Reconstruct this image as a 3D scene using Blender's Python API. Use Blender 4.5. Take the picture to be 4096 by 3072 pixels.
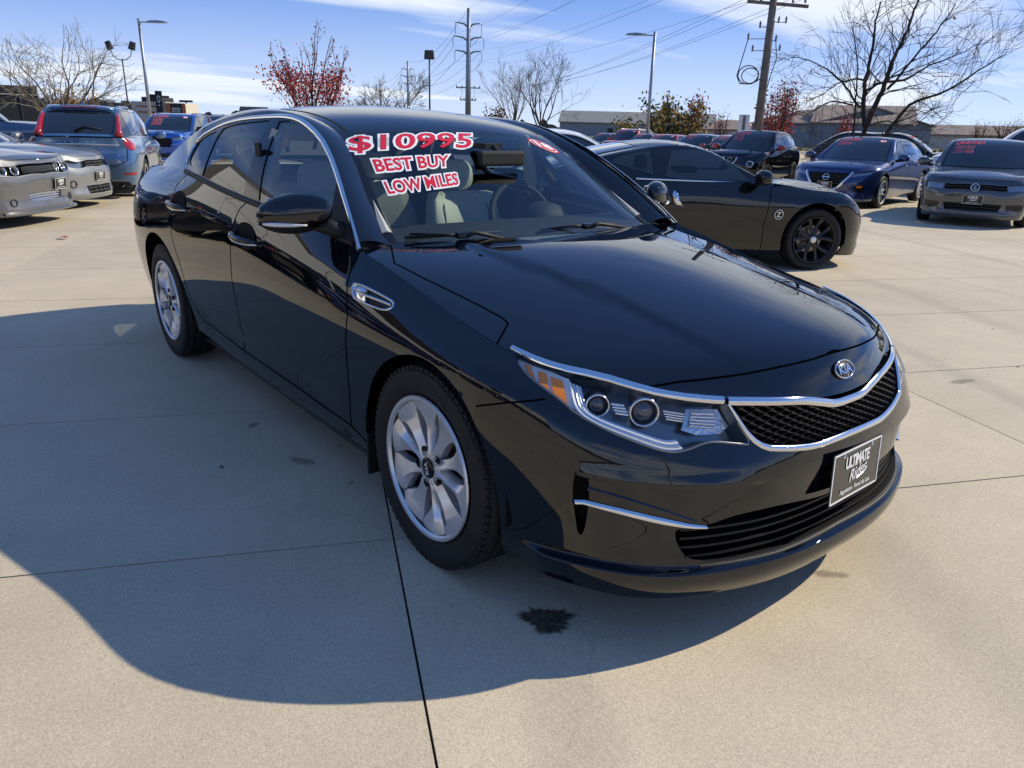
import bpy, bmesh, math, random
import numpy as np
from mathutils import Vector, Matrix
from mathutils.geometry import delaunay_2d_cdt
for _o in list(bpy.data.objects): bpy.data.objects.remove(_o, do_unlink=True)
SC=bpy.context.scene; COL=SC.collection
# ---------------------------------------------------------------- camera
cam=bpy.data.cameras.new('camera'); CAM=bpy.data.objects.new('camera',cam); COL.objects.link(CAM)
def _cam():
    x,y,z,yaw,pitch,roll,f=1.84557586,-2.03517124,1.34749404,2.46527678,.327233098,-.0267666616,3045.25
    fw=Vector((math.cos(pitch)*math.cos(yaw),math.cos(pitch)*math.sin(yaw),-math.sin(pitch)))
    r=fw.cross(Vector((0,0,1))).normalized(); d=fw.cross(r)
    c,s=math.cos(roll),math.sin(roll); r2=c*r+s*d; d2=-s*r+c*d
    CAM.matrix_world=Matrix(((r2.x,-d2.x,-fw.x,x),(r2.y,-d2.y,-fw.y,y),(r2.z,-d2.z,-fw.z,z),(0,0,0,1)))
    cam.sensor_width=36; cam.lens=36*f/4096; cam.clip_start=.05; cam.clip_end=6000
_cam(); SC.camera=CAM
# ---------------------------------------------------------------- light
SUN_K=(-.45,-1.26)             # shadow offset per metre of height (x,y)
_sd=Vector((-SUN_K[0],-SUN_K[1],1.0)).normalized()
SUN_EL=math.asin(_sd.z); SUN_AZ=math.atan2(_sd.y,_sd.x)
W=bpy.data.worlds.new('World'); SC.world=W; W.use_nodes=True
def _world():
    nt=W.node_tree; N=nt.nodes; L=nt.links; N.clear()
    out=N.new('ShaderNodeOutputWorld'); bg=N.new('ShaderNodeBackground'); sky=N.new('ShaderNodeTexSky')
    sky.sky_type='NISHITA'; sky.sun_disc=False; sky.sun_elevation=SUN_EL; sky.sun_rotation=math.pi/2-SUN_AZ
    sky.altitude=250; sky.air_density=.6; sky.dust_density=0.0; sky.ozone_density=4.0
    bg.inputs['Strength'].default_value=.085
    # soft cloud banks: noise on a flat cloud deck, stretched along the wind, plus pale haze low down
    tc=N.new('ShaderNodeTexCoord'); sep=N.new('ShaderNodeSeparateXYZ'); L.new(tc.outputs['Generated'],sep.inputs[0])
    def mth(op,a,b):
        q=N.new('ShaderNodeMath'); q.operation=op
        for k,v in enumerate((a,b)):
            if isinstance(v,(int,float)): q.inputs[k].default_value=v
            else: L.new(v,q.inputs[k])
        return q.outputs[0]
    zm=mth('MAXIMUM',mth('ADD',sep.outputs['Z'],.07),.015)
    cb=N.new('ShaderNodeCombineXYZ'); L.new(mth('DIVIDE',sep.outputs['X'],zm),cb.inputs[0]); L.new(mth('DIVIDE',sep.outputs['Y'],zm),cb.inputs[1])
    mp=N.new('ShaderNodeMapping'); mp.inputs['Rotation'].default_value=(0,0,math.radians(CLOUD_ROT)); mp.inputs['Scale'].default_value=CLOUD_SC; mp.inputs['Location'].default_value=CLOUD_LOC
    L.new(cb.outputs[0],mp.inputs[0])
    n1=N.new('ShaderNodeTexNoise'); n1.inputs['Scale'].default_value=1.0; n1.inputs['Detail'].default_value=10; n1.inputs['Roughness'].default_value=.52; n1.inputs['Distortion'].default_value=.35
    L.new(mp.outputs[0],n1.inputs['Vector'])
    cr=N.new('ShaderNodeMapRange'); cr.interpolation_type='SMOOTHSTEP'; cr.inputs['From Min'].default_value=.45; cr.inputs['From Max'].default_value=.63; cr.inputs['To Max'].default_value=.94; L.new(n1.outputs['Fac'],cr.inputs['Value'])
    hz=N.new('ShaderNodeMapRange'); hz.interpolation_type='SMOOTHSTEP'; hz.inputs['From Min'].default_value=.19; hz.inputs['From Max'].default_value=-.03; hz.inputs['To Max'].default_value=.62; L.new(sep.outputs['Z'],hz.inputs['Value'])
    up=N.new('ShaderNodeMapRange'); up.interpolation_type='SMOOTHSTEP'; up.inputs['From Min'].default_value=.50; up.inputs['From Max'].default_value=.22; L.new(sep.outputs['Z'],up.inputs['Value'])   # it clears overhead
    fac=mth('MAXIMUM',mth('MULTIPLY',cr.outputs[0],up.outputs[0]),hz.outputs[0])
    mx=N.new('ShaderNodeMixRGB'); mx.inputs['Color2'].default_value=(6.3,6.7,7.3,1)
    tint=N.new('ShaderNodeMixRGB'); tint.blend_type='MULTIPLY'; tint.inputs['Fac'].default_value=1; tint.inputs['Color2'].default_value=(.315,.378,.525,1); L.new(sky.outputs[0],tint.inputs['Color1'])
    air=N.new('ShaderNodeMixRGB'); air.blend_type='ADD'; air.inputs['Fac'].default_value=1; air.inputs['Color2'].default_value=(.58,1.26,2.95,1); L.new(tint.outputs[0],air.inputs['Color1'])
    L.new(fac,mx.inputs['Fac']); L.new(air.outputs[0],mx.inputs['Color1'])
    L.new(mx.outputs[0],bg.inputs['Color']); L.new(bg.outputs[0],out.inputs['Surface'])
CLOUD_LOC=(5.5,4.4,0); CLOUD_ROT=-50; CLOUD_SC=(.40,.20,1)
_world()
sun=bpy.data.lights.new('sun','SUN'); sun.energy=2.85; sun.angle=math.radians(.53); sun.color=(1.0,.915,.70)
SUN=bpy.data.objects.new('sun',sun); COL.objects.link(SUN); SUN.rotation_euler=(-_sd).to_track_quat('-Z','Y').to_euler(); SUN.location=(10,30,40)
SC.view_settings.view_transform='Standard'; SC.view_settings.look='None'; SC.view_settings.exposure=.78; SC.view_settings.gamma=1.0
SC.render.engine='CYCLES'
SC.cycles.use_denoising=True; SC.cycles.max_bounces=10; SC.cycles.glossy_bounces=6; SC.cycles.transmission_bounces=8; SC.cycles.transparent_max_bounces=16
SC.cycles.caustics_reflective=False; SC.cycles.caustics_refractive=False; SC.cycles.sample_clamp_indirect=6
random.seed(7); RNG=np.random.default_rng(7)
# ---------------------------------------------------------------- spline surfaces
import numpy as np
_SPL={}
def spl(t, x):
    """cardinal natural-cubic basis: rows of weights for data at knots t, evaluated at x"""
    t=np.asarray(t,float); x=np.asarray(x,float).ravel(); n=len(t); h=np.diff(t)
    if n==2:
        w=(x-t[0])/h[0]; return np.stack([1-w,w],1)
    key=t.tobytes(); M=_SPL.get(key)
    if M is None:
        A=np.zeros((n,n)); R=np.zeros((n,n)); A[0,0]=A[-1,-1]=1
        for i in range(1,n-1):
            A[i,i-1]=h[i-1]; A[i,i]=2*(h[i-1]+h[i]); A[i,i+1]=h[i]
            R[i,i-1]=6/h[i-1]; R[i,i]=-6/h[i-1]-6/h[i]; R[i,i+1]=6/h[i]
        M=_SPL[key]=np.linalg.solve(A,R)
    k=np.clip(np.searchsorted(t,x,side='right')-1,0,n-2)
    a=(t[k+1]-x)/h[k]; b=(x-t[k])/h[k]
    B=np.zeros((len(x),n)); j=np.arange(len(x))
    B[j,k]+=a; B[j,k+1]+=b
    c=((a**3-a)*h[k]**2/6)[:,None]; d=((b**3-b)*h[k]**2/6)[:,None]
    lo=x<t[0]; hi=x>t[-1]
    c[lo|hi]=0; d[lo|hi]=0
    return B+c*M[k]+d*M[k+1]
class Curve:
    def __init__(s,pts,t=None):
        s.p=np.asarray(pts,float)
        s.t=np.concatenate([[0],np.cumsum(np.linalg.norm(np.diff(s.p,axis=0),axis=1))]) if t is None else np.asarray(t,float)
    def __call__(s,t): return spl(s.t,t)@s.p
def poly_eval(pts,t):
    """piecewise-linear by normalised length"""
    p=np.asarray(pts,float); d=np.concatenate([[0],np.cumsum(np.linalg.norm(np.diff(p,axis=0),axis=1))]); d/=d[-1]
    return np.stack([np.interp(t,d,p[:,i]) for i in range(p.shape[1])],-1)
class Surf:
    """f(u,v)->P ; numeric normals, sgn makes them point outwards"""
    def __init__(s,f,sgn=1.0,e=2e-3): s.f=f; s.sgn=sgn; s.e=e
    def P(s,uv): uv=np.atleast_2d(np.asarray(uv,float)); return s.f(uv[:,0],uv[:,1])
    def N(s,uv):
        uv=np.atleast_2d(np.asarray(uv,float)); e=s.e
        du=s.f(uv[:,0]+e,uv[:,1])-s.f(uv[:,0]-e,uv[:,1]); dv=s.f(uv[:,0],uv[:,1]+e)-s.f(uv[:,0],uv[:,1]-e)
        n=np.cross(du,dv); l=np.linalg.norm(n,axis=1,keepdims=True); return s.sgn*n/np.maximum(l,1e-12)
def net_surf(rows, disp=None):
    """rows (R,C,3) half net, column 0 on the centre line at the front (y=0), y>=0 = half width.
    u>0 is the car's right side (y negative)"""
    G=np.asarray(rows,float); R,Cn,_=G.shape
    du=np.linalg.norm(np.diff(G,axis=1),axis=2).mean(0); dv=np.linalg.norm(np.diff(G,axis=0),axis=2).mean(1)
    tu=np.concatenate([[0],np.cumsum(du)]); tv=np.concatenate([[0],np.cumsum(dv)])
    right=G*np.array([1,-1,1]); left=G[:,:0:-1]
    F=np.concatenate([left,right],1); t=np.concatenate([-tu[:0:-1],tu])
    def f(u,v):
        P=(spl(tv,v)[:,:,None]*np.tensordot(spl(t,u),F,axes=(1,1))).sum(1)
        if disp is not None: P=P+disp(u,v,P)
        return P
    s=Surf(f); s.tu=tu; s.tv=tv
    return s
def loft_surf(edge, centre, p=2.0, px=None):
    """top surface between the right edge curve (y half width) and the centre curve, w in [-1,1] (w>0 right side)"""
    E=np.asarray(edge,float); Cc=np.asarray(centre,float)
    d=np.linalg.norm(np.diff((E+Cc)/2,axis=0),axis=1); t=np.concatenate([[0],np.cumsum(d)])
    def f(s_,w):
        B=spl(t,s_); e=B@E; c=B@Cc; w=np.asarray(w,float)
        k=1-np.sqrt(w*w+1e-6)**p
        kx=k if px is None else 1-np.sqrt(w*w+1e-6)**px
        x=e[:,0]+(c[:,0]-e[:,0])*kx; z=e[:,2]+(c[:,2]-e[:,2])*k
        return np.stack([x,-e[:,1]*w,z],1)
    s=Surf(f); s.t=t; s.E=E
    return s
def ruled_surf(A,B,n=None,bulge=0.0,bdir=(0,-1,0)):
    """between curve A (v=0) and curve B (v=1), common parameter 0..1; barrel bulge along bdir (right side coordinates)"""
    A=Curve(A);B=Curve(B); bd=np.asarray(bdir,float)
    def f(u,v):
        a=A(np.asarray(u)*A.t[-1]); b=B(np.asarray(u)*B.t[-1]); v=np.asarray(v,float)[:,None]
        return a+(b-a)*v+bd*(4*v*(1-v)*bulge)
    return Surf(f)
# ---------------------------------------------------------------- sedan body surfaces (x forward, front axle x=0, right side y<0)
KIA_C=dict(WB=2.805,TR=.335,HUB=.328)
_r=[ # rows bottom -> top ; columns front centre -> rear centre (x, half width, z)
 [(.862,0,.155),(.850,.25,.155),(.800,.45,.158),(.712,.62,.162),(.560,.742,.168),(.320,.820,.170),(0,.825,.17),(-.45,.820,.170),(-1.45,.800,.165),(-2.3,.805,.170),(-2.8,.825,.18),(-3.3,.800,.21),(-3.66,.70,.23),(-3.80,.45,.235),(-3.84,0,.235)],
 [(.892,0,.212),(.878,.25,.212),(.830,.45,.214),(.745,.62,.217),(.590,.752,.220),(.350,.845,.220),(0,.862,.22),(-.45,.860,.222),(-1.45,.850,.215),(-2.3,.855,.222),(-2.8,.868,.23),(-3.3,.835,.27),(-3.71,.72,.29),(-3.855,.45,.30),(-3.89,0,.30)],
 [(.878,0,.275),(.864,.25,.275),(.818,.45,.277),(.736,.62,.280),(.590,.758,.285),(.365,.860,.292),(0,.884,.305),(-.45,.884,.310),(-1.45,.878,.305),(-2.3,.884,.310),(-2.8,.893,.32),(-3.3,.860,.35),(-3.74,.73,.37),(-3.88,.45,.38),(-3.915,0,.38)],
 [(.872,0,.375),(.858,.25,.375),(.815,.45,.377),(.738,.62,.381),(.605,.765,.390),(.375,.873,.405),(0,.898,.43),(-.45,.900,.440),(-1.45,.900,.440),(-2.3,.908,.450),(-2.8,.913,.46),(-3.3,.880,.48),(-3.76,.74,.49),(-3.90,.45,.50),(-3.935,0,.50)],
 [(.884,0,.480),(.868,.25,.480),(.824,.45,.484),(.744,.62,.492),(.612,.770,.507),(.383,.880,.530),(0,.908,.56),(-.45,.913,.575),(-1.45,.918,.580),(-2.3,.925,.590),(-2.8,.925,.60),(-3.3,.895,.62),(-3.76,.745,.63),(-3.90,.45,.64),(-3.93,0,.64)],
 [(.872,0,.548),(.853,.25,.551),(.800,.45,.559),(.718,.62,.578),(.590,.765,.608),(.383,.877,.650),(0,.910,.68),(-.45,.918,.700),(-1.45,.926,.720),(-2.3,.930,.740),(-2.8,.928,.75),(-3.3,.895,.76),(-3.74,.74,.77),(-3.865,.45,.78),(-3.89,0,.78)],
 [(.858,0,.600),(.836,.25,.604),(.775,.448,.618),(.680,.612,.648),(.545,.750,.676),(.360,.858,.707),(0,.886,.752),(-.45,.892,.815),(-1.45,.919,.880),(-2.3,.914,.922),(-2.8,.900,.93),(-3.3,.855,.93),(-3.73,.72,.91),(-3.86,.45,.91),(-3.885,0,.91)],
 [(.842,0,.655),(.820,.25,.663),(.738,.445,.692),(.610,.602,.719),(.470,.724,.736),(.315,.788,.760),(0,.805,.820),(-.45,.818,.920),(-1.45,.876,1.020),(-2.3,.850,1.078),(-2.8,.795,1.085),(-3.3,.73,1.06),(-3.75,.64,1.035),(-3.88,.42,1.03),(-3.905,0,1.03)],
]
KIA_SHELL=net_surf(_r)
_ki=np.array(_r)[-1]
# hood: edge follows the shell's top row from the grille corner to the cowl
_he=[_ki[2],_ki[3],_ki[4],_ki[5],_ki[6],(-.30,.812,.880),(-.62,.822,.936)]
_hc=[(.842,0,.655),(.822,0,.700),(.772,0,.760),(.62,0,.812),(.25,0,.884),(-.15,0,.938),(-.50,0,.951)]
KIA_HOOD=loft_surf(_he,_hc,p=1.75,px=2.0)
_ge=[(-.56,.685,.935),(-.85,.625,1.118),(-1.16,.560,1.292),(-1.42,.548,1.356),(-1.9,.545,1.386),(-2.3,.55,1.364),(-2.65,.57,1.295),(-3.0,.605,1.185),(-3.32,.64,1.08)]
_gc=[(-.44,0,.93),(-.77,0,1.135),(-1.10,0,1.318),(-1.40,0,1.388),(-1.9,0,1.425),(-2.3,0,1.410),(-2.68,0,1.348),(-3.06,0,1.235),(-3.42,0,1.085)]
KIA_TOP=loft_surf(_ge,_gc,p=2.2)
# side glass: belt (shell top row) -> drip
_belt=[(-.45,-.812,.936),(-.95,-.848,.982),(-1.45,-.876,1.020),(-1.9,-.872,1.052),(-2.3,-.850,1.078),(-2.8,-.795,1.085),(-3.1,-.755,1.074)]
_bx=Curve(np.array(_belt)[::-1][:,1:],t=np.array(_belt)[::-1][:,0])
def kia_side(x,z):
    b=_bx(x); dz=np.asarray(z,float)-b[:,1]; q=np.maximum(dz,-.03)
    return np.stack([x,b[:,0]+.44*q+.74*q*np.abs(q),z],1)
KIA_SIDE=Surf(lambda u,v:kia_side(u,v))
_dxz=[(-.55,.950),(-.88,1.172),(-1.22,1.310),(-1.5,1.362),(-2.0,1.362),(-2.35,1.312),(-2.62,1.235),(-2.9,1.148),(-3.10,1.082)]
_drip=[tuple(kia_side(np.array([a]),np.array([b]))[0]) for a,b in _dxz]
KIA_PILLAR=ruled_surf(_drip,[(a,-b,c) for a,b,c in _ge],bulge=.016,bdir=(0,-.6,.8))
KD={'lamp':[(1.1058,0.763),(0.9986,0.7712),(0.9053,0.7708),(0.7749,0.7513),(0.6526,0.7226),(0.5772,0.7204),(0.4983,0.7267),(0.4523,0.73),(0.4325,0.663),(0.4012,0.555),(0.4515,0.566),(0.5108,0.574),(0.5473,0.5621),(0.5849,0.536),(0.6204,0.5204),(0.6511,0.5155),(0.7255,0.5351),(0.8011,0.5558),(0.8763,0.5884),(0.9152,0.6301),(0.9618,0.6629),(1.0203,0.6913),(1.0669,0.7232)],'lampchrome':[(1.1219,0.7731),(1.0007,0.7891),(0.9013,0.7886),(0.7696,0.7669),(0.6472,0.7373),(0.573,0.734),(0.4953,0.7396),(0.4567,0.7443)],'drl':[(0.8613,0.7184),(0.8714,0.6176),(0.8345,0.5793),(0.7336,0.5527),(0.6467,0.5279),(0.6066,0.5413)],'drl2':[(0.8472,0.7183),(0.8519,0.6319),(0.8209,0.5965),(0.7205,0.5703),(0.6391,0.5441)],'amber1':[(1.0525,0.7401),(1.0205,0.7397),(0.9924,0.6934),(1.0214,0.706)],'amber2':[(0.9896,0.7317),(0.952,0.7319),(0.9456,0.6604),(0.9765,0.6784)],'amber3':[(0.9381,0.7265),(0.8931,0.7214),(0.8963,0.6207),(0.9319,0.6405)],'amberpod':[(1.0892,0.7495),(0.9688,0.758),(0.8661,0.7392),(0.8766,0.6134),(0.9152,0.6301),(0.9618,0.6629),(1.0203,0.6913),(1.0669,0.7232)],'proj1':[(0.8019,0.6657)],'proj2':[(0.675,0.6707)],'refl':[(0.5508,0.7051),(0.4634,0.7146),(0.4412,0.6455),(0.4699,0.6129),(0.5419,0.6007),(0.5839,0.6173)],'grille_top':[(0.4467,0.731),(0.356,0.7453),(0.2197,0.7559),(0.1379,0.725),(0.0742,0.6905),(0.0442,0.6848)],'grille_bot':[(0.3869,0.55),(0.2756,0.5206),(0.1726,0.5015),(0.1175,0.5067),(0.058,0.5092)],'lowg_top':[(0.529,0.2502),(0.4365,0.2808),(0.2928,0.2852),(0.0851,0.253)],'lowg_bot':[(0.6143,0.2493),(0.5863,0.1753),(0.5617,0.1385),(0.5334,0.1258),(0.3903,0.1297),(0.237,0.1312),(0.0744,0.1409),(-0.0769,0.1608)],'vent':[(0.8983,0.396),(0.8657,0.3916),(0.8599,0.2839),(0.8566,0.2103),(0.8666,0.188),(0.8811,0.2178),(0.8954,0.3009)],'blade':[(0.8944,0.3081),(0.8339,0.3036),(0.7563,0.2936),(0.6459,0.2695),(0.5806,0.2544),(0.5328,0.2478)],'crease_up':[(0.8657,0.3916),(0.7886,0.3895),(0.6871,0.3864),(0.5784,0.3812),(0.4572,0.3766),(0.3382,0.3665)],'crease_mid':[(0.867,0.3495),(0.7865,0.3384),(0.6798,0.3094),(0.562,0.265)],'bumpseam':[(1.184,0.4739),(1.1185,0.5085),(1.0536,0.5507),(0.9616,0.6148)],'arch_f':[(2.036,-0.0812),(1.8504,0.1204),(1.8173,0.2184),(1.7767,0.3073),(1.7156,0.3927),(1.6329,0.457),(1.5539,0.5011),(1.4749,0.5325),(1.4008,0.543),(1.3301,0.53),(1.2731,0.5034),(1.2198,0.4642),(1.1551,0.3907),(1.1161,0.3134),(1.0969,0.1988),(1.094,0.0617)],'arch_r':[(4.271,0.4753),(4.1263,0.5008),(3.9712,0.4881),(3.8567,0.4324),(3.7855,0.3723),(3.7363,0.2985),(3.7382,0.2103),(3.7338,0.1407)],'door_f':[(1.9514,0.6944),(1.9227,0.6447),(1.883,0.5459),(1.9092,0.3908),(1.9238,0.2652),(1.9562,0.1418)],'door_b':[(2.8661,0.7398),(2.9067,0.7121),(2.9347,0.6549),(2.9567,0.6001),(2.9708,0.5495),(2.9863,0.4763),(2.9804,0.3553),(3.0154,0.2328),(3.0614,0.1546)],'door_r':[(3.7309,0.7514),(3.8445,0.6885),(3.843,0.6402),(3.8484,0.5767),(3.8555,0.5181),(3.7736,0.4291),(3.7363,0.2985),(3.6976,0.2255),(3.6161,0.1787)],'door_low':[(3.6161,0.1787),(3.3338,0.1662),(3.0589,0.1573),(2.4084,0.1514),(2.1734,0.1453),(1.9562,0.1418),(1.8559,0.1155)],'handle_r':[(3.7071,0.6288)],'handle_f':[(2.7846,0.6288)],'handle_rp':[(3.8649,0.6302),(3.5796,0.6293)],'handle_fp':[(2.9253,0.6291),(2.658,0.6284)],'fvent':[(1.8873,0.6497),(1.8772,0.6571),(1.7959,0.6633),(1.6978,0.6697),(1.6534,0.6707),(1.6436,0.6507),(1.6801,0.6279),(1.7563,0.6164),(1.8408,0.6105),(1.8638,0.6111)],'hoodcut':[(0.1464,0.9212),(0.1649,0.7839),(0.1844,0.6086),(0.2056,0.3279),(0.2168,0.0937),(0.2224,-0.045)],'hoodseam':[(0.483,0.9584),(0.6103,0.8888),(0.6509,0.8807),(0.7513,0.8904),(1.0352,0.9273),(1.1323,0.933),(1.2032,0.9391),(1.3114,0.8809),(1.3964,0.8321)],'hoodrear':[(1.3964,0.8321),(1.3897,0.6361),(1.3357,0.4477),(1.2926,0.2344),(1.2732,-0.0314),(1.2857,-0.3985),(1.3174,-0.6213)],'win_f':[(-1.5217,1.3395),(-1.4293,1.3462),(-1.2922,1.3282),(-1.1488,1.2893),(-1.0151,1.2406),(-0.9115,1.1908),(-0.8053,1.1265),(-0.7413,1.028),(-0.7205,0.9671),(-1.3121,1.0281)],'win_r':[(-2.1046,1.2915),(-2.0433,1.3096),(-1.9066,1.3269),(-1.6227,1.3423),(-1.463,1.0365),(-2.0408,1.083),(-2.0622,1.162)],'win_q':[(-2.346,1.2445),(-2.1515,1.2866),(-2.1365,1.1042),(-2.3125,1.1142),(-2.3657,1.152)],'chrome':[(-2.3676,1.1194),(-2.3893,1.151),(-2.3832,1.2083),(-2.3484,1.2526),(-2.1674,1.306),(-2.0743,1.3246),(-1.9051,1.3464),(-1.606,1.3602),(-1.4518,1.3596),(-1.3121,1.3411),(-1.1086,1.286),(-0.9584,1.2216),(-0.8197,1.1459),(-0.685,1.0586),(-0.5919,0.9922),(-0.5171,0.9321)],'sail':[(-0.793,1.1215),(-0.5278,0.9335),(-0.69,0.9534),(-0.7491,1.0215)],'ws':[(0.0266,0.9557),(2.5305,-0.5388),(0.744,-1.2027)],'price':[(0.5763,1.0072),(0.709,0.9503),(0.7058,-0.0638),(0.562,0.1108)],'best':[(0.4429,0.8832),(0.5214,0.8791),(0.5278,0.3286),(0.4556,0.3805)],'low':[(0.3023,0.872),(0.3766,0.8705),(0.4084,0.3575),(0.3392,0.3943)],'year':[(0.6252,-0.7412),(0.6584,-0.6194),(0.5938,-0.8628)],'wstop':[(0.7535,0.9763),(0.7601,0.6153),(0.7273,0.0997),(0.7118,-0.4084),(0.6984,-0.9187)],'wsbase':[(0.0221,0.9654),(0.0084,0.4853),(0.018,-0.2082),(-0.0219,-0.8704)],'mirror':[(0.5153,0.0678)]}
import math
CREASE_S=(.39,.54,.77,.98,1.23,1.45); CREASE_W=(.45,.445,.465,.51,.53,.54)
# power creases of the bonnet: two soft ridges running back from the nose
_hf0=KIA_HOOD.f
def _hoodf(s_,w):
    P=_hf0(s_,w); a=np.abs(np.asarray(w,float)); s_=np.asarray(s_,float)
    wc=np.interp(s_,CREASE_S,CREASE_W)
    q=np.clip((a-(wc-.015))/.075,0,1); q=q*q*(3-2*q)
    fade=np.clip((s_-.12)/.35,0,1); fade=fade*fade*(3-2*fade)
    P=P.copy(); P[:,2]+=.0085*(1-q)*fade
    return P
KIA_HOOD.f=_hoodf

def _ss(a,b,x):
    t=np.clip((x-a)/(b-a),0,1); return t*t*(3-2*t)
_sf0=KIA_SHELL.f
def _shellf(u,v):
    P=_sf0(u,v); u=np.asarray(u,float); v=np.asarray(v,float); a=np.abs(u)
    win=_ss(.34,.55,a)*(1-_ss(.884,.897,a))
    d=-.024*win*_ss(.394,.380,v)*np.clip((v-.15)/.238,0,1)          # pocket under the bumper ridge
    d+=.006*win*np.exp(-((v-.402)/.020)**2)
    d+=(.017+.012*_ss(.45,.75,a))*_ss(.120,.104,v)*(1-_ss(.93,1.05,a))                     # protruding lip with a flat top
    sw=_ss(1.3,1.9,a)*(1-_ss(4.9,5.2,a))
    d+=.0055*sw*np.exp(-np.abs(v-.640)/.022)                          # shoulder line through the handles
    d-=.012*_ss(1.95,2.3,a)*(1-_ss(3.5,3.75,a))*np.exp(-((v-.205)/.045)**2)   # hollow above the sill
    ph=np.clip(a/1.09,0,1)*math.radians(84); ph=np.where(a>1.09,math.pi/2,ph)
    P=P.copy(); P[:,0]+=d*np.cos(ph); P[:,1]-=d*np.sin(ph)*np.sign(u)
    return P
KIA_SHELL.f=_shellf
# ---------------------------------------------------------------- materials
MATS={}
def _nt(m): return m.node_tree.nodes, m.node_tree.links
def mat(name,col=(.5,.5,.5),rough=.5,metal=0,spec=.5,coat=0,coat_r=.03,trans=0,ior=1.45,emit=None,alpha=1,noise=None,bump=None):
    """noise=(scale,amount) varies the colour, bump=(scale,strength) the relief"""
    if name in MATS: return MATS[name]
    m=bpy.data.materials.new(name); m.use_nodes=True; N,L=_nt(m); b=N['Principled BSDF']
    b.inputs['Base Color'].default_value=(*col,1); b.inputs['Roughness'].default_value=rough; b.inputs['Metallic'].default_value=metal
    b.inputs['Specular IOR Level'].default_value=spec; b.inputs['Coat Weight'].default_value=coat; b.inputs['Coat Roughness'].default_value=coat_r
    b.inputs['Transmission Weight'].default_value=trans; b.inputs['IOR'].default_value=ior; b.inputs['Alpha'].default_value=alpha
    if emit: b.inputs['Emission Color'].default_value=(*emit[:3],1); b.inputs['Emission Strength'].default_value=emit[3]
    if noise or bump:
        tc=N.new('ShaderNodeTexCoord')
    if noise:
        n=N.new('ShaderNodeTexNoise'); n.inputs['Scale'].default_value=noise[0]; n.inputs['Detail'].default_value=6; L.new(tc.outputs['Object'],n.inputs['Vector'])
        mx=N.new('ShaderNodeMixRGB'); mx.blend_type='MULTIPLY'; mx.inputs['Fac'].default_value=1; mx.inputs['Color1'].default_value=(*col,1)
        r=N.new('ShaderNodeMapRange'); r.inputs['From Min'].default_value=.3; r.inputs['From Max'].default_value=.7; r.inputs['To Min'].default_value=1-noise[1]; r.inputs['To Max'].default_value=1+noise[1]
        L.new(n.outputs['Fac'],r.inputs['Value']); L.new(r.outputs[0],mx.inputs['Color2']); L.new(mx.outputs[0],b.inputs['Base Color'])
    if bump:
        n2=N.new('ShaderNodeTexNoise'); n2.inputs['Scale'].default_value=bump[0]; n2.inputs['Detail'].default_value=4; L.new(tc.outputs['Object'],n2.inputs['Vector'])
        bp=N.new('ShaderNodeBump'); bp.inputs['Strength'].default_value=bump[1]; bp.inputs['Distance'].default_value=.01; L.new(n2.outputs['Fac'],bp.inputs['Height']); L.new(bp.outputs[0],b.inputs['Normal'])
    MATS[name]=m; return m
def paint(name,col,metal=0.0,rough=.25,flake=0.0):
    m=mat(name,col,rough,metal,.5 if metal>0 else 0.0,1.0,.012)
    if not m.get('done'):
        m['done']=1; N,L=_nt(m); b=N['Principled BSDF']; b.inputs['Coat IOR'].default_value=1.62
        # faint dust film and swirl in the clear coat
        tc=N.new('ShaderNodeTexCoord'); n=N.new('ShaderNodeTexNoise'); n.inputs['Scale'].default_value=3.0; n.inputs['Detail'].default_value=8; L.new(tc.outputs['Object'],n.inputs['Vector'])
        r=N.new('ShaderNodeMapRange'); r.inputs['From Min'].default_value=.35; r.inputs['From Max'].default_value=.75; r.inputs['To Min'].default_value=.0; r.inputs['To Max'].default_value=.022
        L.new(n.outputs['Fac'],r.inputs['Value']); L.new(r.outputs[0],b.inputs['Coat Roughness'])
    return m
def glass(name,col=(.9,.95,.93),tint=.75,ior=1.62):
    """thin car glass: mirror + tinted see-through (single sheets, no refraction)"""
    if name in MATS: return MATS[name]
    m=bpy.data.materials.new(name); m.use_nodes=True; N,L=_nt(m); N.clear()
    out=N.new('ShaderNodeOutputMaterial'); tr=N.new('ShaderNodeBsdfTransparent'); gl=N.new('ShaderNodeBsdfGlossy'); mx=N.new('ShaderNodeMixShader'); fr=N.new('ShaderNodeFresnel')
    tr.inputs[0].default_value=(col[0]*tint,col[1]*tint,col[2]*tint,1); gl.inputs['Roughness'].default_value=.004; fr.inputs['IOR'].default_value=ior
    geo=N.new('ShaderNodeNewGeometry'); inv=N.new('ShaderNodeMath'); inv.operation='MULTIPLY'
    s=N.new('ShaderNodeMath'); s.operation='SUBTRACT'; s.inputs[0].default_value=1.0; L.new(geo.outputs['Backfacing'],s.inputs[1])
    L.new(fr.outputs[0],inv.inputs[0]); L.new(s.outputs[0],inv.inputs[1])
    L.new(inv.outputs[0],mx.inputs[0]); L.new(tr.outputs[0],mx.inputs[1]); L.new(gl.outputs[0],mx.inputs[2]); L.new(mx.outputs[0],out.inputs[0])
    MATS[name]=m; return m
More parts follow.
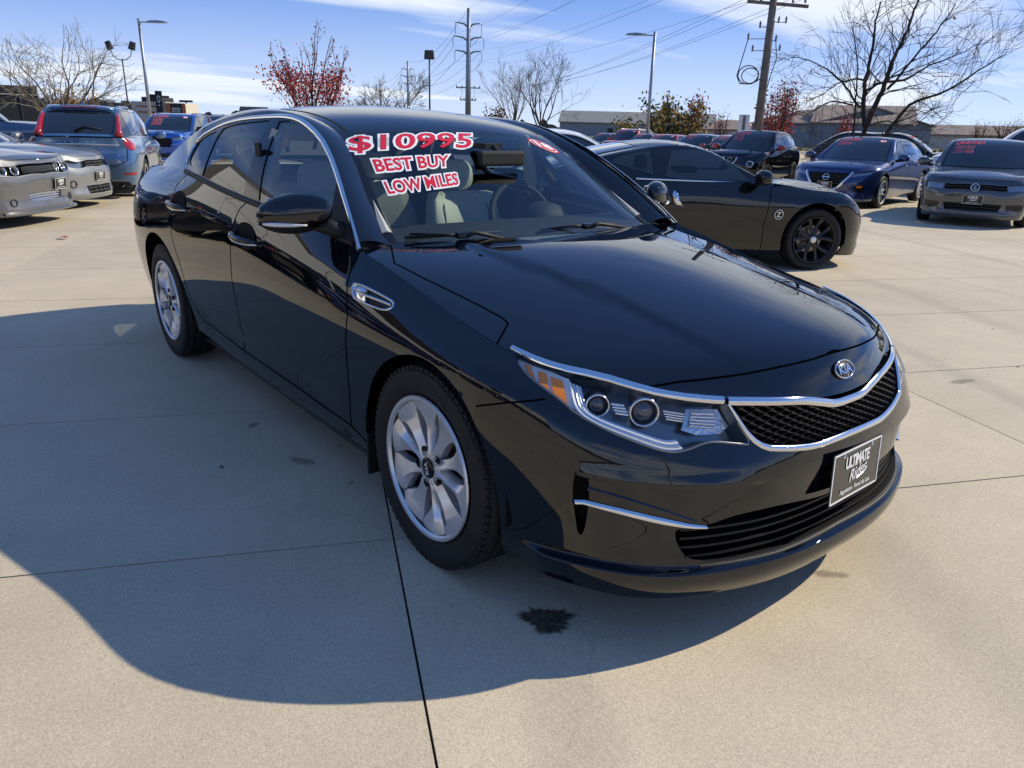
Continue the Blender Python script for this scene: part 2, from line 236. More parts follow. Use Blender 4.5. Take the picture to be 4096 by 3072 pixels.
# ---------------------------------------------------------------- objects
def tag(o,label=None,cat=None,group=None,kind=None):
    if label: o['label']=label
    if cat: o['category']=cat
    if group: o['group']=group
    if kind: o['kind']=kind
    return o
def empty(name,loc=(0,0,0),rz=0,label=None,cat=None,group=None):
    o=bpy.data.objects.new(name,None); COL.objects.link(o); o.location=loc; o.rotation_euler=(0,0,rz); o.empty_display_size=.2
    return tag(o,label,cat,group)
def mesh(name,V,F,mt,parent=None,N=None,smooth=True,midx=None):
    me=bpy.data.meshes.new(name); me.from_pydata([tuple(map(float,v)) for v in V],[],[tuple(map(int,f)) for f in F])
    for m in (mt if isinstance(mt,(list,tuple)) else [mt]): me.materials.append(m)
    if smooth: me.polygons.foreach_set('use_smooth',[True]*len(me.polygons))
    if midx is not None: me.polygons.foreach_set('material_index',list(map(int,midx)))
    me.update()
    if N is not None: me.normals_split_custom_set_from_vertices([tuple(map(float,n)) for n in N])
    o=bpy.data.objects.new(name,me); COL.objects.link(o)
    if parent is not None: o.parent=parent
    return o
def clone(o,parent=None):
    c=o.copy(); COL.objects.link(c); c.parent=parent
    for ch in o.children: clone(ch,c)
    return c
class MB:
    """collects shapes into one mesh"""
    def __init__(s): s.V=[];s.F=[];s.M=[]; s.cur=0
    def add(s,V,F):
        b=len(s.V); s.V+= [tuple(v) for v in V]; s.F+=[tuple(i+b for i in f) for f in F]; s.M+=[s.cur]*len(F); return s
    def box(s,c,d,R=None,taper=1.0):
        hx,hy,hz=d[0]/2,d[1]/2,d[2]/2
        V=[(-hx,-hy,-hz),(hx,-hy,-hz),(hx,hy,-hz),(-hx,hy,-hz),(-hx*taper,-hy*taper,hz),(hx*taper,-hy*taper,hz),(hx*taper,hy*taper,hz),(-hx*taper,hy*taper,hz)]
        F=[(0,3,2,1),(4,5,6,7),(0,1,5,4),(1,2,6,5),(2,3,7,6),(3,0,4,7)]
        c=Vector(c)
        return s.add([tuple((R@Vector(v) if R else Vector(v))+c) for v in V],F)
    def tube(s,pts,r,n=8,cap=True,closed=False):
        P=[Vector(p) for p in pts]; m=len(P); rs=[float(q) for q in r] if hasattr(r,'__len__') else [float(r)]*m
        V=[];up=None
        for i,p in enumerate(P):
            if closed: t=(P[(i+1)%m]-P[i-1]).normalized()
            else: t=(P[min(i+1,m-1)]-P[max(i-1,0)]).normalized()
            if up is None:
                a=Vector((0,0,1)) if abs(t.z)<.9 else Vector((1,0,0)); up=(a-a.dot(t)*t).normalized()
            else: up=(up-up.dot(t)*t).normalized()
            b=t.cross(up)
            for k in range(n):
                an=2*math.pi*k/n; V.append(tuple(p+rs[i]*(math.cos(an)*up+math.sin(an)*b)))
        F=[]
        for i in range(m if closed else m-1):
            j=(i+1)%m
            for k in range(n): F.append((i*n+k,i*n+(k+1)%n,j*n+(k+1)%n,j*n+k))
        if cap and not closed: F.append(tuple(range(n))[::-1]); F.append(tuple(range((m-1)*n,m*n)))
        return s.add(V,F)
    def lathe(s,prof,n=32,axis='y',c=(0,0,0),closed=False):
        """prof list of (radius, height along axis)"""
        V=[];m=len(prof)
        for k in range(n):
            a=2*math.pi*k/n
            for r,h in prof:
                q=(r*math.cos(a),h,r*math.sin(a)) if axis=='y' else ((r*math.cos(a),r*math.sin(a),h) if axis=='z' else (h,r*math.cos(a),r*math.sin(a)))
                V.append((q[0]+c[0],q[1]+c[1],q[2]+c[2]))
        F=[]
        for k in range(n):
            k2=(k+1)%n
            for i in range(m if closed else m-1): j=(i+1)%m; F.append((k*m+i,k*m+j,k2*m+j,k2*m+i))
        return s.add(V,F)
    def prism(s,poly,h0,h1,axis='z',fn=None):
        """extruded polygon; axis z: (x,y), axis y: (x,z), axis x: (y,z)"""
        def q(p,h): return (p[0],p[1],h) if axis=='z' else ((p[0],h,p[1]) if axis=='y' else (h,p[0],p[1]))
        n=len(poly); V=[q(p,h0) for p in poly]+[q(p,h1) for p in poly]
        return s.add(V,[tuple(range(n))[::-1],tuple(range(n,2*n))]+[(i,(i+1)%n,n+(i+1)%n,n+i) for i in range(n)])
    def build(s,name,mt,parent=None,smooth=False,fix=True,bevel=0,seg=2):
        me=bpy.data.meshes.new(name); me.from_pydata(s.V,[],s.F)
        for m in (mt if isinstance(mt,(list,tuple)) else [mt]): me.materials.append(m)
        if len(set(s.M))>1: me.polygons.foreach_set('material_index',s.M)
        bm=bmesh.new(); bm.from_mesh(me)
        if fix: bmesh.ops.recalc_face_normals(bm,faces=bm.faces)
        if bevel>0:
            es=[e for e in bm.edges if len(e.link_faces)==2 and e.calc_face_angle(0)>.5]
            bmesh.ops.bevel(bm,geom=es,offset=bevel,segments=seg,profile=.5,affect='EDGES',clamp_overlap=True)
        if smooth=='auto':
            for e in bm.edges: e.smooth = not(len(e.link_faces)==2 and e.calc_face_angle(0)>.6)
        bm.to_mesh(me); bm.free()
        if smooth: me.polygons.foreach_set('use_smooth',[True]*len(me.polygons))
        me.update()
        o=bpy.data.objects.new(name,me); COL.objects.link(o)
        if parent is not None: o.parent=parent
        return o
# ---------------------------------------------------------------- trimmed panels on a surface
def pip(P,poly):
    P=np.asarray(P,float); a=np.asarray(poly,float); b=np.roll(a,-1,0); out=np.zeros(len(P),bool)
    lo=a.min(0);hi=a.max(0); c=np.where((P[:,0]>=lo[0])&(P[:,0]<=hi[0])&(P[:,1]>=lo[1])&(P[:,1]<=hi[1]))[0]
    if not len(c): return out
    x=P[c,0][:,None];y=P[c,1][:,None]; dy=b[:,1]-a[:,1]; dy=np.where(dy==0,1e-30,dy)
    X=((a[:,1]>y)!=(b[:,1]>y))&(x<(b[:,0]-a[:,0])*(y-a[:,1])/dy+a[:,0]); out[c]=X.sum(1)%2==1; return out
def dens(poly,step,closed=True):
    p=np.asarray(poly,float); q=[]
    n=len(p)
    for i in range(n if closed else n-1):
        a=p[i]; b=p[(i+1)%n]; k=max(1,int(np.ceil(np.linalg.norm(b-a)/step)))
        for j in range(k): q.append(a+(b-a)*j/k)
    if not closed: q.append(p[-1])
    return np.array(q)
def near(P,pts,r):
    """true where a point of P has a boundary sample closer than r (boundary is densely sampled)"""
    from mathutils.kdtree import KDTree
    k=KDTree(len(pts))
    for i,q in enumerate(pts): k.insert((q[0],q[1],0),i)
    k.balance(); return np.array([k.find((p[0],p[1],0))[2]<r for p in P],bool)
def smooth_loop(pts,it=2,closed=True,keep=()):
    """Chaikin; indices in keep stay sharp corners"""
    p=[np.array(q,float) for q in pts]; k=[i in keep for i in range(len(p))]
    for _ in range(it):
        o=[];ok=[];n=len(p)
        for i in range(n if closed else n-1):
            a,b=p[i],p[(i+1)%n]; ka,kb=k[i],k[(i+1)%n]
            if not closed and i==0 : ka=True
            if not closed and i==n-2: kb=True
            if ka:
                if not o or np.linalg.norm(o[-1]-a)>1e-9: o.append(a);ok.append(True)
            else: o.append(.75*a+.25*b);ok.append(False)
            if kb: 
                o.append(b); ok.append(True)
            else: o.append(.25*a+.75*b);ok.append(False)
        if closed and np.linalg.norm(o[0]-o[-1])<1e-9: o.pop();ok.pop()
        p,k=o,ok
    return np.array(p)
def biggest(F):
    """drop stray slivers that trimming leaves beside the main piece"""
    if len(F)<3: return F
    par=list(range(len(F)))
    def find(a):
        while par[a]!=a: par[a]=par[par[a]]; a=par[a]
        return a
    ed={}
    for i,(a,b,c) in enumerate(F.tolist()):
        for e in ((a,b),(b,c),(c,a)):
            k=(min(e),max(e))
            if k in ed: par[find(i)]=find(ed[k])
            else: ed[k]=i
    root=np.array([find(i) for i in range(len(F))]); u,n=np.unique(root,return_counts=True); return F[np.isin(root,u[n>=.2*n.max()])]
def panel_data(S,outer,holes=(),res=.05,scale=(1,1),off=0.0,thick=0.0,flip=False,extra=None):
    sc=np.array(scale,float); O=dens(np.asarray(outer)*sc,res); Hs=[dens(np.asarray(h)*sc,res) for h in holes]
    lo=O.min(0);hi=O.max(0); gx=np.arange(lo[0]+res*.5,hi[0],res); gy=np.arange(lo[1]+res*.5,hi[1],res)
    V=[O]+Hs; 
    if len(gx) and len(gy):
        G=np.stack(np.meshgrid(gx,gy),-1).reshape(-1,2)+RNG.uniform(-.02,.02,(len(gx)*len(gy),2))*res
        ok=pip(G,O)
        for h in Hs: ok&=~pip(G,h)
        G=G[ok]
        if len(G):
            V.append(G[~near(G,np.concatenate([O]+Hs),res*.55)])
    if extra is not None:
        X=np.asarray(extra,float)*sc; ok=pip(X,O)
        for h in Hs: ok&=~pip(X,h)
        X=X[ok]; X=X[~near(X,np.concatenate([O]+Hs),.003)]
        if len(V)>1+len(Hs) and len(V[-1]): V[-1]=V[-1][~near(V[-1],X,.013)]
        V.append(X)
    A=np.concatenate(V); E=[]; b=0
    for l in [O]+Hs:
        n=len(l); E+=[(b+i,b+(i+1)%n) for i in range(n)]; b+=n
    vo,eo,fo,_,_,_=delaunay_2d_cdt([Vector(p) for p in A],E,[],0,1e-6)
    vo=np.array([tuple(v) for v in vo]); F=np.array([f for f in fo if len(f)==3])
    cen=vo[F].mean(1); ok=pip(cen,O)
    for h in Hs: ok&=~pip(cen,h)
    F=biggest(F[ok]); used=np.unique(F); mp_=np.full(len(vo),-1); mp_[used]=np.arange(len(used)); vo=vo[used]; F=mp_[F]; uv=vo/sc; P=S.P(uv); N=S.N(uv)
    gn=np.cross(P[F[:,1]]-P[F[:,0]],P[F[:,2]]-P[F[:,0]]); fl=(gn*N[F].mean(1)).sum(1)<0
    F[fl]=F[fl][:,::-1]
    if off: P=P+N*off
    V=P; NN=N; Fl=[tuple(f) for f in F]
    if thick:
        cnt={}
        for f in Fl:
            for i in range(3):
                e=(f[i],f[(i+1)%3]); cnt[e]=1
        bd=[e for e in cnt if (e[1],e[0]) not in cnt]
        V=list(P); NN=list(N)
        for a,b2 in bd:
            t=P[b2]-P[a]; nn=(N[a]+N[b2]); rn=np.cross(t,nn); l=np.linalg.norm(rn); rn=rn/l if l>0 else nn
            i=len(V); V+=[P[a],P[b2],P[b2]-N[b2]*thick,P[a]-N[a]*thick]; NN+=[rn]*4; Fl.append((i+1,i,i+3,i+2))
    return np.array(V),Fl,np.array(NN)
def panel(name,S,outer,mt,parent,holes=(),**k):
    V,F,N=panel_data(S,outer,holes,**k); return mesh(name,V,F,mt,parent,N)
def strip(name,S,line,w,mt,parent,off=.001,scale=(1,1),closed=False,height=0.0,res=.03):
    """ribbon of width w (metres) laid along a uv polyline; height>0 gives a raised rounded moulding"""
    L=dens(np.asarray(line,float)*np.array(scale),res,closed)/np.array(scale); P=S.P(L); N=S.N(L); n=len(P)
    if closed: T=np.roll(P,-1,0)-np.roll(P,1,0)
    else: T=np.gradient(P,axis=0)
    T/=np.linalg.norm(T,axis=1,keepdims=True)+1e-12; B=np.cross(N,T); B/=np.linalg.norm(B,axis=1,keepdims=True)+1e-12
    ww=np.asarray(w)*np.ones(n) if np.ndim(w)==0 else np.interp(np.linspace(0,1,n),np.linspace(0,1,len(w)),w)
    if height>0: pr=[(-1,0),(-.8,.65),(-.35,.97),(.35,.97),(.8,.65),(1,0)]
    else: pr=[(-1,0),(1,0)]
    V=[];NN=[]
    for i in range(n):
        for a,h in pr:
            V.append(P[i]+B[i]*a*ww[i]/2+N[i]*(off+h*height)); q=N[i]+B[i]*(a*(.9 if height>0 else 0)); NN.append(q/np.linalg.norm(q))
    m=len(pr);F=[]
    for i in range(n if closed else n-1):
        j=(i+1)%n
        for k in range(m-1): F.append((i*m+k,i*m+k+1,j*m+k+1,j*m+k))
    V=np.array(V); f=F[len(F)//2]; g=np.cross(V[f[1]]-V[f[0]],V[f[2]]-V[f[0]])
    if g@NN[f[0]]<0: F=[q[::-1] for q in F]
    return mesh(name,V,F,mt,parent,np.array(NN))
# ---------------------------------------------------------------- lettering
_TXT={}
def text_mesh(s,offset=0.0,shear=0.0,spacing=1.0,res=3):
    k=(s,offset,shear,spacing,res)
    if k in _TXT: return _TXT[k]
    cu=bpy.data.curves.new('t','FONT'); cu.body=s; cu.align_x='LEFT'; cu.size=1; cu.offset=offset; cu.shear=shear; cu.space_character=spacing; cu.resolution_u=res; cu.fill_mode='FRONT'
    o=bpy.data.objects.new('t',cu); COL.objects.link(o); me=bpy.data.meshes.new_from_object(o); V=np.array([v.co[:2] for v in me.vertices]) if len(me.vertices) else np.zeros((0,2)); F=[tuple(p.vertices) for p in me.polygons]
    bpy.data.objects.remove(o); bpy.data.curves.remove(cu); bpy.data.meshes.remove(me)
    _TXT[k]=(V,F); return V,F
def text_flat(name,s,size,M,mt,parent,offset=0.0,shear=0.0,spacing=1.0,centre=True,sx=1.0):
    """flat lettering; M maps (x right, y up, z out) to parent space"""
    V,F=text_mesh(s,offset,shear,spacing)
    V0,_=text_mesh(s,0,shear,spacing); c=(V0.min(0)+V0.max(0))/2 if centre else V0.min(0)
    Q=[M@Vector(((v[0]-c[0])*size*sx,(v[1]-c[1])*size,0)) for v in V]
    return mesh(name,Q,F,mt,parent,smooth=False)
def text_on(name,s,fn,mt,parent,offset=0.0,shear=0.0,spacing=1.0):
    """lettering bent onto a surface: fn maps normalised box coordinates (0..1 of the un-offset text box) to P"""
    V,F=text_mesh(s,offset,shear,spacing); V0,_=text_mesh(s,0,shear,spacing); lo=V0.min(0);hi=V0.max(0)
    Q=fn((V-lo)/(hi-lo)); return mesh(name,Q,F,mt,parent,smooth=False)
# ---------------------------------------------------------------- materials shared by the cars
BLACK=paint('black_paint',(.0016,.0024,.0055))
CHROME=mat('chrome',(.75,.76,.78),.06,1.0)
SATIN=mat('silver_alloy',(.74,.74,.76),.30,.62)
GLOSSB=mat('gloss_black_plastic',(.007,.007,.008),.10,0,.6)
MATTB=mat('matt_black_plastic',(.012,.012,.013),.55,0,.4,bump=(400,.15))
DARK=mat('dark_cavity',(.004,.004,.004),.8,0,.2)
RUBBER=mat('tyre_rubber',(.016,.016,.017),.62,0,.35,noise=(9,.25),bump=(260,.25))
GASKET=mat('seam_black',(.0015,.0015,.0015),1.0,0,.0)
AMBER=mat('amber_lens',(.90,.25,.015),.22,0,.5,.6)
REDL=mat('red_lens',(.35,.008,.012),.12,0,.5,1.0)
WHITEP=mat('white_plastic',(.78,.79,.80),.3,0,.5)
GREYL=mat('grey_leather',(.56,.57,.50),.5,0,.4,bump=(180,.2))
LINER=mat('grey_headliner',(.42,.42,.40),.9)
LAMPIN=mat('smoked_bezel',(.22,.225,.235),.26,.85)
INTB=mat('charcoal_trim',(.018,.020,.021),.65,0,.3,bump=(300,.2))
STEEL=mat('brake_steel',(.32,.30,.28),.35,1.0)
MIRR=mat('mirror_glass',(.8,.82,.85),.02,1.0)
LETW=mat('white_letter_vinyl',(.82,.82,.82),.4)
LETR=mat('red_letter_vinyl',(.62,.012,.028),.35)
LENS=glass('clear_lens',(1,1,1),.98,1.33)
WSG=glass('windscreen_glass',(.88,.96,.93),.90,1.72)
SIDEG=glass('side_glass',(.80,.90,.90),.72,2.15)
DARKG=glass('privacy_glass',(.55,.62,.62),.35,1.85)
HEADS=mat('headlamp_silver',(.7,.7,.72),.16,1.0)
PLATEB=mat('plate_black',(.008,.008,.009),.25,0,.5,.3)
def frame_at(S,uv,rot=0.0,off=0.0,up=(0,0,1)):
    """matrix with z along the surface normal and y close to up"""
    P=S.P([uv])[0]; n=Vector(S.N([uv])[0]); u=Vector(up); y=(u-u.dot(n)*n).normalized(); x=y.cross(n)
    M=Matrix(((x.x,y.x,n.x,P[0]+n.x*off),(x.y,y.y,n.y,P[1]+n.y*off),(x.z,y.z,n.z,P[2]+n.z*off),(0,0,0,1)))
    return M@Matrix.Rotation(rot,4,'Z')
def xform(V,M): return [tuple(M@Vector(v)) for v in V]
def orient_out(S,c):
    t=S.P([c[0]])[0]; n=S.N([c[0]])[0]
    if (n*(t-np.array(c[1]))).sum()<0: S.sgn*=-1
orient_out(KIA_SHELL,((2.4,.4),(-1.4,0,.5))); orient_out(KIA_HOOD,((.8,.1),(-.2,0,.3))); orient_out(KIA_TOP,((1.4,.1),(-1.5,0,.8)))
orient_out(KIA_SIDE,((-1.4,1.2),(-1.4,0,1.1))); orient_out(KIA_PILLAR,((.5,.5),(-1.5,0,1.0)))
def mirror_surf(S):
    """left-hand twin of a right-hand surface"""
    M=Surf(lambda u,v:S.f(u,v)*np.array([1,-1,1]),-S.sgn,S.e); return M
def inv_xz(S,pts,u0,v0,U=None):
    """(x,z) on the right flank -> (u,v), all points at once"""
    T=np.asarray(pts,float); n=len(T); uv=np.stack([np.full(n,u0,float) if U is None else np.asarray(U,float),np.full(n,v0,float)],1); h=1e-4
    for _ in range(30):
        p=S.P(uv); a=(S.P(uv+[h,0])-p)[:,[0,2]]/h; b=(S.P(uv+[0,h])-p)[:,[0,2]]/h; r=T-p[:,[0,2]]
        det=a[:,0]*b[:,1]-a[:,1]*b[:,0]; det=np.where(np.abs(det)<1e-9,1e-9,det)
        st=np.stack([(r[:,0]*b[:,1]-r[:,1]*b[:,0])/det,(a[:,0]*r[:,1]-a[:,1]*r[:,0])/det],1)
        l=np.linalg.norm(st,axis=1,keepdims=True); uv=uv+st*np.minimum(1,.15/np.maximum(l,1e-9))
        if l.max()<1e-6: break
    return uv
def merge_data(*ds):
    V=[];F=[];N=[]
    for v,f,n in ds:
        b=len(V); V+=list(v); N+=list(n); F+=[tuple(i+b for i in q) for q in f]
    return np.array(V),F,np.array(N)
def flipu(L): return [(-a,b) for a,b in L]
def flipw(L): return [(a,-b) for a,b in L]
def recess(name,S,loop,depth,mt_wall,mt_floor,parent,res=.04,scale=(1,1),shrink=.96):
    """walls and floor of a pocket cut into surface S along loop"""
    L=dens(np.asarray(loop)*np.array(scale),.02)/np.array(scale); c=L.mean(0); L2=c+(L-c)*shrink
    A=S.P(L); B=S.P(L2)-S.N(L2)*depth; n=len(A)
    V=np.concatenate([A,B]); F=[(i,(i+1)%n,n+(i+1)%n,n+i) for i in range(n)]
    w=mesh(name,V,F,mt_wall,parent,smooth=True)
    f=panel(name+'_floor',S,L2,mt_floor,parent,res=res,scale=scale,off=-depth) if mt_floor else None
    return w,f
# ---------------------------------------------------------------- wheels
def tyre(parent,R,rim,w,mt=RUBBER,name='tyre',grooves=True,seg=72):
    h=w/2; m=MB()
    pr=[(rim-.006,h*.70),(rim+.004,h*.86),(rim+.012,h*.90),(rim+(R-rim)*.35,h*1.0),(rim+(R-rim)*.60,h*1.005),(rim+(R-rim)*.80,h*.955),(R-.016,h*.86),(R-.006,h*.76),(R-.001,h*.62)]
    tr=[]
    if grooves:
        for a in (.40,.0,-.40):
            tr+=[(R,h*(a+.07)),(R-.007,h*(a+.06)),(R-.007,h*(a-.06)),(R,h*(a-.07))]
    prof=pr+tr+[(r,-y) for r,y in pr[::-1]]
    m.lathe(prof,seg,'y',closed=True)
    if grooves:      # shoulder sipes: short dark slits standing as blocks round the shoulder
        for k in range(seg):
            a=2*math.pi*(k+.5)/seg
            for s in (1,-1):
                c=Vector(((R-.0122)*math.cos(a),s*h*.79,(R-.0122)*math.sin(a)))
                m.box(c,(.0125,.026,.020),Matrix.Rotation(-a,3,'Y'))
    return m.build(name,mt,parent,smooth='auto')
def wheel(name,loc,side,R,rim,w,style,parent,alloy=SATIN,cap=True,rot=0.0,capmat=GLOSSB,detail=True,steer=0.0):
    """side=-1: face towards -y. styles: 'ten','y5','multi','five'"""
    hub=empty(name,loc); hub.parent=parent; hub.rotation_euler=(0,rot,steer)
    tyre(hub,R,rim,w,seg=72 if detail else 36,grooves=detail)
    h=w/2; s=side
    # rim barrel
    m=MB(); m.lathe([(rim+.004,s*h*.93),(rim+.001,s*h*.99),(rim-.008,s*h*.985),(rim-.014,s*h*.90)],64 if detail else 32,'y')
    m.build('rim',alloy,hub,smooth='auto')
    m=MB(); m.lathe([(rim-.014,s*h*.90),(rim-.020,s*h*.5),(rim-.03,-s*h*.3),(rim-.02,-s*h*.8),(rim+.002,-s*h*.8)],48 if detail else 24,'y'); m.build('rim_barrel',mat('darkened_barrel',(.05,.048,.046),.5,.5),hub,smooth='auto')  # slot darkness put into the barrel's colour, for contrast with the spokes
    # brake disc and dark back
    d=MB(); d.lathe([(.001,s*h*.05),(.145,s*h*.05),(.145,-s*h*.05),(.001,-s*h*.05)],32,'y'); d.build('brake_disc',STEEL,hub,smooth='auto')
    d=MB(); d.lathe([(.001,-s*h*.30),(rim-.03,-s*h*.30)],32,'y'); d.build('brake_shield',DARK,hub)
    yf=s*h*.86; yh=s*h*.80
    sp=MB()
    def spoke(a0,wr,ridge,n=9,dz=.022,r0=.040,r1=None,edge=.018):
        r1=r1 or rim-.010; V=[];
        for i in range(n):
            t=i/(n-1); r=r0+(r1-r0)*t; wa,wb,rd=wr(t); y=yh+(yf-yh)*t - s*.016*math.sin(math.pi*min(1,t*1.0))*(.9)
            for (a,dy) in ((-wa,-edge),(-wa*.98,-.004),(rd,ridge*(.35+.65*math.sin(math.pi*t))),(wb*.98,-.004),(wb,-edge)):
                an=a0+a/r; V.append((r*math.cos(an),y+s*dy,r*math.sin(an)))
        F=[]
        for i in range(n-1):
            for k in range(4): F.append((i*5+k,i*5+k+1,(i+1)*5+k+1,(i+1)*5+k))
        sp.add(V,F)
    if style=='ten':
        r0_,r1_=.036,rim-.007
        for k in range(10):
            a0=2*math.pi*k/10+math.radians(90); q=k%2
            def wr(t,q=q):
                r=r0_+(r1_-r0_)*t; sl=.040*max(0.0,math.sin(math.pi*min(1,max(0,(t-.16)/.70))))**.8; hw_=r*math.pi/10-sl/2+.0004
                return hw_,hw_,(.50*hw_ if q else -.50*hw_)*(1-.2*t)
            spoke(a0,wr,.014,n=14,r0=r0_,r1=r1_,edge=.030)
    elif style=='y5':
        for k in range(5):
            a0=2*math.pi*k/5+math.radians(90)
            for q in (-1,1): spoke(a0+q*.13,lambda t,q=q:(.016+.004*t-(q*.05*t*t),.016+.004*t+(q*.05*t*t),q*.045*t*t),.006,edge=.022)
    elif style=='five':
        for k in range(5): spoke(2*math.pi*k/5+math.radians(90),lambda t:(.030+.012*t,.030+.012*t,0),.006,edge=.022)
    else:
        for k in range(10):
            spoke(2*math.pi*k/10+math.radians(90),lambda t:(.012+.012*t,.012+.012*t,0),.005,n=6,edge=.016)
    sp.build('spokes',alloy,hub,smooth='auto',fix=False)
    m=MB(); m.lathe([(.062,yh-s*.018),(.060,yh-s*.001),(.050,yh+s*.003),(.034,yh+s*.002)],32,'y'); m.build('hub',alloy,hub,smooth='auto')
    m=MB(); m.lathe([(.034,yh+s*.001),(.033,yh+s*.006),(.026,yh+s*.009),(.0005,yh+s*.010)],32,'y'); m.build('hub_cap',capmat,hub,smooth='auto')
    if detail:
        for k in range(5):
            a=2*math.pi*(k+.5)/5+math.radians(90)-math.radians(18); c=(.057*math.cos(a),0,.057*math.sin(a))
            m=MB(); m.lathe([(.014,yh+s*.0035),(.0125,yh+s*.0045),(.0115,yh-s*.006),(.0075,yh-s*.007),(.007,yh+s*.002),(.001,yh+s*.003)],16,'y',c=(c[0],0,c[2])); m.build('lug_nut',DARK if k%2 else MATTB,hub,smooth='auto')
    return hub
def tyre_text(s,hub,side,r,y,mt,a0,size,name='sidewall_lettering'):
    V,F=text_mesh(s,.01,0,1.15); w=V[:,0].max()-V[:,0].min(); Q=[]
    for x,yy in V:
        rr=r+yy*size; an=a0-side*0+(-(x-w/2)*size/r); Q.append((rr*math.cos(an)*1.0,y,rr*math.sin(an)))
    return mesh(name,Q,F,mt,hub,smooth=False)
def dealer_plate(parent,M,w=.305,h=.152,name='dealer_plate',lines=('ULTIMATE','Rides','Appleton  Fond du Lac'),detail=True):
    """black advertising plate; M: x right, y up, z out"""
    m=MB(); m.box((0,0,-.0015),(w,h,.003)); V=xform(m.V,M); p=mesh(name,V,m.F,PLATEB,parent,smooth=False)
    fr=MB(); t=.0045; i=.004
    for c,d in (((0,h/2-i,.0008),(w-2*i,t)),((0,-h/2+i,.0008),(w-2*i,t)),((-w/2+i,0,.0008),(t,h-2*i)),((w/2-i,0,.0008),(t,h-2*i))): fr.box(c,(d[0],d[1],.0016))
    mesh('plate_border',xform(fr.V,M),fr.F,LETW,p,smooth=False)
    T=lambda x,y,r=0:M@Matrix.Translation((x,y,.002))@Matrix.Rotation(r,4,'Z')
    text_flat('plate_lettering',lines[0],h*.33,T(0,h*.24),LETW,p,offset=.035,spacing=.85,sx=.74)
    text_flat('plate_lettering',lines[1],h*.34,T(0.01,-h*.02,.14),LETW,p,offset=.012,shear=.35,sx=.95)
    text_flat('plate_lettering',lines[2],h*.135,T(0,-h*.33),LETW,p,offset=.018,spacing=1.0)
    if detail:
        m=MB(); m.tube([M@Vector((.0,-h*.17,.002)),M@Vector((.045,-h*.12,.002)),M@Vector((.07,-h*.03,.002))],[.0025,.002,.0008],6); m.build('plate_flourish',LETW,p)
        for sx in (-1,1):
            m=MB(); m.lathe([(.0055,0),(.005,.003),(.0005,.004)],12,'z'); mesh('plate_screw',xform(m.V,M@Matrix.Translation((sx*w*.29,h*.40,0))),m.F,CHROME,p)
    return p
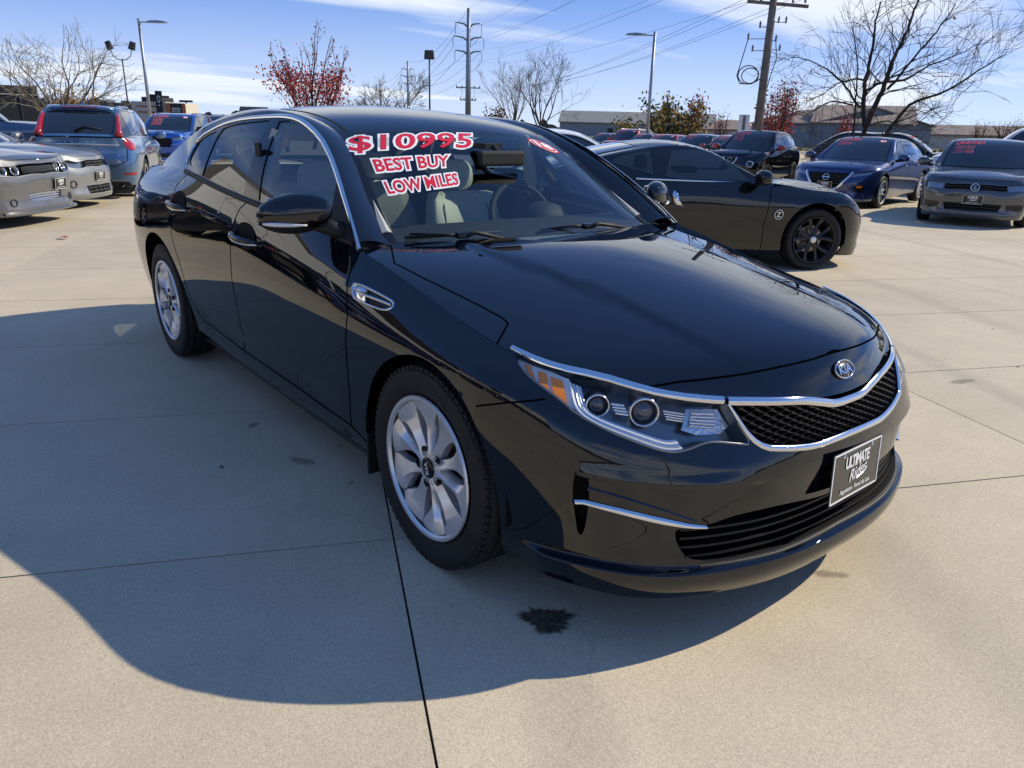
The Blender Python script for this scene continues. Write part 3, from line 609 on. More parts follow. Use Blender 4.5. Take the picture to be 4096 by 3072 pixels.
# ---------------------------------------------------------------- the black saloon in the foreground
KIA=empty('sedan_car',(0,0,0),0,'shiny black four-door sedan in the foreground with $10995 lettering on its windscreen','car')
def build_kia():
    S=KIA_SHELL; T=KIA_HOOD; G=KIA_TOP; D=KIA_SIDE; K=KD; R0=KIA
    vm=S.tv[-1]; tu=S.tu
    SL=mirror_surf(KIA_SIDE); PL=mirror_surf(KIA_PILLAR)
    for k_ in ('lamp','lampchrome','amberpod','amber1'): K[k_]=[(a_,min(b_,vm+.006+(.012 if k_=='lampchrome' else 0))) for a_,b_ in K[k_]]
    lamp=smooth_loop(K['lamp'],2,True,keep=(0,7,9)); 
    # --- openings on the shell
    gt=K['grille_top'][:5]; gb=K['grille_bot'][:4]
    gr=[gt[0]]+gt[1:]+[(0,.690)]; gl=[gb[0]]+gb[1:]+[(0,.512)]
    grille=smooth_loop(gr+flipu(gr[:-1][::-1])+flipu(gl[:-1])+gl[::-1],2,True,keep=(0,5,len(gr)*1+4,len(gr)*2-2,len(gr)*2-1))
    lt=[(.60,.247)]+K['lowg_top']+[(0,.262)]; lb=[(.625,.240),(.607,.185),(.585,.150),(.54,.128),(.386,.126),(.237,.127),(0,.133)]
    lowg=smooth_loop(lt+flipu(lt[:-1][::-1])+flipu(lb[:-1])+lb[::-1],2)
    vent=smooth_loop(K['vent'],2); fv=smooth_loop(K['fvent'],1)
    af=[(1.89,0.0)]+K['arch_f'][1:]; archf=np.array(af+[(1.085,0.0)]); archf_c=smooth_loop(archf[:-1],1,False)
    archf=np.concatenate([archf_c,[(1.085,-.02),(1.89,-.02)]])
    # rear arch from its ellipse in side view
    th=np.linspace(math.radians(-22),math.radians(202),40)
    ra=inv_xz(S,[(-2.755+.452*math.cos(t),.335+.395*math.sin(t)) for t in th],0,.3,U=np.interp([2.755-.452*math.cos(t) for t in th],-np.array(_r)[4,5:12,0],S.tu[5:12])); archr=np.concatenate([ra,[(ra[-1][0],-.03),(ra[0][0],-.03)]])
    seam=K['bumpseam']; ia=min(range(len(archf_c)),key=lambda i:abs(archf_c[i][0]-seam[0][0])+abs(archf_c[i][1]-seam[0][1]))
    # --- front bumper (whole width)
    rb=[(.9,.70),(.62,vm-.002)]
    half=[(0,0.0),(1.085,0.0)]+[tuple(p) for p in archf_c[ia:][::-1]]+seam+rb
    bump=half[1:]+flipu(half[1:][::-1])
    V1=panel_data(S,bump,[lamp,np.array(flipu(lamp)),grille,lowg,vent,np.array(flipu(vent))],res=.022,thick=.018,extra=[(u_,v_) for v_ in (.098,.102,.105,.108,.111,.114,.117,.120,.123) for u_ in np.arange(-1.06,1.061,.012)]+[(s_*u_,v_) for s_ in (1,-1) for v_ in (.374,.378,.382,.386,.390,.394,.398,.402,.408) for u_ in np.arange(.33,.92,.010)])
    bumper=mesh('front_bumper',*V1[:2],BLACK,R0,V1[2])
    # nose piece between grille chrome and bonnet cut
    hc=K['hoodcut']; cut=[(hc[-1][0]+.004,0)]+hc[::-1]; cut[-1]=(.110,1.0)
    nose=[(0.002,-1),(0.002,1)]+cut[::-1]+flipw(cut[1:])
    panel('nose_panel',T,smooth_loop(nose,0),BLACK,R0,res=.035,scale=(1,.6),thick=.01)
    # --- fenders
    hs=K['hoodseam']; 
    for sg,F in ((1,lambda L:[tuple(p) for p in L]),(-1,lambda L:flipu([tuple(p) for p in L]))):
        df=K['door_f']; low=K['door_low']
        fp=[(df[0][0],vm)]+df+[low[-1]]+[tuple(p) for p in archf_c[1:ia+1]]+seam+[(.93,.64),(.965,.69),(1.0,vm)]
        d1=panel_data(S,F(fp),[np.array(F(lamp)),np.array(F(fv))],res=.04,thick=.018)
        ft=[(hs[0][0],1.0)]+[(a,min(b,1.0)) for a,b in hs[1:]]+[(1.45,.86),(1.45,1.0)]
        ft=ft if sg>0 else flipw(ft)
        d2=panel_data(T,ft,res=.04,scale=(1,.8),thick=.0)
        fd=mesh('fender',d1[0],d1[1],BLACK,R0,d1[2]); mesh('fender_top',d2[0],d2[1],BLACK,fd,d2[2])
        strip('panel_seam',S,F([(df[0][0],vm)]+df),.0055,GASKET,fd,off=.0008)
        strip('panel_seam',S,F(seam),.005,GASKET,fd,off=.0008)
        # side vent on the fender
        w,f=recess('fender_vent',S,F(fv),.012,CHROME,GLOSSB,fd)
        strip('vent_frame',S,F(fv),.007,CHROME,fd,off=.0,closed=True,height=.004)
        a=np.array(F(K['fvent'])); p0=(a[9]+a[0])/2; p1=(a[4]+a[5])/2
        strip('vent_bar',S,[p0+(p1-p0)*.08,p0+(p1-p0)*.35,p1-(p1-p0)*.05],.007,CHROME,fd,off=-.004,height=.006)
        q=[a[0]*.9+a[3]*.1,a[0]*.62+a[3]*.38,a[9]*.62+a[6]*.38,a[9]*.9+a[6]*.1]
        panel('vent_badge',S,q,CHROME,fd,res=.03,off=-.003,thick=.01)
        # doors
        db=K['door_b']; dr=K['door_r']
        lowf=[p for p in low if p[0]<db[-1][0] and p[0]>df[-1][0]]; lowr=[p for p in low if p[0]>db[-1][0]+.01]
        d_f=[(df[0][0],vm)]+df+sorted(lowf)+db[::-1]+[(db[0][0]-.02,vm)]
        d_r=[(db[0][0]-.02,vm)]+db+sorted([p for p in lowr if p[0]<dr[-1][0]-.005])+dr[::-1]+[(dr[0][0],vm)]
        fdoor=mesh('front_door',*panel_data(S,F(d_f),res=.05,thick=.018)[:2],BLACK,R0) if False else panel('front_door',S,F(d_f),BLACK,R0,res=.05,thick=.018)
        rdoor=panel('rear_door',S,F(d_r),BLACK,R0,res=.05,thick=.018,holes=[np.array(F(archr))])
        strip('door_seam',S,F([(db[0][0]-.02,vm)]+db),.0055,GASKET,rdoor,off=.0008)
        strip('door_seam',S,F([(dr[0][0],vm)]+dr),.0055,GASKET,rdoor,off=.0008)
        strip('door_seam',S,F(sorted(low)),.006,GASKET,fdoor,off=.0008)
        # sill
        sl=sorted(low); sp=[(1.885,0.004),(1.86,.11)]+sl+[(sl[-1][0]+.10,.16),(3.78,.10),(3.80,.004)]
        sill=panel('sill',S,F(sp),BLACK,R0,res=.05,thick=.02,holes=[np.array(F(archf)),np.array(F(archr))])
        strip('sill_moulding',S,F([(1.9,.052),(2.6,.050),(3.3,.052),(3.72,.058)]),.018,MATTB,sill,off=.0,height=.006)
        # quarter and rear bumper half
        qp=[(dr[0][0],vm)]+dr+[(sl[-1][0]+.10,.16),(3.85,.05),(3.9,.0),(4.75,.0),(5.1,.0),(5.95,.0),(5.95,vm),(4.75,vm)]
        q=panel('quarter_panel',S,F(qp),BLACK,R0,res=.06,thick=.018,holes=[np.array(F(archr))])
        tl=[(5.00,.700),(5.12,.705),(5.25,.69),(5.40,.68),(5.40,.60),(5.27,.575),(5.19,.58),(5.10,.64)]
        rl=panel('tail_lamp',S,F(smooth_loop(tl,1)),REDL,R0,res=.04,off=.003,thick=.006)
        # handles
        for key,dn in (('handle_fp',fdoor),('handle_rp',rdoor)):
            (u0,v0),(u1,v1)=K[key]; uc,vc=(u0+u1)/2,(v0+v1)/2; L=abs(u1-u0)
            an=np.linspace(0,2*np.pi,28,endpoint=False)
            cup=[(uc+math.cos(t)*L*.40,vc+.008+math.sin(t)*.043) for t in an]
            panel('handle_cup_shade',S,F(cup),DARK,dn,res=.03,off=.0012)  # flush dark oval, the hollow's shade put into its colour
            pts=[(u0+(u1-u0)*t,v0+(v1-v0)*t-.004*math.sin(math.pi*t)) for t in np.linspace(0,1,9)]
            Pp=S.P(F(pts)); Nn=S.N(F(pts)); h=[.006,.022,.032,.036,.038,.036,.032,.022,.006]
            for nm,mt_,dz,rr in (('handle',BLACK,.004,[.007,.011,.013,.014,.014,.014,.013,.011,.007]),('handle_chrome',CHROME,-.006,[.004,.008,.010,.011,.011,.011,.010,.008,.004])):
                m=MB(); m.tube([tuple(Pp[i]+Nn[i]*(h[i]+(0 if nm=='handle' else -.002))+np.array([0,0,dz])) for i in range(9)],rr,10); m.build(nm,mt_,dn,smooth=True)
        # greenhouse side
        DS=D if sg>0 else SL
        ch=K['chrome']
        dripx=np.array(_dxz); 
        beltz=lambda x: _bx(np.array([x]))[0][1]
        top=[tuple(p) for p in Curve(dripx)(np.linspace(0,Curve(dripx).t[-1],60))]
        bl=[(x,beltz(x)-.004) for x in np.linspace(-3.08,-.555,30)]
        outl=top+bl; xq=-2.40
        fr=[p for p in top if p[0]>xq]+[(xq,1.26),(xq,beltz(xq)-.004)]+[p for p in bl if p[0]>xq]
        wins=[smooth_loop(K[k],2,True,keep=kp) for k,kp in (('win_f',(0,8,9)),('win_r',(3,4,5)),('win_q',(1,2)))]
        gfr=panel('window_frame',DS,fr,GLOSSB,R0,holes=wins,res=.06,thick=.02)
        cp=[p for p in top if p[0]<=xq]+[p for p in bl if p[0]<=xq]+[(xq,beltz(xq)-.004),(xq,1.26)]
        # gap filled with the painted rear pillar
        panel('rear_pillar',DS,cp,BLACK,R0,res=.06)
        for nm,wn,mt_ in (('front_side_window',wins[0],SIDEG),('rear_side_window',wins[1],SIDEG),('quarter_window',wins[2],DARKG)):
            panel(nm,DS,wn,mt_,R0,res=.08,off=-.004)
        strip('window_chrome',DS,smooth_loop(ch,1,False),[.010,.020,.022,.022,.020,.018],CHROME,gfr,off=.001,height=.006)
        strip('belt_moulding',DS,[(x,beltz(x)+.004) for x in np.linspace(-2.36,-.56,24)],.026,MATTB,gfr,off=.001,height=.005)
        panel('mirror_sail',DS,[(-.722,.968),(-.812,1.128),(-.795,1.125),(-.69,1.052),(-.555,.952),(-.60,.949),(-.66,.956)],MATTB,gfr,res=.05,off=.004)
        panel('pillar',KIA_PILLAR if sg>0 else PL,[(0,0),(1,0),(1,1),(0,1)],BLACK,R0,res=.05,scale=(3.2,.12))
    strip('bonnet_seam',T,[(hs[0][0],1.0)]+hs[1:],.0055,GASKET,R0,off=.0008,scale=(1,.8)); strip('bonnet_seam',T,flipw([(hs[0][0],1.0)]+hs[1:]),.0055,GASKET,R0,off=.0008,scale=(1,.8))
    # --- bonnet
    hr=K['hoodrear']; ctr=[hr[0],hr[1],hr[2],hr[3],(hr[4][0],0)]
    rt=[(cut[0][0],0)]+hc[::-1][0:]; rt=[(hc[-1][0]+.004,0)]+hc[::-1][:-1]+[(.112,1.0),(hs[0][0],1.0)]+hs[1:]+ctr[1:]
    hood=rt+flipw(rt[1:-1][::-1])
    bon=panel('bonnet',T,hood,BLACK,R0,res=.035,scale=(1,.8),thick=.012)
    strip('bonnet_cut',T,[(a,b) for a,b in flipw(rt[1:7][::-1])]+rt[:7],.006,GASKET,bon,off=.0008,scale=(1,.7))
    # --- cowl
    ws=np.linspace(-1,1,25); B0=T.P([(np.interp(abs(w),[0,.3,.62,.86,1],[ctr[4][0],ctr[3][0],ctr[2][0],ctr[0][0],1.42]),w*.97) for w in ws])-np.array([0,0,.014]); B1=G.P([(.0,w*.99) for w in ws])-np.array([0,0,.004]); 
    Bm=(B0+B1)/2-np.array([0,0,.012])
    n=len(ws); mesh('cowl',np.concatenate([B0,Bm,B1]),[(r*n+i,r*n+i+1,(r+1)*n+i+1,(r+1)*n+i) for r in range(2) for i in range(n-1)],MATTB,R0)
    # --- windscreen, roof, rear window
    wt=K['wstop']; a=[(0.735,.0)]
    hd=.735; wl=.955
    wsl=[(0.004,-wl),(0.004,wl),(.30,wl),(hd-.03,wl),(hd+.004,wl-.04),(hd,.6),(hd-.004,0),(hd,-.6),(hd+.004,-wl+.04),(hd-.03,-wl),(.30,-wl)]
    wsp=panel('windscreen',G,wsl,WSG,R0,res=.07,scale=(1,.62))
    fr=[(0.0,-1),(0,1),(hd+.03,1),(hd+.012,.6),(hd+.008,0),(hd+.012,-.6),(hd+.03,-1)]
    panel('windscreen_surround',G,fr,GLOSSB,R0,holes=[np.array(wsl)],res=.06,scale=(1,.62),off=.0)
    rl_=[(hd+.03,1),(hd+.012,.6),(hd+.008,0),(hd+.012,-.6),(hd+.03,-1),(2.15,-1),(2.13,0),(2.15,1)]
    rf=panel('roof',G,rl_,BLACK,R0,res=.07,scale=(1,.6))
    for w in (-.93,.93): strip('roof_ditch',G,[(hd+.03,w),(1.2,w),(1.7,w),(2.1,w)],.014,MATTB,rf,off=.001,scale=(1,.6))
    panel('rear_window',G,[(2.15,-.9),(2.15,.9),(2.93,.88),(2.96,0),(2.93,-.88)],DARKG,R0,res=.08,scale=(1,.6))
    panel('rear_window_surround',G,[(2.15,-1),(2.13,0),(2.15,1),(3.03,1),(3.03,-1)],GLOSSB,R0,holes=[np.array([(2.15,-.9),(2.15,.9),(2.93,.88),(2.96,0),(2.93,-.88)])],res=.08,scale=(1,.6))
    panel('head_lining',G,[(hd+.02,-.95),(hd+.02,.95),(2.15,.95),(2.15,-.95)],LINER,R0,res=.12,scale=(1,.6),off=-.035)
    # boot lid
    DK=loft_surf([(-3.05,.76,1.078),(-3.3,.73,1.06),(-3.75,.64,1.035),(-3.88,.50,1.03)],[(-3.30,0,1.10),(-3.50,0,1.085),(-3.82,0,1.075),(-3.93,0,1.045)],p=2.2); orient_out(DK,((.4,.1),(-3.4,0,.5)))
    panel('boot_lid',DK,[(0,-1),(0,1),(DK.t[-1],1),(DK.t[-1],-1)],BLACK,R0,res=.1,scale=(1,.7))
    # --- grille
    wv,_=recess('grille_housing',S,grille,.045,GLOSSB,DARK,R0,shrink=.985)
    gm=MB(); per=.047; amp=.0085; vv0,vv1=.49,.77; rows=15
    for j in range(rows):
        v=vv0+(vv1-vv0)*j/(rows-1); ph=(j%2)*math.pi
        us=np.arange(-.47,.4701,per/8); pts=[(u,v+amp*math.sin(2*math.pi*u/per+ph)) for u in us]
        ins=pip(np.array(pts),grille); P=S.P(pts); N=S.N(pts); run=[]
        for i in range(len(pts)+1):
            if i<len(pts) and ins[i]: run.append(i)
            else:
                if len(run)>2:
                    # blade-like scallop: sloped strip, thick in depth
                    A=[P[q]-N[q]*.004+np.array([0,0,.0028]) for q in run]; Bq=[P[q]-N[q]*.006-np.array([0,0,.0028]) for q in run]; Cq=[P[q]-N[q]*.030-np.array([0,0,.001]) for q in run]; Dq=[P[q]-N[q]*.030+np.array([0,0,.004]) for q in run]
                    V=[]; 
                    for q in range(len(run)): V+=[A[q],Bq[q],Cq[q],Dq[q]]
                    F=[]
                    for q in range(len(run)-1):
                        for k in range(4): F.append((q*4+k,q*4+(k+1)%4,(q+1)*4+(k+1)%4,(q+1)*4+k))
                    gm.add(V,F)
                run=[]
    go=gm.build('grille_mesh',mat('grille_satin_black',(.05,.05,.055),.22,.7,.6),R0,smooth='auto'); go['kind']='stuff'
    # chrome frame of the grille
    tl=[(a,b+.012) for a,b in gr[:-1]]+[(0,.702)]; up=flipu(tl[:-1])[0:]+tl[::-1]
    strip('grille_chrome',S,smooth_loop(flipu(tl)[:-1]+tl[::-1],2,False),.022,CHROME,R0,off=.0,height=.008,res=.02)
    bl_=[(a,b-.010) for a,b in gl[:-1]]+[(0,.502)]
    strip('grille_chrome',S,smooth_loop([(-gt[0][0],gt[0][1])]+flipu(bl_)[:-1]+bl_[::-1]+[gt[0]],2,False,keep=(1,)),[.004,.016,.018,.018,.018,.016,.004],CHROME,R0,off=.0,height=.007,res=.02)
    # --- lower grille with slats
    recess('lower_grille_housing',S,lowg,.07,MATTB,DARK,R0,shrink=.97)
    lowp=np.asarray(lowg)
    for j,v in enumerate((.150,.178,.206,.234)):
        us=np.linspace(-.60,.60,61); ins=pip(np.array([(u,v) for u in us]),lowp); us=us[ins]
        if len(us)<4: continue
        P=S.P([(u,v) for u in us]); N=S.N([(u,v) for u in us]); V=[]
        for p,nn in zip(P,N):
            p=np.array(p)-nn*.012; V+=[p+[0,0,.003],p-[0,0,.004],p-nn*.05-[0,0,.010],p-nn*.05-[0,0,.003]]
        F=[(q*4+k,q*4+(k+1)%4,(q+1)*4+(k+1)%4,(q+1)*4+k) for q in range(len(P)-1) for k in range(4)]
        m=MB(); m.add(V,F); m.build('grille_slat',MATTB,R0,smooth='auto')
    strip('lip_trim',S,[(-.55,.118),(-.3,.116),(0,.120),(.3,.116),(.55,.118)],.012,MATTB,R0,off=.0,height=.003)
    # --- corner vents and blades
    for F in (lambda L:[tuple(p) for p in L],lambda L:flipu([tuple(p) for p in L])):
        recess('corner_vent',S,F(vent),.035,GLOSSB,DARK,bumper)
        strip('chrome_blade',S,F(smooth_loop(K['blade'],1,False)),[.010,.015,.017,.018,.014,.006],CHROME,bumper,off=.002,height=.010)
        strip('bumper_ridge',S,F(smooth_loop(K['crease_mid'],1,False)),[.012,.016,.016,.010],BLACK,bumper,off=-.002,height=.008)
    # --- headlamps
    for sg,F in ((1,lambda L:[tuple(p) for p in L]),(-1,lambda L:flipu([tuple(p) for p in L]))):
        hl=empty('headlamp',(0,0,0)); hl.parent=R0
        recess('lamp_housing',S,F(lamp),.060,LAMPIN,LAMPIN,hl,shrink=.95)
        panel('lens',S,F(lamp),LENS,hl,res=.03,off=.0)
        strip('lamp_chrome',S,F(smooth_loop(K['lampchrome'],1,False)),[.012,.018,.020,.020,.020,.020],CHROME,hl,off=.0,height=.007)
        strip('lamp_bezel',S,F([tuple(q) for q in smooth_loop(K['lamp'][8:23],1,False)]),.005,LAMPIN,hl,off=.0,height=.003)
        panel('indicator_pod',S,F(K['amberpod']),WHITEP,hl,res=.03,off=-.016,thick=.02)
        for a_ in ('amber1','amber2','amber3'): panel('amber_lens',S,F(K[a_]),AMBER,hl,res=.02,off=-.010,thick=.008)
        dl=smooth_loop(K['drl'],2,False); tg=np.gradient(dl,axis=0); nn=np.stack([tg[:,1],-tg[:,0]],1); nn/=np.linalg.norm(nn,axis=1,keepdims=True)
        if nn[len(nn)//2,1]<0: nn=-nn
        for k_,(of_,mt_) in enumerate(((-.007,WHITEP),(.004,HEADS),(.014,WHITEP),(.023,HEADS))):
            strip('light_guide',S,F([tuple(q) for q in dl+nn*of_]),.0085,mt_,hl,off=-.014-.002*k_,height=.007)
        for key,r in (('proj1',.024),('proj2',.030)):
            u,v=K[key][0]; M=frame_at(S,F([(u,v)])[0],off=-.030)
            c=M.translation; X=Vector((.80,-.60*sg,.06)).normalized(); Y=Vector((0,0,1)); Zx=Y.cross(X).normalized(); Y=X.cross(Zx)
            M2=Matrix(((Zx.x,Y.x,X.x,c.x),(Zx.y,Y.y,X.y,c.y),(Zx.z,Y.z,X.z,c.z),(0,0,0,1)))
            m=MB(); m.lathe([(r*1.34,-.035),(r*1.34,.006),(r*1.29,.011),(r*1.18,.012),(r*1.10,.004),(r*1.05,-.018)],36,'z'); mesh('projector_ring',xform(m.V,M2),m.F,HEADS,hl)
            m=MB(); m.lathe([(r*1.05,-.016)]+[(r*1.03*math.cos(t),-.016+.024*math.sin(t)) for t in np.linspace(0,math.pi/2*.98,7)],32,'z'); mesh('projector_lens',xform(m.V,M2),m.F,mat('projector_glass',(.04,.05,.07),.02,0,.8,1.0),hl)
        panel('reflector',S,F(K['refl']),mat('faceted_reflector',(.62,.63,.66),.30,1.0,bump=(90,.5)),hl,res=.02,off=-.035)
        rf_=np.array(K['refl']); 
        for q in range(5):
            t=.18+.14*q; A_=rf_[0]*(1-t)+rf_[5]*t; B_=rf_[1]*(1-t)+rf_[3]*t; strip('reflector_flute',S,F([tuple(A_*.85+B_*.15),tuple(A_*.15+B_*.85)]),.006,HEADS,hl,off=-.033,height=.005)
        (u1,v1),(u2,v2)=K['proj1'][0],K['proj2'][0]
        for dv in (.018,.006,-.006,-.018): strip('lamp_rib',S,F([((u1*.64+u2*.36),(v1*.64+v2*.36)+dv),((u1*.36+u2*.64),(v1*.36+v2*.64)+dv)]),.006,HEADS,hl,off=-.035,height=.004)
        for dv in (.020,.010,0,-.010): strip('lamp_rib',S,F([(u2-.060,v2+dv),(u2-.120,v2+dv-.004)]),.005,HEADS,hl,off=-.038,height=.003)
    # --- badge
    sb=min(np.linspace(.06,.2,141),key=lambda q:abs(T.P([(q,0.)])[0][0]-.815)); M=frame_at(T,(sb,0.0),off=.001)
    bd=empty('badge',(0,0,0)); bd.parent=R0
    m=MB(); E=[(math.cos(t),math.sin(t)) for t in np.linspace(0,2*np.pi,40,endpoint=False)]
    V=[(x*.049,y*.027,0) for x,y in E]+[(x*.047,y*.0255,.005) for x,y in E]+[(0,0,.007)]; m.add(V,[(i,(i+1)%40,40+(i+1)%40,40+i) for i in range(40)]+[(40+i,40+(i+1)%40,80) for i in range(40)])
    mesh('badge_plate',xform(m.V,M),m.F,PLATEB,bd)
    m=MB(); m.tube([(x*.047,y*.0255,.005) for x,y in E],.0024,6,closed=True); mesh('badge_rim',xform(m.V,M),m.F,CHROME,bd)
    text_flat('badge_letters','KIA',.036,M@Matrix.Translation((0,0,.0075)),CHROME,bd,offset=.02,sx=1.15)
    # --- dealer plate
    pr,tl_,yw=math.radians(-2.0),math.radians(-3.8),math.radians(-3.5)
    X=Vector((math.sin(yw),math.cos(yw),math.sin(pr))).normalized(); Yv=Vector((math.sin(tl_),-math.sin(pr),math.cos(tl_))); Yv=(Yv-Yv.dot(X)*X).normalized(); Z=X.cross(Yv)
    dealer_plate(R0,Matrix(((X.x,Yv.x,Z.x,.893),(X.y,Yv.y,Z.y,.026),(X.z,Yv.z,Z.z,.422),(0,0,0,1))))
    # --- windscreen lettering (vinyl stuck to the glass)
    def on_ws(q,off):
        A=np.array(K[q],float)    # bottom-left, top-left, top-right, bottom-right
        def fn(t):
            x=t[:,0:1];y=t[:,1:2]; uv=(A[0]*(1-x)+A[3]*x)*(1-y)+(A[1]*(1-x)+A[2]*x)*y
            uv=uv+np.array([0,0])
            return G.P(uv)+G.N(uv)*off
        return fn
    for q,s,k in (('price','$10995',1.0),('best','BEST BUY',1.0),('low','LOW MILES',1.0)):
        dc=text_on('price_lettering_outline',s,on_ws(q,.0012),LETW,wsp,offset=.080 if q=='price' else .12,spacing=1.0)
        text_on('price_lettering',s,on_ws(q,.0022),LETR,wsp,offset=.016 if q=='price' else .022,spacing=1.0)
    yc=np.array(K['year'][0]); e=[(math.cos(t),math.sin(t)) for t in np.linspace(0,2*np.pi,36,endpoint=False)]
    ax=(np.array(K['year'][2])-np.array(K['year'][1]))/2; ay=np.array([.055,.0])
    for nm,r,mt_,of in (('year_disc',1.0,LETR,.0012),('year_ring',.88,LETW,.0018),('year_disc',.80,LETR,.0024)):
        panel(nm,G,[tuple(yc+ax*x*r+ay*y*r) for x,y in e],mt_,wsp,res=.03,scale=(1,.6),off=of)
    def fy(t):
        uv=yc+ax*((t[:,0:1]-.5)*1.05)+ay*((t[:,1:2]-.5)*.95); return G.P(uv)+G.N(uv)*.0032
    text_on('year_lettering','18',fy,LETW,wsp,offset=.04)
    # --- wipers
    for pts in (((-.555,-.60,.968),(-.46,-.43,.962),(-.43,-.27,.945)),((-.50,-.03,.955),(-.44,.18,.962),(-.43,.42,.945))):
        wp=empty('wiper',(0,0,0)); wp.parent=R0
        c=Vector(pts[1])
        m=MB(); m.tube([pts[0],(c+Vector((-.03,-.06,.004)))[:],(c)[:]],[.004,.006,.007],8); m.tube([c[:],(c+Vector((.01,.05,.010)))[:],pts[2]],[.010,.008,.006],8); m.build('wiper_arm',MATTB,wp,smooth=True)
        m=MB(); m.box((c+Vector((-.005,.0,.002)))[:],(.03,.055,.022)); m.build('wiper_pivot',GLOSSB,wp,bevel=.006)
        p0=Vector(pts[0]); m=MB(); m.tube([(p0+Vector((.0,-.02,-.012)))[:],(c+Vector((-.06,.06,-.004)))[:],(c+Vector((-.06,.22,-.006)))[:]],.006,6); m.build('wiper_blade',MATTB,wp,smooth=True)
    # --- outside mirrors
    for s in (-1,1):
        mr=empty('door_mirror',(0,0,0)); mr.parent=R0
        def blob(fu,n=24,mm=16):
            V=[];F=[]
            for i in range(mm+1):
                t=math.pi*i/mm
                for k in range(n):
                    V.append(fu(t,2*math.pi*k/n))
            for i in range(mm):
                for k in range(n): F.append((i*n+k,i*n+(k+1)%n,(i+1)*n+(k+1)%n,(i+1)*n+k))
            return V,F
        def sgnp(a,p): return math.copysign(abs(a)**p,a)
        def cap(t,p,z0=None):
            ly=math.cos(t); rr=math.sin(t)**.62; x=sgnp(math.cos(p),.85)*rr; z=sgnp(math.sin(p),.80)*rr
            w=1-.22*(ly+.0)**2*(1 if ly>0 else .4)
            X=.066*x*w if x>0 else .050*x*w; Z=.070*z*w
            return (-.760+X-.055*ly, s*(.945+.112*ly), 1.036+Z-.012*ly)
        V,F=blob(cap); zc=1.012
        up=[(x,y,max(z,zc-.004)) for x,y,z in V]; lo=[(x,y,min(z,zc-.016)) for x,y,z in V]
        m=MB(); m.add(up,F); m.build('mirror_cap',BLACK,mr,smooth='auto')
        m=MB(); m.add([(-.765+(x+.765)*.97,y,z) for x,y,z in lo],F); m.build('mirror_base',MATTB,mr,smooth='auto')
        m=MB(); m.add([(-.765+(x+.765)*.985,y,min(max(z,zc-.018),zc-.002)) for x,y,z in V],F); m.build('mirror_band',GLOSSB,mr,smooth='auto')
        ind=[cap(t,.0) for t in np.linspace(.35,1.7,10)]; m=MB(); m.tube([(x+.002,y,zc-.010) for x,y,z in ind],[.004,.006,.0075,.008,.008,.0075,.007,.006,.004,.003],8); m.build('indicator_strip',mat('clear_indicator',(.75,.74,.70),.15,0,.5,1.0),mr,smooth=True)
        m=MB(); m.tube([(-.655,s*.80,.972),(-.69,s*.845,.988),(-.72,s*.885,1.004)],[.036,.029,.027],12); m.build('mirror_stalk',MATTB,mr,smooth=True)
        m=MB(); m.box((-.812,s*.94,1.04),(.004,.15,.085),Matrix.Rotation(math.radians(26*s),3,'Z')); m.build('mirror_face',MIRR,mr,bevel=.02)
    # --- wheels and wheel wells
    WB=2.805
    hubs=[]
    for x in (0,-WB):
        for s in (-1,1):
            h=wheel('wheel',(x,s*.795,.330),s,.331,.230,.205,'ten',R0,rot=math.radians(-6 if x==0 else 10))
            if s<0:
                text_flat('hub_lettering','KIA',.022,Matrix.Translation((0,-.092,0))@Matrix.Rotation(math.radians(-100),4,'Y')@Matrix.Rotation(math.pi/2,4,'X'),LETW,h,offset=.02,sx=1.2)
                tyre_text('YOKOHAMA' if x==0 else 'ECSTA 4X',h,s,.262,-.1045,mat('sidewall_letters',(.035,.035,.036),.7),math.radians(70),.030)
            m=MB(); m.lathe([(.375,-s*.16+s*.09),(.385,s*.09),(.385,s*.095)],40,'y',c=(x-.01,s*.80,.335)); 
            V=[v for v in m.V]; 
            m2=MB(); V=[]
            for q in range(25):
                a=math.radians(-6)+math.radians(192)*q/24
                for r_,h_ in ((.02,-s*.26),(.398,-s*.26),(.398,s*.072)): V.append((x-.012+r_*math.cos(a),s*.80+h_,.335+r_*math.sin(a)))
            m2.add(V,[(q*3+i,q*3+i+1,(q+1)*3+i+1,(q+1)*3+i) for q in range(24) for i in range(2)]); m2.build('wheel_well',DARK,R0,smooth=True)
    # mud guard behind the front wheel
    for s in (-1,1):
        m=MB(); m.box((-.395,s*.80,.235),(.012,.17,.16)); m.build('mud_guard',MATTB,R0,bevel=.004)
    # floor pan
    m=MB(); m.box((-1.42,0,.20),(1.9,1.50,.03)); m.build('floor_pan',DARK,R0); m=MB(); m.box((.36,0,.24),(.62,1.0,.03)); m.build('under_tray',DARK,R0); m=MB(); m.box((-3.26,0,.28),(.8,1.0,.03)); m.build('under_tray',DARK,R0)
    m=MB(); m.box((.62,0,.42),(.05,1.1,.42)); m.box((-.36,0,.55),(.04,1.4,.60)); m.build('bulkhead',DARK,R0)
    m=MB(); m.box((-2.75,0,.62),(.04,1.5,.80)); m.build('rear_bulkhead',INTB,R0)
    # --- interior
    prof=[(-.42,.80),(-.50,.925),(-.62,.948),(-.85,.955),(-1.00,.925),(-1.06,.86),(-1.02,.70),(-.95,.45)]
    m=MB(); m.prism(prof,-.74,.74,'y'); m.build('dashboard',INTB,R0,bevel=.02,seg=3)
    m=MB(); m.lathe([(.15,-.04),(.145,.03),(.10,.07),(.04,.09),(.001,.092)],24,'x',c=(-.93,.37,.862)); m.build('instrument_hood',INTB,R0,smooth=True)
    st=empty('steering_wheel',(-1.10,.37,.905)); st.parent=R0; st.rotation_euler=(0,math.radians(-24),0)
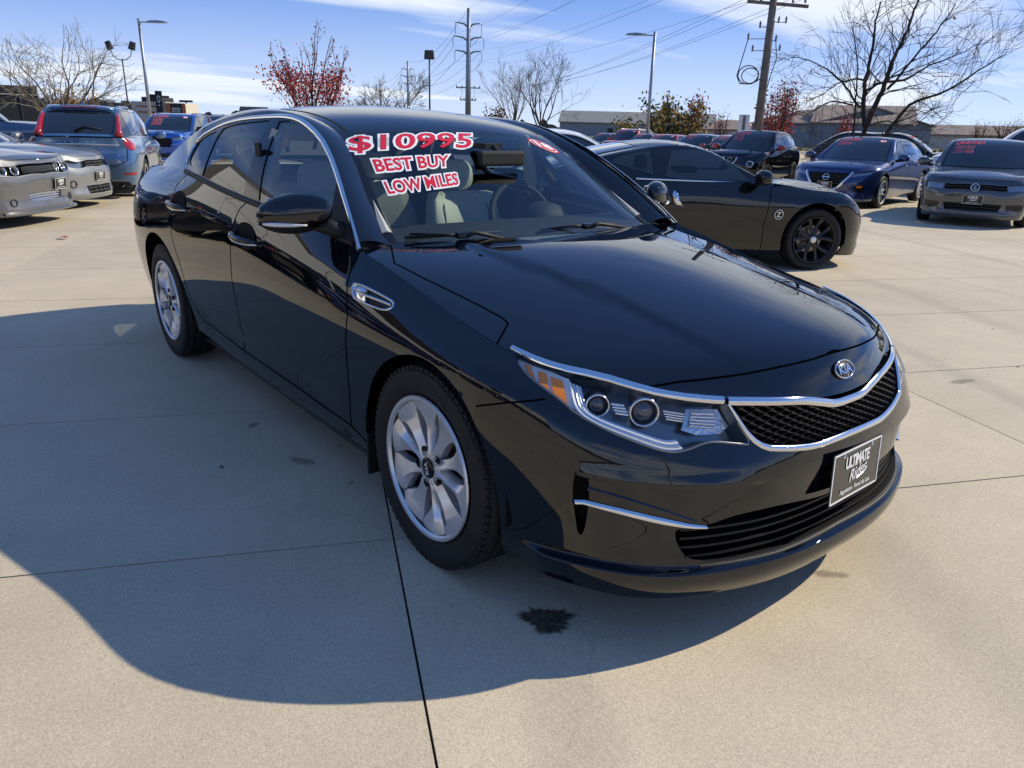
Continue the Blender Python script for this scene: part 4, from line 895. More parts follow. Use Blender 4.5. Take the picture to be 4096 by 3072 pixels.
    m=MB(); m.tube([(0,.185*math.cos(t),.185*math.sin(t)) for t in np.linspace(0,2*np.pi,40,endpoint=False)],.016,10,closed=True); m.build('wheel_rim',INTB,st,smooth=True)
    m=MB(); m.box((.02,0,0),(.05,.15,.12)); m.box((.015,0.10,0),(.02,.12,.03)); m.box((.015,-.10,0),(.02,.12,.03)); m.box((.015,0,-.10),(.02,.04,.12)); m.build('wheel_spokes',INTB,st,bevel=.008)
    def seat(x,y,bench=False):
        se=empty('seat',(x,y,.0)); se.parent=R0
        w=.50 if not bench else 1.25
        def slab(prof,nm,mt_,wtop,wbot):
            V=[];F=[];nu=14
            zz=[p[1] for p in prof]; z0,z1=min(zz),max(zz)
            for i in range(nu+1):
                t=-1+2*i/nu; e=1-abs(t)**5
                cx=sum(p[0] for p in prof)/len(prof); 
                for px,pz in prof:
                    ww=(wbot+(wtop-wbot)*((pz-z0)/max(1e-6,z1-z0)))/2
                    V.append((cx+(px-cx)*(.55+.45*e)+.05*(t*t)*(1 if nm=='backrest' else 0)*.8,t*ww,pz if abs(t)<.99 else pz*.985+.015*z0))
            n=len(prof)
            for i in range(nu):
                for k in range(n): F.append((i*n+k,i*n+(k+1)%n,(i+1)*n+(k+1)%n,(i+1)*n+k))
            F.append(tuple(range(n))); F.append(tuple(range(nu*n,nu*n+n))[::-1])
            m=MB(); m.add(V,F); return m.build(nm,mt_,se,smooth=True)
        slab([(.05,.50),(.09,.62),(.07,.80),(.00,.96),(-.05,1.005),(-.11,1.0),(-.13,.94),(-.08,.75),(-.05,.50)],'backrest',GREYL,w*.80,w*1.02)
        slab([(.0,.36),(.50,.40),(.55,.46),(.50,.52),(.2,.505),(.0,.52)],'cushion',GREYL,w,w)
        for dy in ((0,) if not bench else (-.38,.38)):
            V=[];F=[];n=20;mm=12
            for i in range(mm+1):
                t=math.pi*i/mm
                for k in range(n):
                    p=2*math.pi*k/n; sg=lambda a,q:math.copysign(abs(a)**q,a)
                    V.append((-.115+.055*sg(math.cos(p),.7)*math.sin(t)**.5,dy+.135*sg(math.sin(p),.6)*math.sin(t)**.5*(1-.08*math.cos(t)),1.085+.082*sg(math.cos(t),.8)))
            for i in range(mm):
                for k in range(n): F.append((i*n+k,i*n+(k+1)%n,(i+1)*n+(k+1)%n,(i+1)*n+k))
            m=MB(); m.add(V,F); m.build('headrest',GREYL,se,smooth=True)
            m=MB(); m.tube([(-.105,dy-.06,.98),(-.11,dy-.06,1.05)],.007,8); m.tube([(-.105,dy+.06,.98),(-.11,dy+.06,1.05)],.007,8); m.build('headrest_post',CHROME,se,smooth=True)
        # stitched seams on the backrest
        if not bench:
            m=MB()
            for q in (-1,1): m.tube([(.097,q*.13,.60),(.085,q*.15,.78),(.035,q*.14,.93),(-.03,q*.12,1.0)],.003,6)
            m.tube([(.095,-.13,.66),(.098,-.06,.74),(.098,.0,.755),(.098,.06,.74),(.095,.13,.66)],.003,6); m.build('stitching',INTB,se)
        return se
    seat(-1.62,.37); seat(-1.62,-.37); seat(-2.48,0,True)
    for s in (-1,1):
        m=MB(); m.prism([(-.55,.25),(-.55,.93),(-1.45,.985),(-2.45,1.05),(-2.6,.9),(-2.4,.3)],s*.77,s*.79,'y'); m.build('door_card',INTB,R0)
        m=MB(); m.tube([(-1.52,s*.795,1.0),(-1.50,s*.68,1.30)],[.045,.03],8); m.build('pillar_trim',LINER,R0)
        m=MB(); m.tube([(-.62,s*.66,.95),(-1.16,s*.545,1.265)],[.03,.025],8); m.build('pillar_trim',LINER,R0)
        m=MB(); m.box((-1.50,s*.775,1.0),(.05,.012,.5)); m.build('seat_belt',INTB,R0)
    m=MB(); m.box((-.80,0,1.215),(.03,.24,.062)); m.build('interior_mirror',INTB,R0,bevel=.012,seg=3)
    m=MB(); m.tube([(-.80,0,1.22),(-.86,0,1.262)],.012,8); m.box((-.90,0,1.262),(.09,.09,.022)); m.build('mirror_mount',INTB,R0)
    m=MB(); m.box((-1.35,0,.50),(.75,.22,.26)); m.build('centre_console',INTB,R0,bevel=.02)
build_kia()
# ---------------------------------------------------------------- other vehicles: same body scheme, driven by a table
CARGLASS=mat('dark_car_glass',(.010,.013,.015),.03,0,.6,1.0,.01)
LAMPG=mat('lamp_cluster',(.30,.31,.33),.12,.75,.5,1.0)
_KR=np.array(_r)
def pmap(x,a,b): return np.interp(x,a,b)
def gencar(name,loc,head,spec,label,cat='car',group=None,scale=.95):
    g=dict(fo=.90,wb=2.8,ro=1.05,hw=.92,zs=.17,zf=.66,zh=.93,zb0=.95,zb1=1.03,zr=1.44,xw0=-.45,xw1=-1.10,xr0=-2.45,xr1=-3.25,zd=1.03,gw=.56,blunt=1.0,tblunt=1.0,R=.33,rim=.22,tw=.21,
           style='five',alloy=SATIN,col=BLACK,clad=None,pl=True,feat=(),rear=(),side=(),win=None,stick=None,hoodp=2.3,flare=.0,dip=0.0,handles=True,mirror=None,detail=False,steer=0,roofc=None,rails=None,bump=None,tum=None,hcrown=.03,extra=None)
    g.update(spec); fo,wb,ro,hw=g['fo'],g['wb'],g['ro'],g['hw']
    root=empty(name,loc,head,label,cat,group); root.scale=(scale,)*3
    xa=[-3.94,-2.805-.35,-2.805,-1.4,0,.35,.895]; xb=[-wb-ro,-wb-.38,-wb,-wb/2,0,.38,fo]
    N=_KR.copy()
    zend=g['zf']
    for r in range(8):
        for c in range(15):
            x,y,z=_KR[r,c]
            if c<6:
                xc=_KR[r,0,0]; x=xc-(xc-x)*(1 if c>4 else g['blunt'])
            if c>10:
                xc=_KR[r,14,0]; x=xc+(x-xc)*(1 if c<12 else g['tblunt'])
            X=pmap(x,xa,xb); Y=y*hw/.93
            if r==7:
                Z=z
            t=r/7
            N[r,c]=(X,Y,z)
    # heights: front part scaled to the nose height, sides to belt, rear to deck
    tops=[]
    for c in range(15):
        x=N[7,c,0]
        if c<=2: zt=g['zf']
        elif c<=6: zt=np.interp(c,[2,6],[g['zf'],g['zh']-.04])+(.02 if 2<c<6 else 0)
        else: zt=np.interp(x,[-wb-ro,-wb,g['xw0']],[g['zd'],g['zb1'],g['zb0']]) if c<13 else g['zd']
        tops.append(zt)
    for c in range(15):
        z0=_KR[0,c,2]; z1=_KR[7,c,2]; s0=g['zs']-(.0 if c>4 else .012)+(.05 if c>10 else 0)
        for r in range(8): N[r,c,2]=s0+(_KR[r,c,2]-z0)/(z1-z0)*(tops[c]-s0)
    if g['bump']: N=g['bump'](N)
    S=net_surf(N); orient_out(S,((S.tu[8],S.tv[4]),(-wb/2,0,.5))); vm=S.tv[-1]; tu=S.tu
    vg=np.linspace(0,vm,80)
    def v_of(u,z):
        P=S.P(np.stack([np.full(80,u),vg],1)); return float(np.interp(z,P[:,2],vg))
    def fz(pts): return [(u,v_of(u,z)) for u,z in pts]               # (perimeter u, z)
    def rz(pts): return [(tu[-1]-u,v_of(tu[-1]-u,z)) for u,z in pts]  # from the rear centre
    cx=N[4,:,0]
    def sz(pts):
        return [tuple(q) for q in inv_xz(S,pts,0,vm*.5,U=np.interp([-p[0] for p in pts],-cx[5:12],tu[5:12]))]
    col=g['col']; R=g['R']; ar=R+.055
    th=np.linspace(math.radians(-15),math.radians(195),26); arches=[]
    for ax in (0,-wb):
        a=np.array(sz([(ax+ar*math.cos(t),R+.01+ar*math.sin(t)) for t in th])); arches.append(np.concatenate([a,[(a[-1][0],-.05),(a[0][0],-.05)]]))
    holes=[];late=[]
    def addf(F,kind,sgs):
        for f in F:
            nm,pts,mt_=f[0],f[1],f[2]; o=f[3] if len(f)>3 else {}
            L=dict(f=fz,r=rz,s=sz)[kind](pts)
            if o.get('round'): L=[tuple(p) for p in smooth_loop(L,2,True)]
            both=o.get('both',True)
            if o.get('centre'): L=L+[(-a,b) for a,b in L[::-1]] if kind=='f' else L+[(2*tu[-1]-a,b) for a,b in L[::-1]]; both=False
            for sg in ((1,-1) if both else (o.get('side',1),)):
                LL=[(sg*a,b) for a,b in L]
                if 'depth' in o: holes.append(np.array(LL))
                late.append((nm,LL,mt_,o))
    addf(g['feat'],'f',None); addf(g['rear'],'r',None); addf(g['side'],'s',None)
    full=[(-tu[-1]+.001,0),(tu[-1]-.001,0),(tu[-1]-.001,vm),(-tu[-1]+.001,vm)]
    body=panel('body',S,full,col,root,holes=holes+arches+[np.array([(-a,b) for a,b in A]) for A in arches],res=.075,thick=.02)
    if g['clad']:
        for sg in (1,-1):
            for A in arches: strip('arch_cladding',S,[(sg*a,b) for a,b in A[:-2]],.05,g['clad'],root,off=.002,height=.008)
            strip('sill_cladding',S,[(sg*a,b) for a,b in sz([(-ar-.02,g['zs']+.09),(-wb/2,g['zs']+.09),(-wb+ar+.02,g['zs']+.09)])],.14,g['clad'],root,off=.002,height=.006)
    for nm,L,mt_,o in late:
        if 'depth' in o:
            recess(nm,S,L,o['depth'],o.get('wall',GLOSSB),mt_,root,shrink=.96)
            if 'bars' in o:
                A=np.array(L); nb,bm=o['bars']
                for q in range(nb):
                    v=A[:,1].min()+(A[:,1].max()-A[:,1].min())*(q+.7)/(nb+.4); us=np.linspace(A[:,0].min(),A[:,0].max(),40); ok=pip(np.stack([us,np.full(40,v)],1),A); us=us[ok]
                    if len(us)>3: strip('grille_bar',S,[(u,v) for u in us],o.get('bw',.018),bm,root,off=-o['depth']*.45,height=.006)
            if 'vbars' in o:
                A=np.array(L); nb,bm=o['vbars']
                for q in range(nb):
                    u=A[:,0].min()+(A[:,0].max()-A[:,0].min())*(q+.7)/(nb+.4); vs=np.linspace(A[:,1].min(),A[:,1].max(),20); ok=pip(np.stack([np.full(20,u),vs],1),A); vs=vs[ok]
                    if len(vs)>3: strip('grille_bar',S,[(u,v) for v in vs],.014,bm,root,off=-o['depth']*.35,height=.006)
            if o.get('lens'): panel(nm+'_lens',S,L,LENS,root,res=.06)
        elif 'w' in o: strip(nm,S,smooth_loop(L,o.get('sm',0),False),o['w'],mt_,root,off=.001,height=o.get('h',.006))
        else: panel(nm,S,L,mt_,root,res=.06,off=o.get('off',.004),thick=.006)
    # bonnet
    he=[N[7,2],N[7,3],N[7,4],N[7,5],N[7,6],(g['xw0']*.6,N[7,7,1]*.99,np.interp(.6,[0,1],[N[7,6,2],g['zb0']])),(g['xw0'],hw*.925,g['zb0'])]
    n0=N[7,0]; zc=g['zh']+g['hcrown']; xl=g['xw0']+.10
    hcn=[n0,(n0[0]-.03,0,n0[2]+.045),(n0[0]-.09,0,n0[2]+(zc-n0[2])*.42),(n0[0]-.26,0,n0[2]+(zc-n0[2])*.66),(n0[0]*.40,0,n0[2]+(zc-n0[2])*.88),(xl*.45,0,zc-.004),(xl,0,zc)]
    T=loft_surf(he,hcn,p=g['hoodp'],px=2.0); orient_out(T,((T.t[-1]*.6,.1),(-.2,0,.2)))
    bo=panel('bonnet',T,[(0.0,-1),(0,1),(T.t[-1],1),(T.t[-1],-1)],col,root,res=.08,scale=(1,.7))
    for w in (-.9,.9): strip('bonnet_seam',T,[(T.t[2],w),(T.t[4],w),(T.t[-1]-.05,w)],.006,GASKET,bo,off=.001)
    strip('bonnet_seam',T,[(T.t[1]*.9,w) for w in np.linspace(-.95,.95,15)],.006,GASKET,bo,off=.001,scale=(1,.7))
    # greenhouse top
    x0,x1,x2,x3=g['xw0'],g['xw1'],g['xr0'],g['xr1']; zr=g['zr']; gw=g['gw']; gb=hw*.76; xm=(x1+x2)/2
    zrc=g['roofc'] or (zr-.045,zr,zr-.03)
    ze=.038
    ge=[(x0-.10,gb,g['zb0']+.0),((x0+x1)/2-.08,(gb+gw)/2+.01,(g['zb0']+zrc[0])/2+.005),(x1-.06,gw+.01,zrc[0]-ze*.7),(xm,gw,zrc[1]-ze),(x2,gw+.01,zrc[2]-ze),((x2+x3)/2,gw+.04,(zrc[2]+g['zd'])/2-.01+.02),(x3,gb-.06,g['zd']+.02)]
    gc=[(x0+.06,0,g['zb0']-.005),((x0+x1)/2+.04,0,(g['zb0']+zrc[0])/2+.03),(x1,0,zrc[0]),(xm,0,zrc[1]),(x2-.02,0,zrc[2]),((x2+x3)/2-.05,0,(zrc[2]+g['zd'])/2+.045),(x3-.08,0,g['zd']+.03)]
    G=loft_surf(ge,gc,p=2.3); orient_out(G,((G.t[3],.1),(-1.5,0,.7))); t=G.t
    wsl=[(.03,-.95),(.03,.95),(t[2]-.03,.95),(t[2],.5),(t[2],-.5),(t[2]-.03,-.95)]
    wsc=panel('windscreen',G,wsl,CARGLASS,root,res=.1,scale=(1,.6),off=.001)
    panel('windscreen_surround',G,[(-.05,-1),(-.05,1),(t[2],1),(t[2],-1)],GLOSSB,root,res=.1,scale=(1,.6),off=-.002)
    panel('roof',G,[(t[2]-.002,-1),(t[2]-.002,1),(t[4],1),(t[4],-1)],g.get('roofcol',col),root,res=.12,scale=(1,.6))
    panel('rear_window',G,[(t[4]+.03,-.9),(t[4]+.03,.9),(t[6]-.06,.88),(t[6]-.06,-.88)],CARGLASS,root,res=.1,scale=(1,.6),off=.001)
    panel('rear_window_surround',G,[(t[4],-1),(t[4],1),(t[6],1),(t[6],-1)],col,root,res=.1,scale=(1,.6),off=-.003)
    # side
    bxs=np.array([-wb-ro*.9,-wb,-wb*.6,-wb*.3,x0-.02]); bys=np.array([np.interp(-b,-N[7,7:13,0],N[7,7:13,1]) for b in bxs]); bzs=np.array([np.interp(-b,-N[7,7:13,0],N[7,7:13,2]) for b in bxs])
    bc=Curve(np.stack([-bys,bzs],1),t=bxs)
    hgt=zrc[1]-ze-.03-np.interp(xm,bxs,bzs); dy=np.interp(xm,bxs,bys)-(gw+.075); a1=.6*dy/hgt; a2=(dy-a1*hgt)/hgt**2
    if g['tum']: a1,a2=g['tum']
    def sidef(x,z):
        b=bc(x); q=np.maximum(z-b[:,1],-.02); return np.stack([x,b[:,0]+a1*q+a2*q*np.abs(q),z],1)
    D=Surf(sidef); orient_out(D,((xm,np.interp(xm,bxs,bzs)+.2),(xm,0,1.0)))
    dx=[(x0-.02,np.interp(x0,bxs,bzs)+.004),((x0+x1)/2-.10,(g['zb0']+zrc[0])/2-.005),(x1-.10,zrc[0]-.055),(xm,zrc[1]-.07),(x2+.02,zrc[2]-.065),((x2+x3)/2+.06,(zrc[2]+g['zd'])/2+.0),(x3+.12,np.interp(x3+.12,bxs,bzs)+.004)]
    cv=Curve(dx); top=[tuple(p) for p in cv(np.linspace(0,cv.t[-1],40))]; bl=[(x,float(np.interp(x,bxs,bzs))-.006) for x in np.linspace(dx[-1][0],dx[0][0],20)]
    drip=[tuple(sidef(np.array([a]),np.array([b]))[0]) for a,b in dx]
    Pl=ruled_surf(drip,[(a,-b,c) for a,b,c in ge],bulge=.014,bdir=(0,-.6,.8)); orient_out(Pl,((.5,.5),(xm,0,.9)))
    win=g['win']
    if win is None:
        xb_=g.get('bp',-1.45); zt=lambda x:float(np.interp(-x,-np.array([p[0] for p in top]),[p[1] for p in top]))-.03
        zb=lambda x:float(np.interp(x,bxs,bzs))+.025
        xf=x0-.30; xrr=g.get('wr',x2-.30)
        w1=[(xb_+.04,zb(xb_)),(xf+.10,zb(xf)),(xf-.04,zt(xf-.04))]+[(x,zt(x)) for x in np.linspace(xf-.25,xb_+.04,5)]
        w2=[(xrr,zb(xrr)+.02),(xb_-.04,zb(xb_)),(xb_-.04,zt(xb_))]+[(x,zt(x)) for x in np.linspace(xb_-.3,xrr+.02,5)]
        win=[w1,w2]
    for sg in (1,-1):
        DS=D if sg>0 else mirror_surf(D)
        panel('side_frame',DS,top+bl,g.get('framecol',GLOSSB if g.get('blackframe',True) else col),root,res=.1)
        for w in win: panel('side_window',DS,w,CARGLASS,root,res=.12,off=.002)
        if g.get('trim'): strip('window_trim',DS,[(x,float(np.interp(x,bxs,bzs))+.004) for x in np.linspace(g.get('trimx0',x2-.1),x0-.1,12)],.016,g['trim'],root,off=.003,height=.004)
        panel('pillar',Pl if sg>0 else mirror_surf(Pl),[(0,0),(1,0),(1,1),(0,1)],g.get('pilcol',col),root,res=.09,scale=(3,.15))
        # door seams, handles
        for line in g.get('seams',[[(-.42,g['zs']+.1),(-.45,.5),(-.40,g['zb0']-.03)],[(-1.50,g['zs']+.1),(-1.52,.5),(-1.45,.98)],[(-wb+.62,g['zs']+.12),(-wb+.45,.62),(-wb+.42,g['zb1']-.04)]]):
            strip('door_seam',S,[(sg*a,b) for a,b in sz(line)],.007,GASKET,root,off=.001)
        if g['handles']:
            for hx in g.get('hx',(-1.25,-wb+.68)):
                P=S.P([(sg*a,b) for a,b in sz([(hx-.10,g.get('hz',.86)),(hx+.10,g.get('hz',.86)-.005)])]); m=MB(); o_=np.array([0,-sg*.03,0]); m.tube([P[0],P[0]*.7+P[1]*.3+o_,P[0]*.3+P[1]*.7+o_,P[1]],[.008,.013,.013,.008],8); m.build('handle',g.get('hmat',col),root,smooth=True)
        m=MB(); mz=g['zb0']+.075; mx=x0-.22; cn=24
        for i in range(1): pass
        V=[];Fq=[]
        for i in range(9):
            t_=math.pi*i/8
            for k in range(14):
                p=2*math.pi*k/14; q=lambda a,e:math.copysign(abs(a)**e,a); V.append((mx+.07*q(math.cos(p),.8)*math.sin(t_)**.6,-sg*(hw+.09+.115*math.cos(t_)),mz+.078*q(math.sin(p),.8)*math.sin(t_)**.6*g.get('mirh',1)))
        for i in range(8):
            for k in range(14): Fq.append((i*14+k,i*14+(k+1)%14,(i+1)*14+(k+1)%14,(i+1)*14+k))
        m.add(V,Fq); m.build('door_mirror',g['mirror'] or col,root,smooth=True)
        m=MB(); m.tube([(mx+.02,-sg*(hw-.07),mz-.07),(mx+.0,-sg*(hw+.04),mz-.04)],.03,8); m.build('mirror_stalk',MATTB,root)
    if g['rails']:
        for sg in (1,-1):
            m=MB(); P=[G.P([(t[2]+.15,sg*.93)])[0],G.P([(t[3],sg*.93)])[0],G.P([(t[4]-.1,sg*.93)])[0]]; o_=np.array([0,0,.05]); m.tube([P[0],P[0]*.85+P[1]*.15+o_,P[1]+o_,P[2]*.85+P[1]*.15+o_,P[2]],.016,8); m.build('roof_rail',g['rails'],root,smooth=True)
    # cabin darkness is behind opaque glass; wheels
    for ax in (0,-wb):
        for s in (-1,1):
            wheel('wheel',(ax,s*(hw-g['tw']/2-.02),R),s,R,g['rim'],g['tw'],g['style'],root,alloy=g['alloy'],detail=g['detail'],capmat=g.get('capmat',g['alloy']))
            m=MB(); c0=(ax,s*(hw-.13),R); pr=[(.05,-s*.16),(R+.05,-s*.16),(R+.05,s*.09)]
            V=[];n=20
            for k in range(n+1):
                a=math.radians(-8)+math.radians(196)*k/n
                for r_,h_ in pr: V.append((c0[0]+r_*math.cos(a),c0[1]+h_,c0[2]+r_*math.sin(a)))
            m.add(V,[(k*3+i,k*3+i+1,(k+1)*3+i+1,(k+1)*3+i) for k in range(n) for i in range(2)]); m.build('wheel_well',DARK,root)
    m=MB(); m.box((-wb/2,0,g['zs']+.04),(wb-2*ar,hw*1.7,.04)); m.box((0,0,g['zs']+.10),(2*ar,hw*1.1,.04)); m.box((-wb,0,g['zs']+.12),(2*ar,hw*1.1,.04)); m.build('floor_pan',DARK,root)
    if g['stick']:
        A=dict(price=[(t[2]*.80,.90),(t[2]*.97,.88),(t[2]*.97,.10),(t[2]*.80,.15)])
        def onw(A,off):
            A=np.array(A,float)
            def fn(q):
                x=q[:,0:1];y=q[:,1:2]; uv=(A[0]*(1-x)+A[3]*x)*(1-y)+(A[1]*(1-x)+A[2]*x)*y; return G.P(uv)+G.N(uv)*off
            return fn
        st=g['stick']
        for s_,A_,of in ((st[0],A['price'],.055),)+tuple((s2,[(t[2]*(.64-.15*i),.84),(t[2]*(.745-.15*i),.84),(t[2]*(.745-.15*i),.34),(t[2]*(.64-.15*i),.34)],.06) for i,s2 in enumerate(st[1])):
            text_on('price_outline',s_,onw(A_,.004),LETW,wsc,offset=of); text_on('price_lettering',s_,onw(A_,.006),LETR,wsc,offset=.03)
        if len(st)>2 and st[2]:
            e=[(t[2]*.88+.06*math.sin(q),-.70+.14*math.cos(q)) for q in np.linspace(0,2*np.pi,24,endpoint=False)]; panel('year_disc',G,e,LETR,wsc,res=.08,scale=(1,.6),off=.004)
            text_on('year_lettering',st[2],onw([(t[2]*.88-.04,-.62),(t[2]*.88+.04,-.62),(t[2]*.88+.04,-.78),(t[2]*.88-.04,-.78)],.006),LETW,wsc,offset=.06)
    if g['pl']:
        u,z=g.get('plate',(0,.42)); uv=fz([(u,z)])[0]; M=frame_at(S,uv,off=.022); dealer_plate(root,M,detail=False)
    g.update(S=S,T=T,G=G,D=D,root=root,fz=fz,rz=rz,sz=sz,tu=tu,vm=vm,N=N,t=t)
    if g['extra']: g['extra'](g)
    return g
def on_shell(g,pts,kind='f'): return g[kind+'z'](pts)
def badge(g,u,z,r,text=None,kind='f',oval=1.0,mt_=None,back=PLATEB,tsize=None,ring=True):
    uv=g[kind+'z']([(u,z)])[0]; M=frame_at(g['S'],uv,off=.010); b=empty('badge'); b.parent=g['root']
    m=MB(); m.lathe([(r*.9,-.004),(r*.9,.002),(.001,.003)],24,'z'); mesh('badge_plate',xform([(x*oval,y,z_) for x,y,z_ in m.V],M),m.F,back,b)
    if ring:
        m=MB(); m.tube([(r*oval*math.cos(q),r*math.sin(q),.003) for q in np.linspace(0,2*np.pi,28,endpoint=False)],r*.11,6,closed=True); mesh('badge_ring',xform(m.V,M),m.F,mt_ or CHROME,b)
    if text: text_flat('badge_letters',text,tsize or r*1.1,M@Matrix.Translation((0,0,.006)),mt_ or CHROME,b,offset=.01)
    return M,b
SILVER=paint('silver_paint',(.17,.17,.178),.7,.40); SILVER2=paint('pale_silver_paint',(.27,.275,.28),.6,.40)
STEELBLUE=paint('steel_blue_paint',(.105,.21,.37),.65,.30); COBALT=paint('cobalt_blue_paint',(.012,.085,.42),.5,.30)
DARKBLUE=paint('dark_blue_paint',(.010,.026,.12),.55,.30); GREYP=paint('grey_paint',(.075,.080,.088),.7,.32); NAVYB=paint('navy_blue_paint',(.02,.05,.13),.5,.3)
REDP=paint('red_paint',(.36,.008,.012),.2,.3); WHITEC=paint('white_paint',(.74,.75,.76),0,.35); CHARC=paint('charcoal_paint',(.028,.030,.034),.6,.3); GUN=mat('gunmetal_alloy',(.055,.055,.06),.35,.9)
BLK2=paint('graphite_black_paint',(.0032,.0038,.0050)); GRNBLK=paint('dark_green_paint',(.010,.018,.018),.4,.3)
ANTHR=mat('dark_grey_plastic',(.03,.03,.032),.5)
# ---------------------------------------------------------------- the parked vehicles
def ring(g,u,z,r,mt_,name='lamp_ring',kind='f',off=-.02,tube=.012,fill=None,ax=None):
    uv=g[kind+'z']([(u,z)])[0]; M=frame_at(g['S'],uv,off=off)
    m=MB(); m.tube([(r*math.cos(q),r*math.sin(q),.004) for q in np.linspace(0,2*np.pi,24,endpoint=False)],tube,6,closed=True); mesh(name,xform(m.V,M),m.F,mt_,g['root'])
    if fill: m=MB(); m.lathe([(r,0),(r*.6,-.02),(.001,-.025)],24,'z'); mesh('lamp_bowl',xform(m.V,M),m.F,fill,g['root'])
def chin(g,zs,out,mt_,wid=.78,name='chin_spoiler'):
    S=g['S']; us=np.linspace(-wid,wid,31); P=S.P(g['fz']([(u,zs) for u in us])); N=S.N(g['fz']([(u,zs) for u in us])); N[:,2]=0
    V=[];n=31
    for p,nn in zip(P,N): V+=[p+[0,0,.02],p+nn*out,p+nn*out-[0,0,.018],p-[0,0,.03]]
    m=MB(); m.add(V,[(i*4+k,i*4+(k+1)%4,(i+1)*4+(k+1)%4,(i+1)*4+k) for i in range(n-1) for k in range(4)]); m.build(name,mt_,g['root'])
def x_coupe1(g):       # broad muscle coupe: four round lamps, dark bar grille, chin spoiler
    for s in (1,-1):
        for u in (.46,.66): ring(g,s*u,.735,.058,HEADS,off=-.045,fill=LAMPG)
    chin(g,.20,.06,g['col'])
    for s in (1,-1): ring(g,s*.62,.33,.045,MATTB,off=.0,tube=.008,fill=LAMPG)
    m=MB(); M=frame_at(g['T'],(g['T'].t[1]*.8,0),off=.006); m.lathe([(.028,0),(.02,.006),(.001,.007)],16,'z'); mesh('bonnet_badge',xform(m.V,M),m.F,CHROME,g['root'])
    T=g['T']; tl=T.t
    for w in (.55,.8): pass
    strip('bonnet_stripe',T,[(tl[4],.62),(tl[5],.66),(tl[6]-.05,.70)],.16,CHARC,g['root'],off=.002,scale=(1,.8)); strip('bonnet_stripe',T,[(tl[4],-.62),(tl[5],-.66),(tl[6]-.05,-.70)],.16,CHARC,g['root'],off=.002,scale=(1,.8))
COUPE1=gencar('coupe_car',(-10.35,-1.15,0),math.radians(50),dict(fo=.94,wb=2.95,ro=1.10,hw=.955,zf=.815,zh=.97,zb0=1.00,zb1=1.06,zr=1.44,xw0=-.72,xw1=-1.35,xr0=-2.35,xr1=-3.25,zd=1.05,gw=.56,blunt=.45,R=.35,rim=.25,tw=.245,col=SILVER,pl=True,plate=(-.33,.52),hcrown=.02,
    feat=[('grille_opening',[(0,.80),(.40,.80),(.74,.785),(.80,.735),(.74,.675),(.40,.66),(0,.66)],DARK,dict(centre=True,depth=.06,wall=SILVER,round=False)),
          ('grille_frame',[(0,.775),(.33,.772),(.345,.735),(.33,.69),(0,.685)],MATTB,dict(centre=True,off=-.035)),
          ('grille_bar',[(-.32,.755),(.32,.755)],CHARC,dict(w=.010,both=False)),('grille_bar',[(-.32,.73),(.32,.73)],CHARC,dict(w=.010,both=False)),('grille_bar',[(-.32,.705),(.32,.705)],CHARC,dict(w=.010,both=False)),
          ('grille_surround',[(-.80,.735),(-.74,.672),(-.40,.655),(0,.655),(.40,.655),(.74,.672),(.80,.735)],SILVER2,dict(w=.022,both=False)),
          ('lower_grille',[(0,.43),(.36,.43),(.33,.33),(0,.33)],HEADS,dict(centre=True,depth=.03,bars=(3,HEADS),bw=.022)),
          ('side_marker',[(.98,.47),(1.12,.47),(1.12,.50),(.98,.505)],AMBER,{})],extra=x_coupe1,seams=[[(-.62,.3),(-.66,.5),(-.62,.96)],[(-1.95,.3),(-2.0,.6),(-1.9,1.0)]],hx=(-1.7,),win=None,bp=-1.9),
    'silver muscle coupe with four round headlamps, nearest car at the left edge')
def x_coupe2(g):
    for s in (1,-1): ring(g,s*.66,.40,.052,MATTB,off=.0,tube=.008,fill=LAMPG)
COUPE2=gencar('coupe_car',(-12.4,-.14,0),math.radians(54),dict(fo=.93,wb=2.85,ro=1.05,hw=.955,zf=.775,zh=.96,zb0=.98,zb1=1.06,zr=1.37,xw0=-.68,xw1=-1.30,xr0=-2.2,xr1=-3.1,zd=1.04,gw=.54,blunt=.8,R=.35,rim=.25,tw=.245,col=SILVER2,plate=(0,.50),hcrown=.035,
    feat=[('headlamp',[(.30,.755),(.62,.765),(.80,.76),(.80,.70),(.66,.655),(.34,.655)],LAMPG,dict(depth=.05,lens=True)),
          ('grille_opening',[(0,.755),(.30,.755),(.34,.655),(0,.65)],DARK,dict(centre=True,depth=.05,bars=(2,ANTHR),vbars=(7,ANTHR))),
          ('lower_grille',[(0,.36),(.40,.36),(.36,.24),(0,.235)],DARK,dict(centre=True,depth=.04,bars=(2,ANTHR),vbars=(5,ANTHR))),
          ('side_marker',[(.99,.655),(1.13,.65),(1.13,.68),(.99,.69)],AMBER,{})],extra=x_coupe2,seams=[[(-.55,.3),(-.6,.5),(-.55,.94)],[(-1.9,.3),(-1.95,.6),(-1.85,1.0)]],hx=(-1.7,),bp=-1.9),
    'pale silver coupe with slatted narrow grille between the round-lamp coupe and the blue wagon')
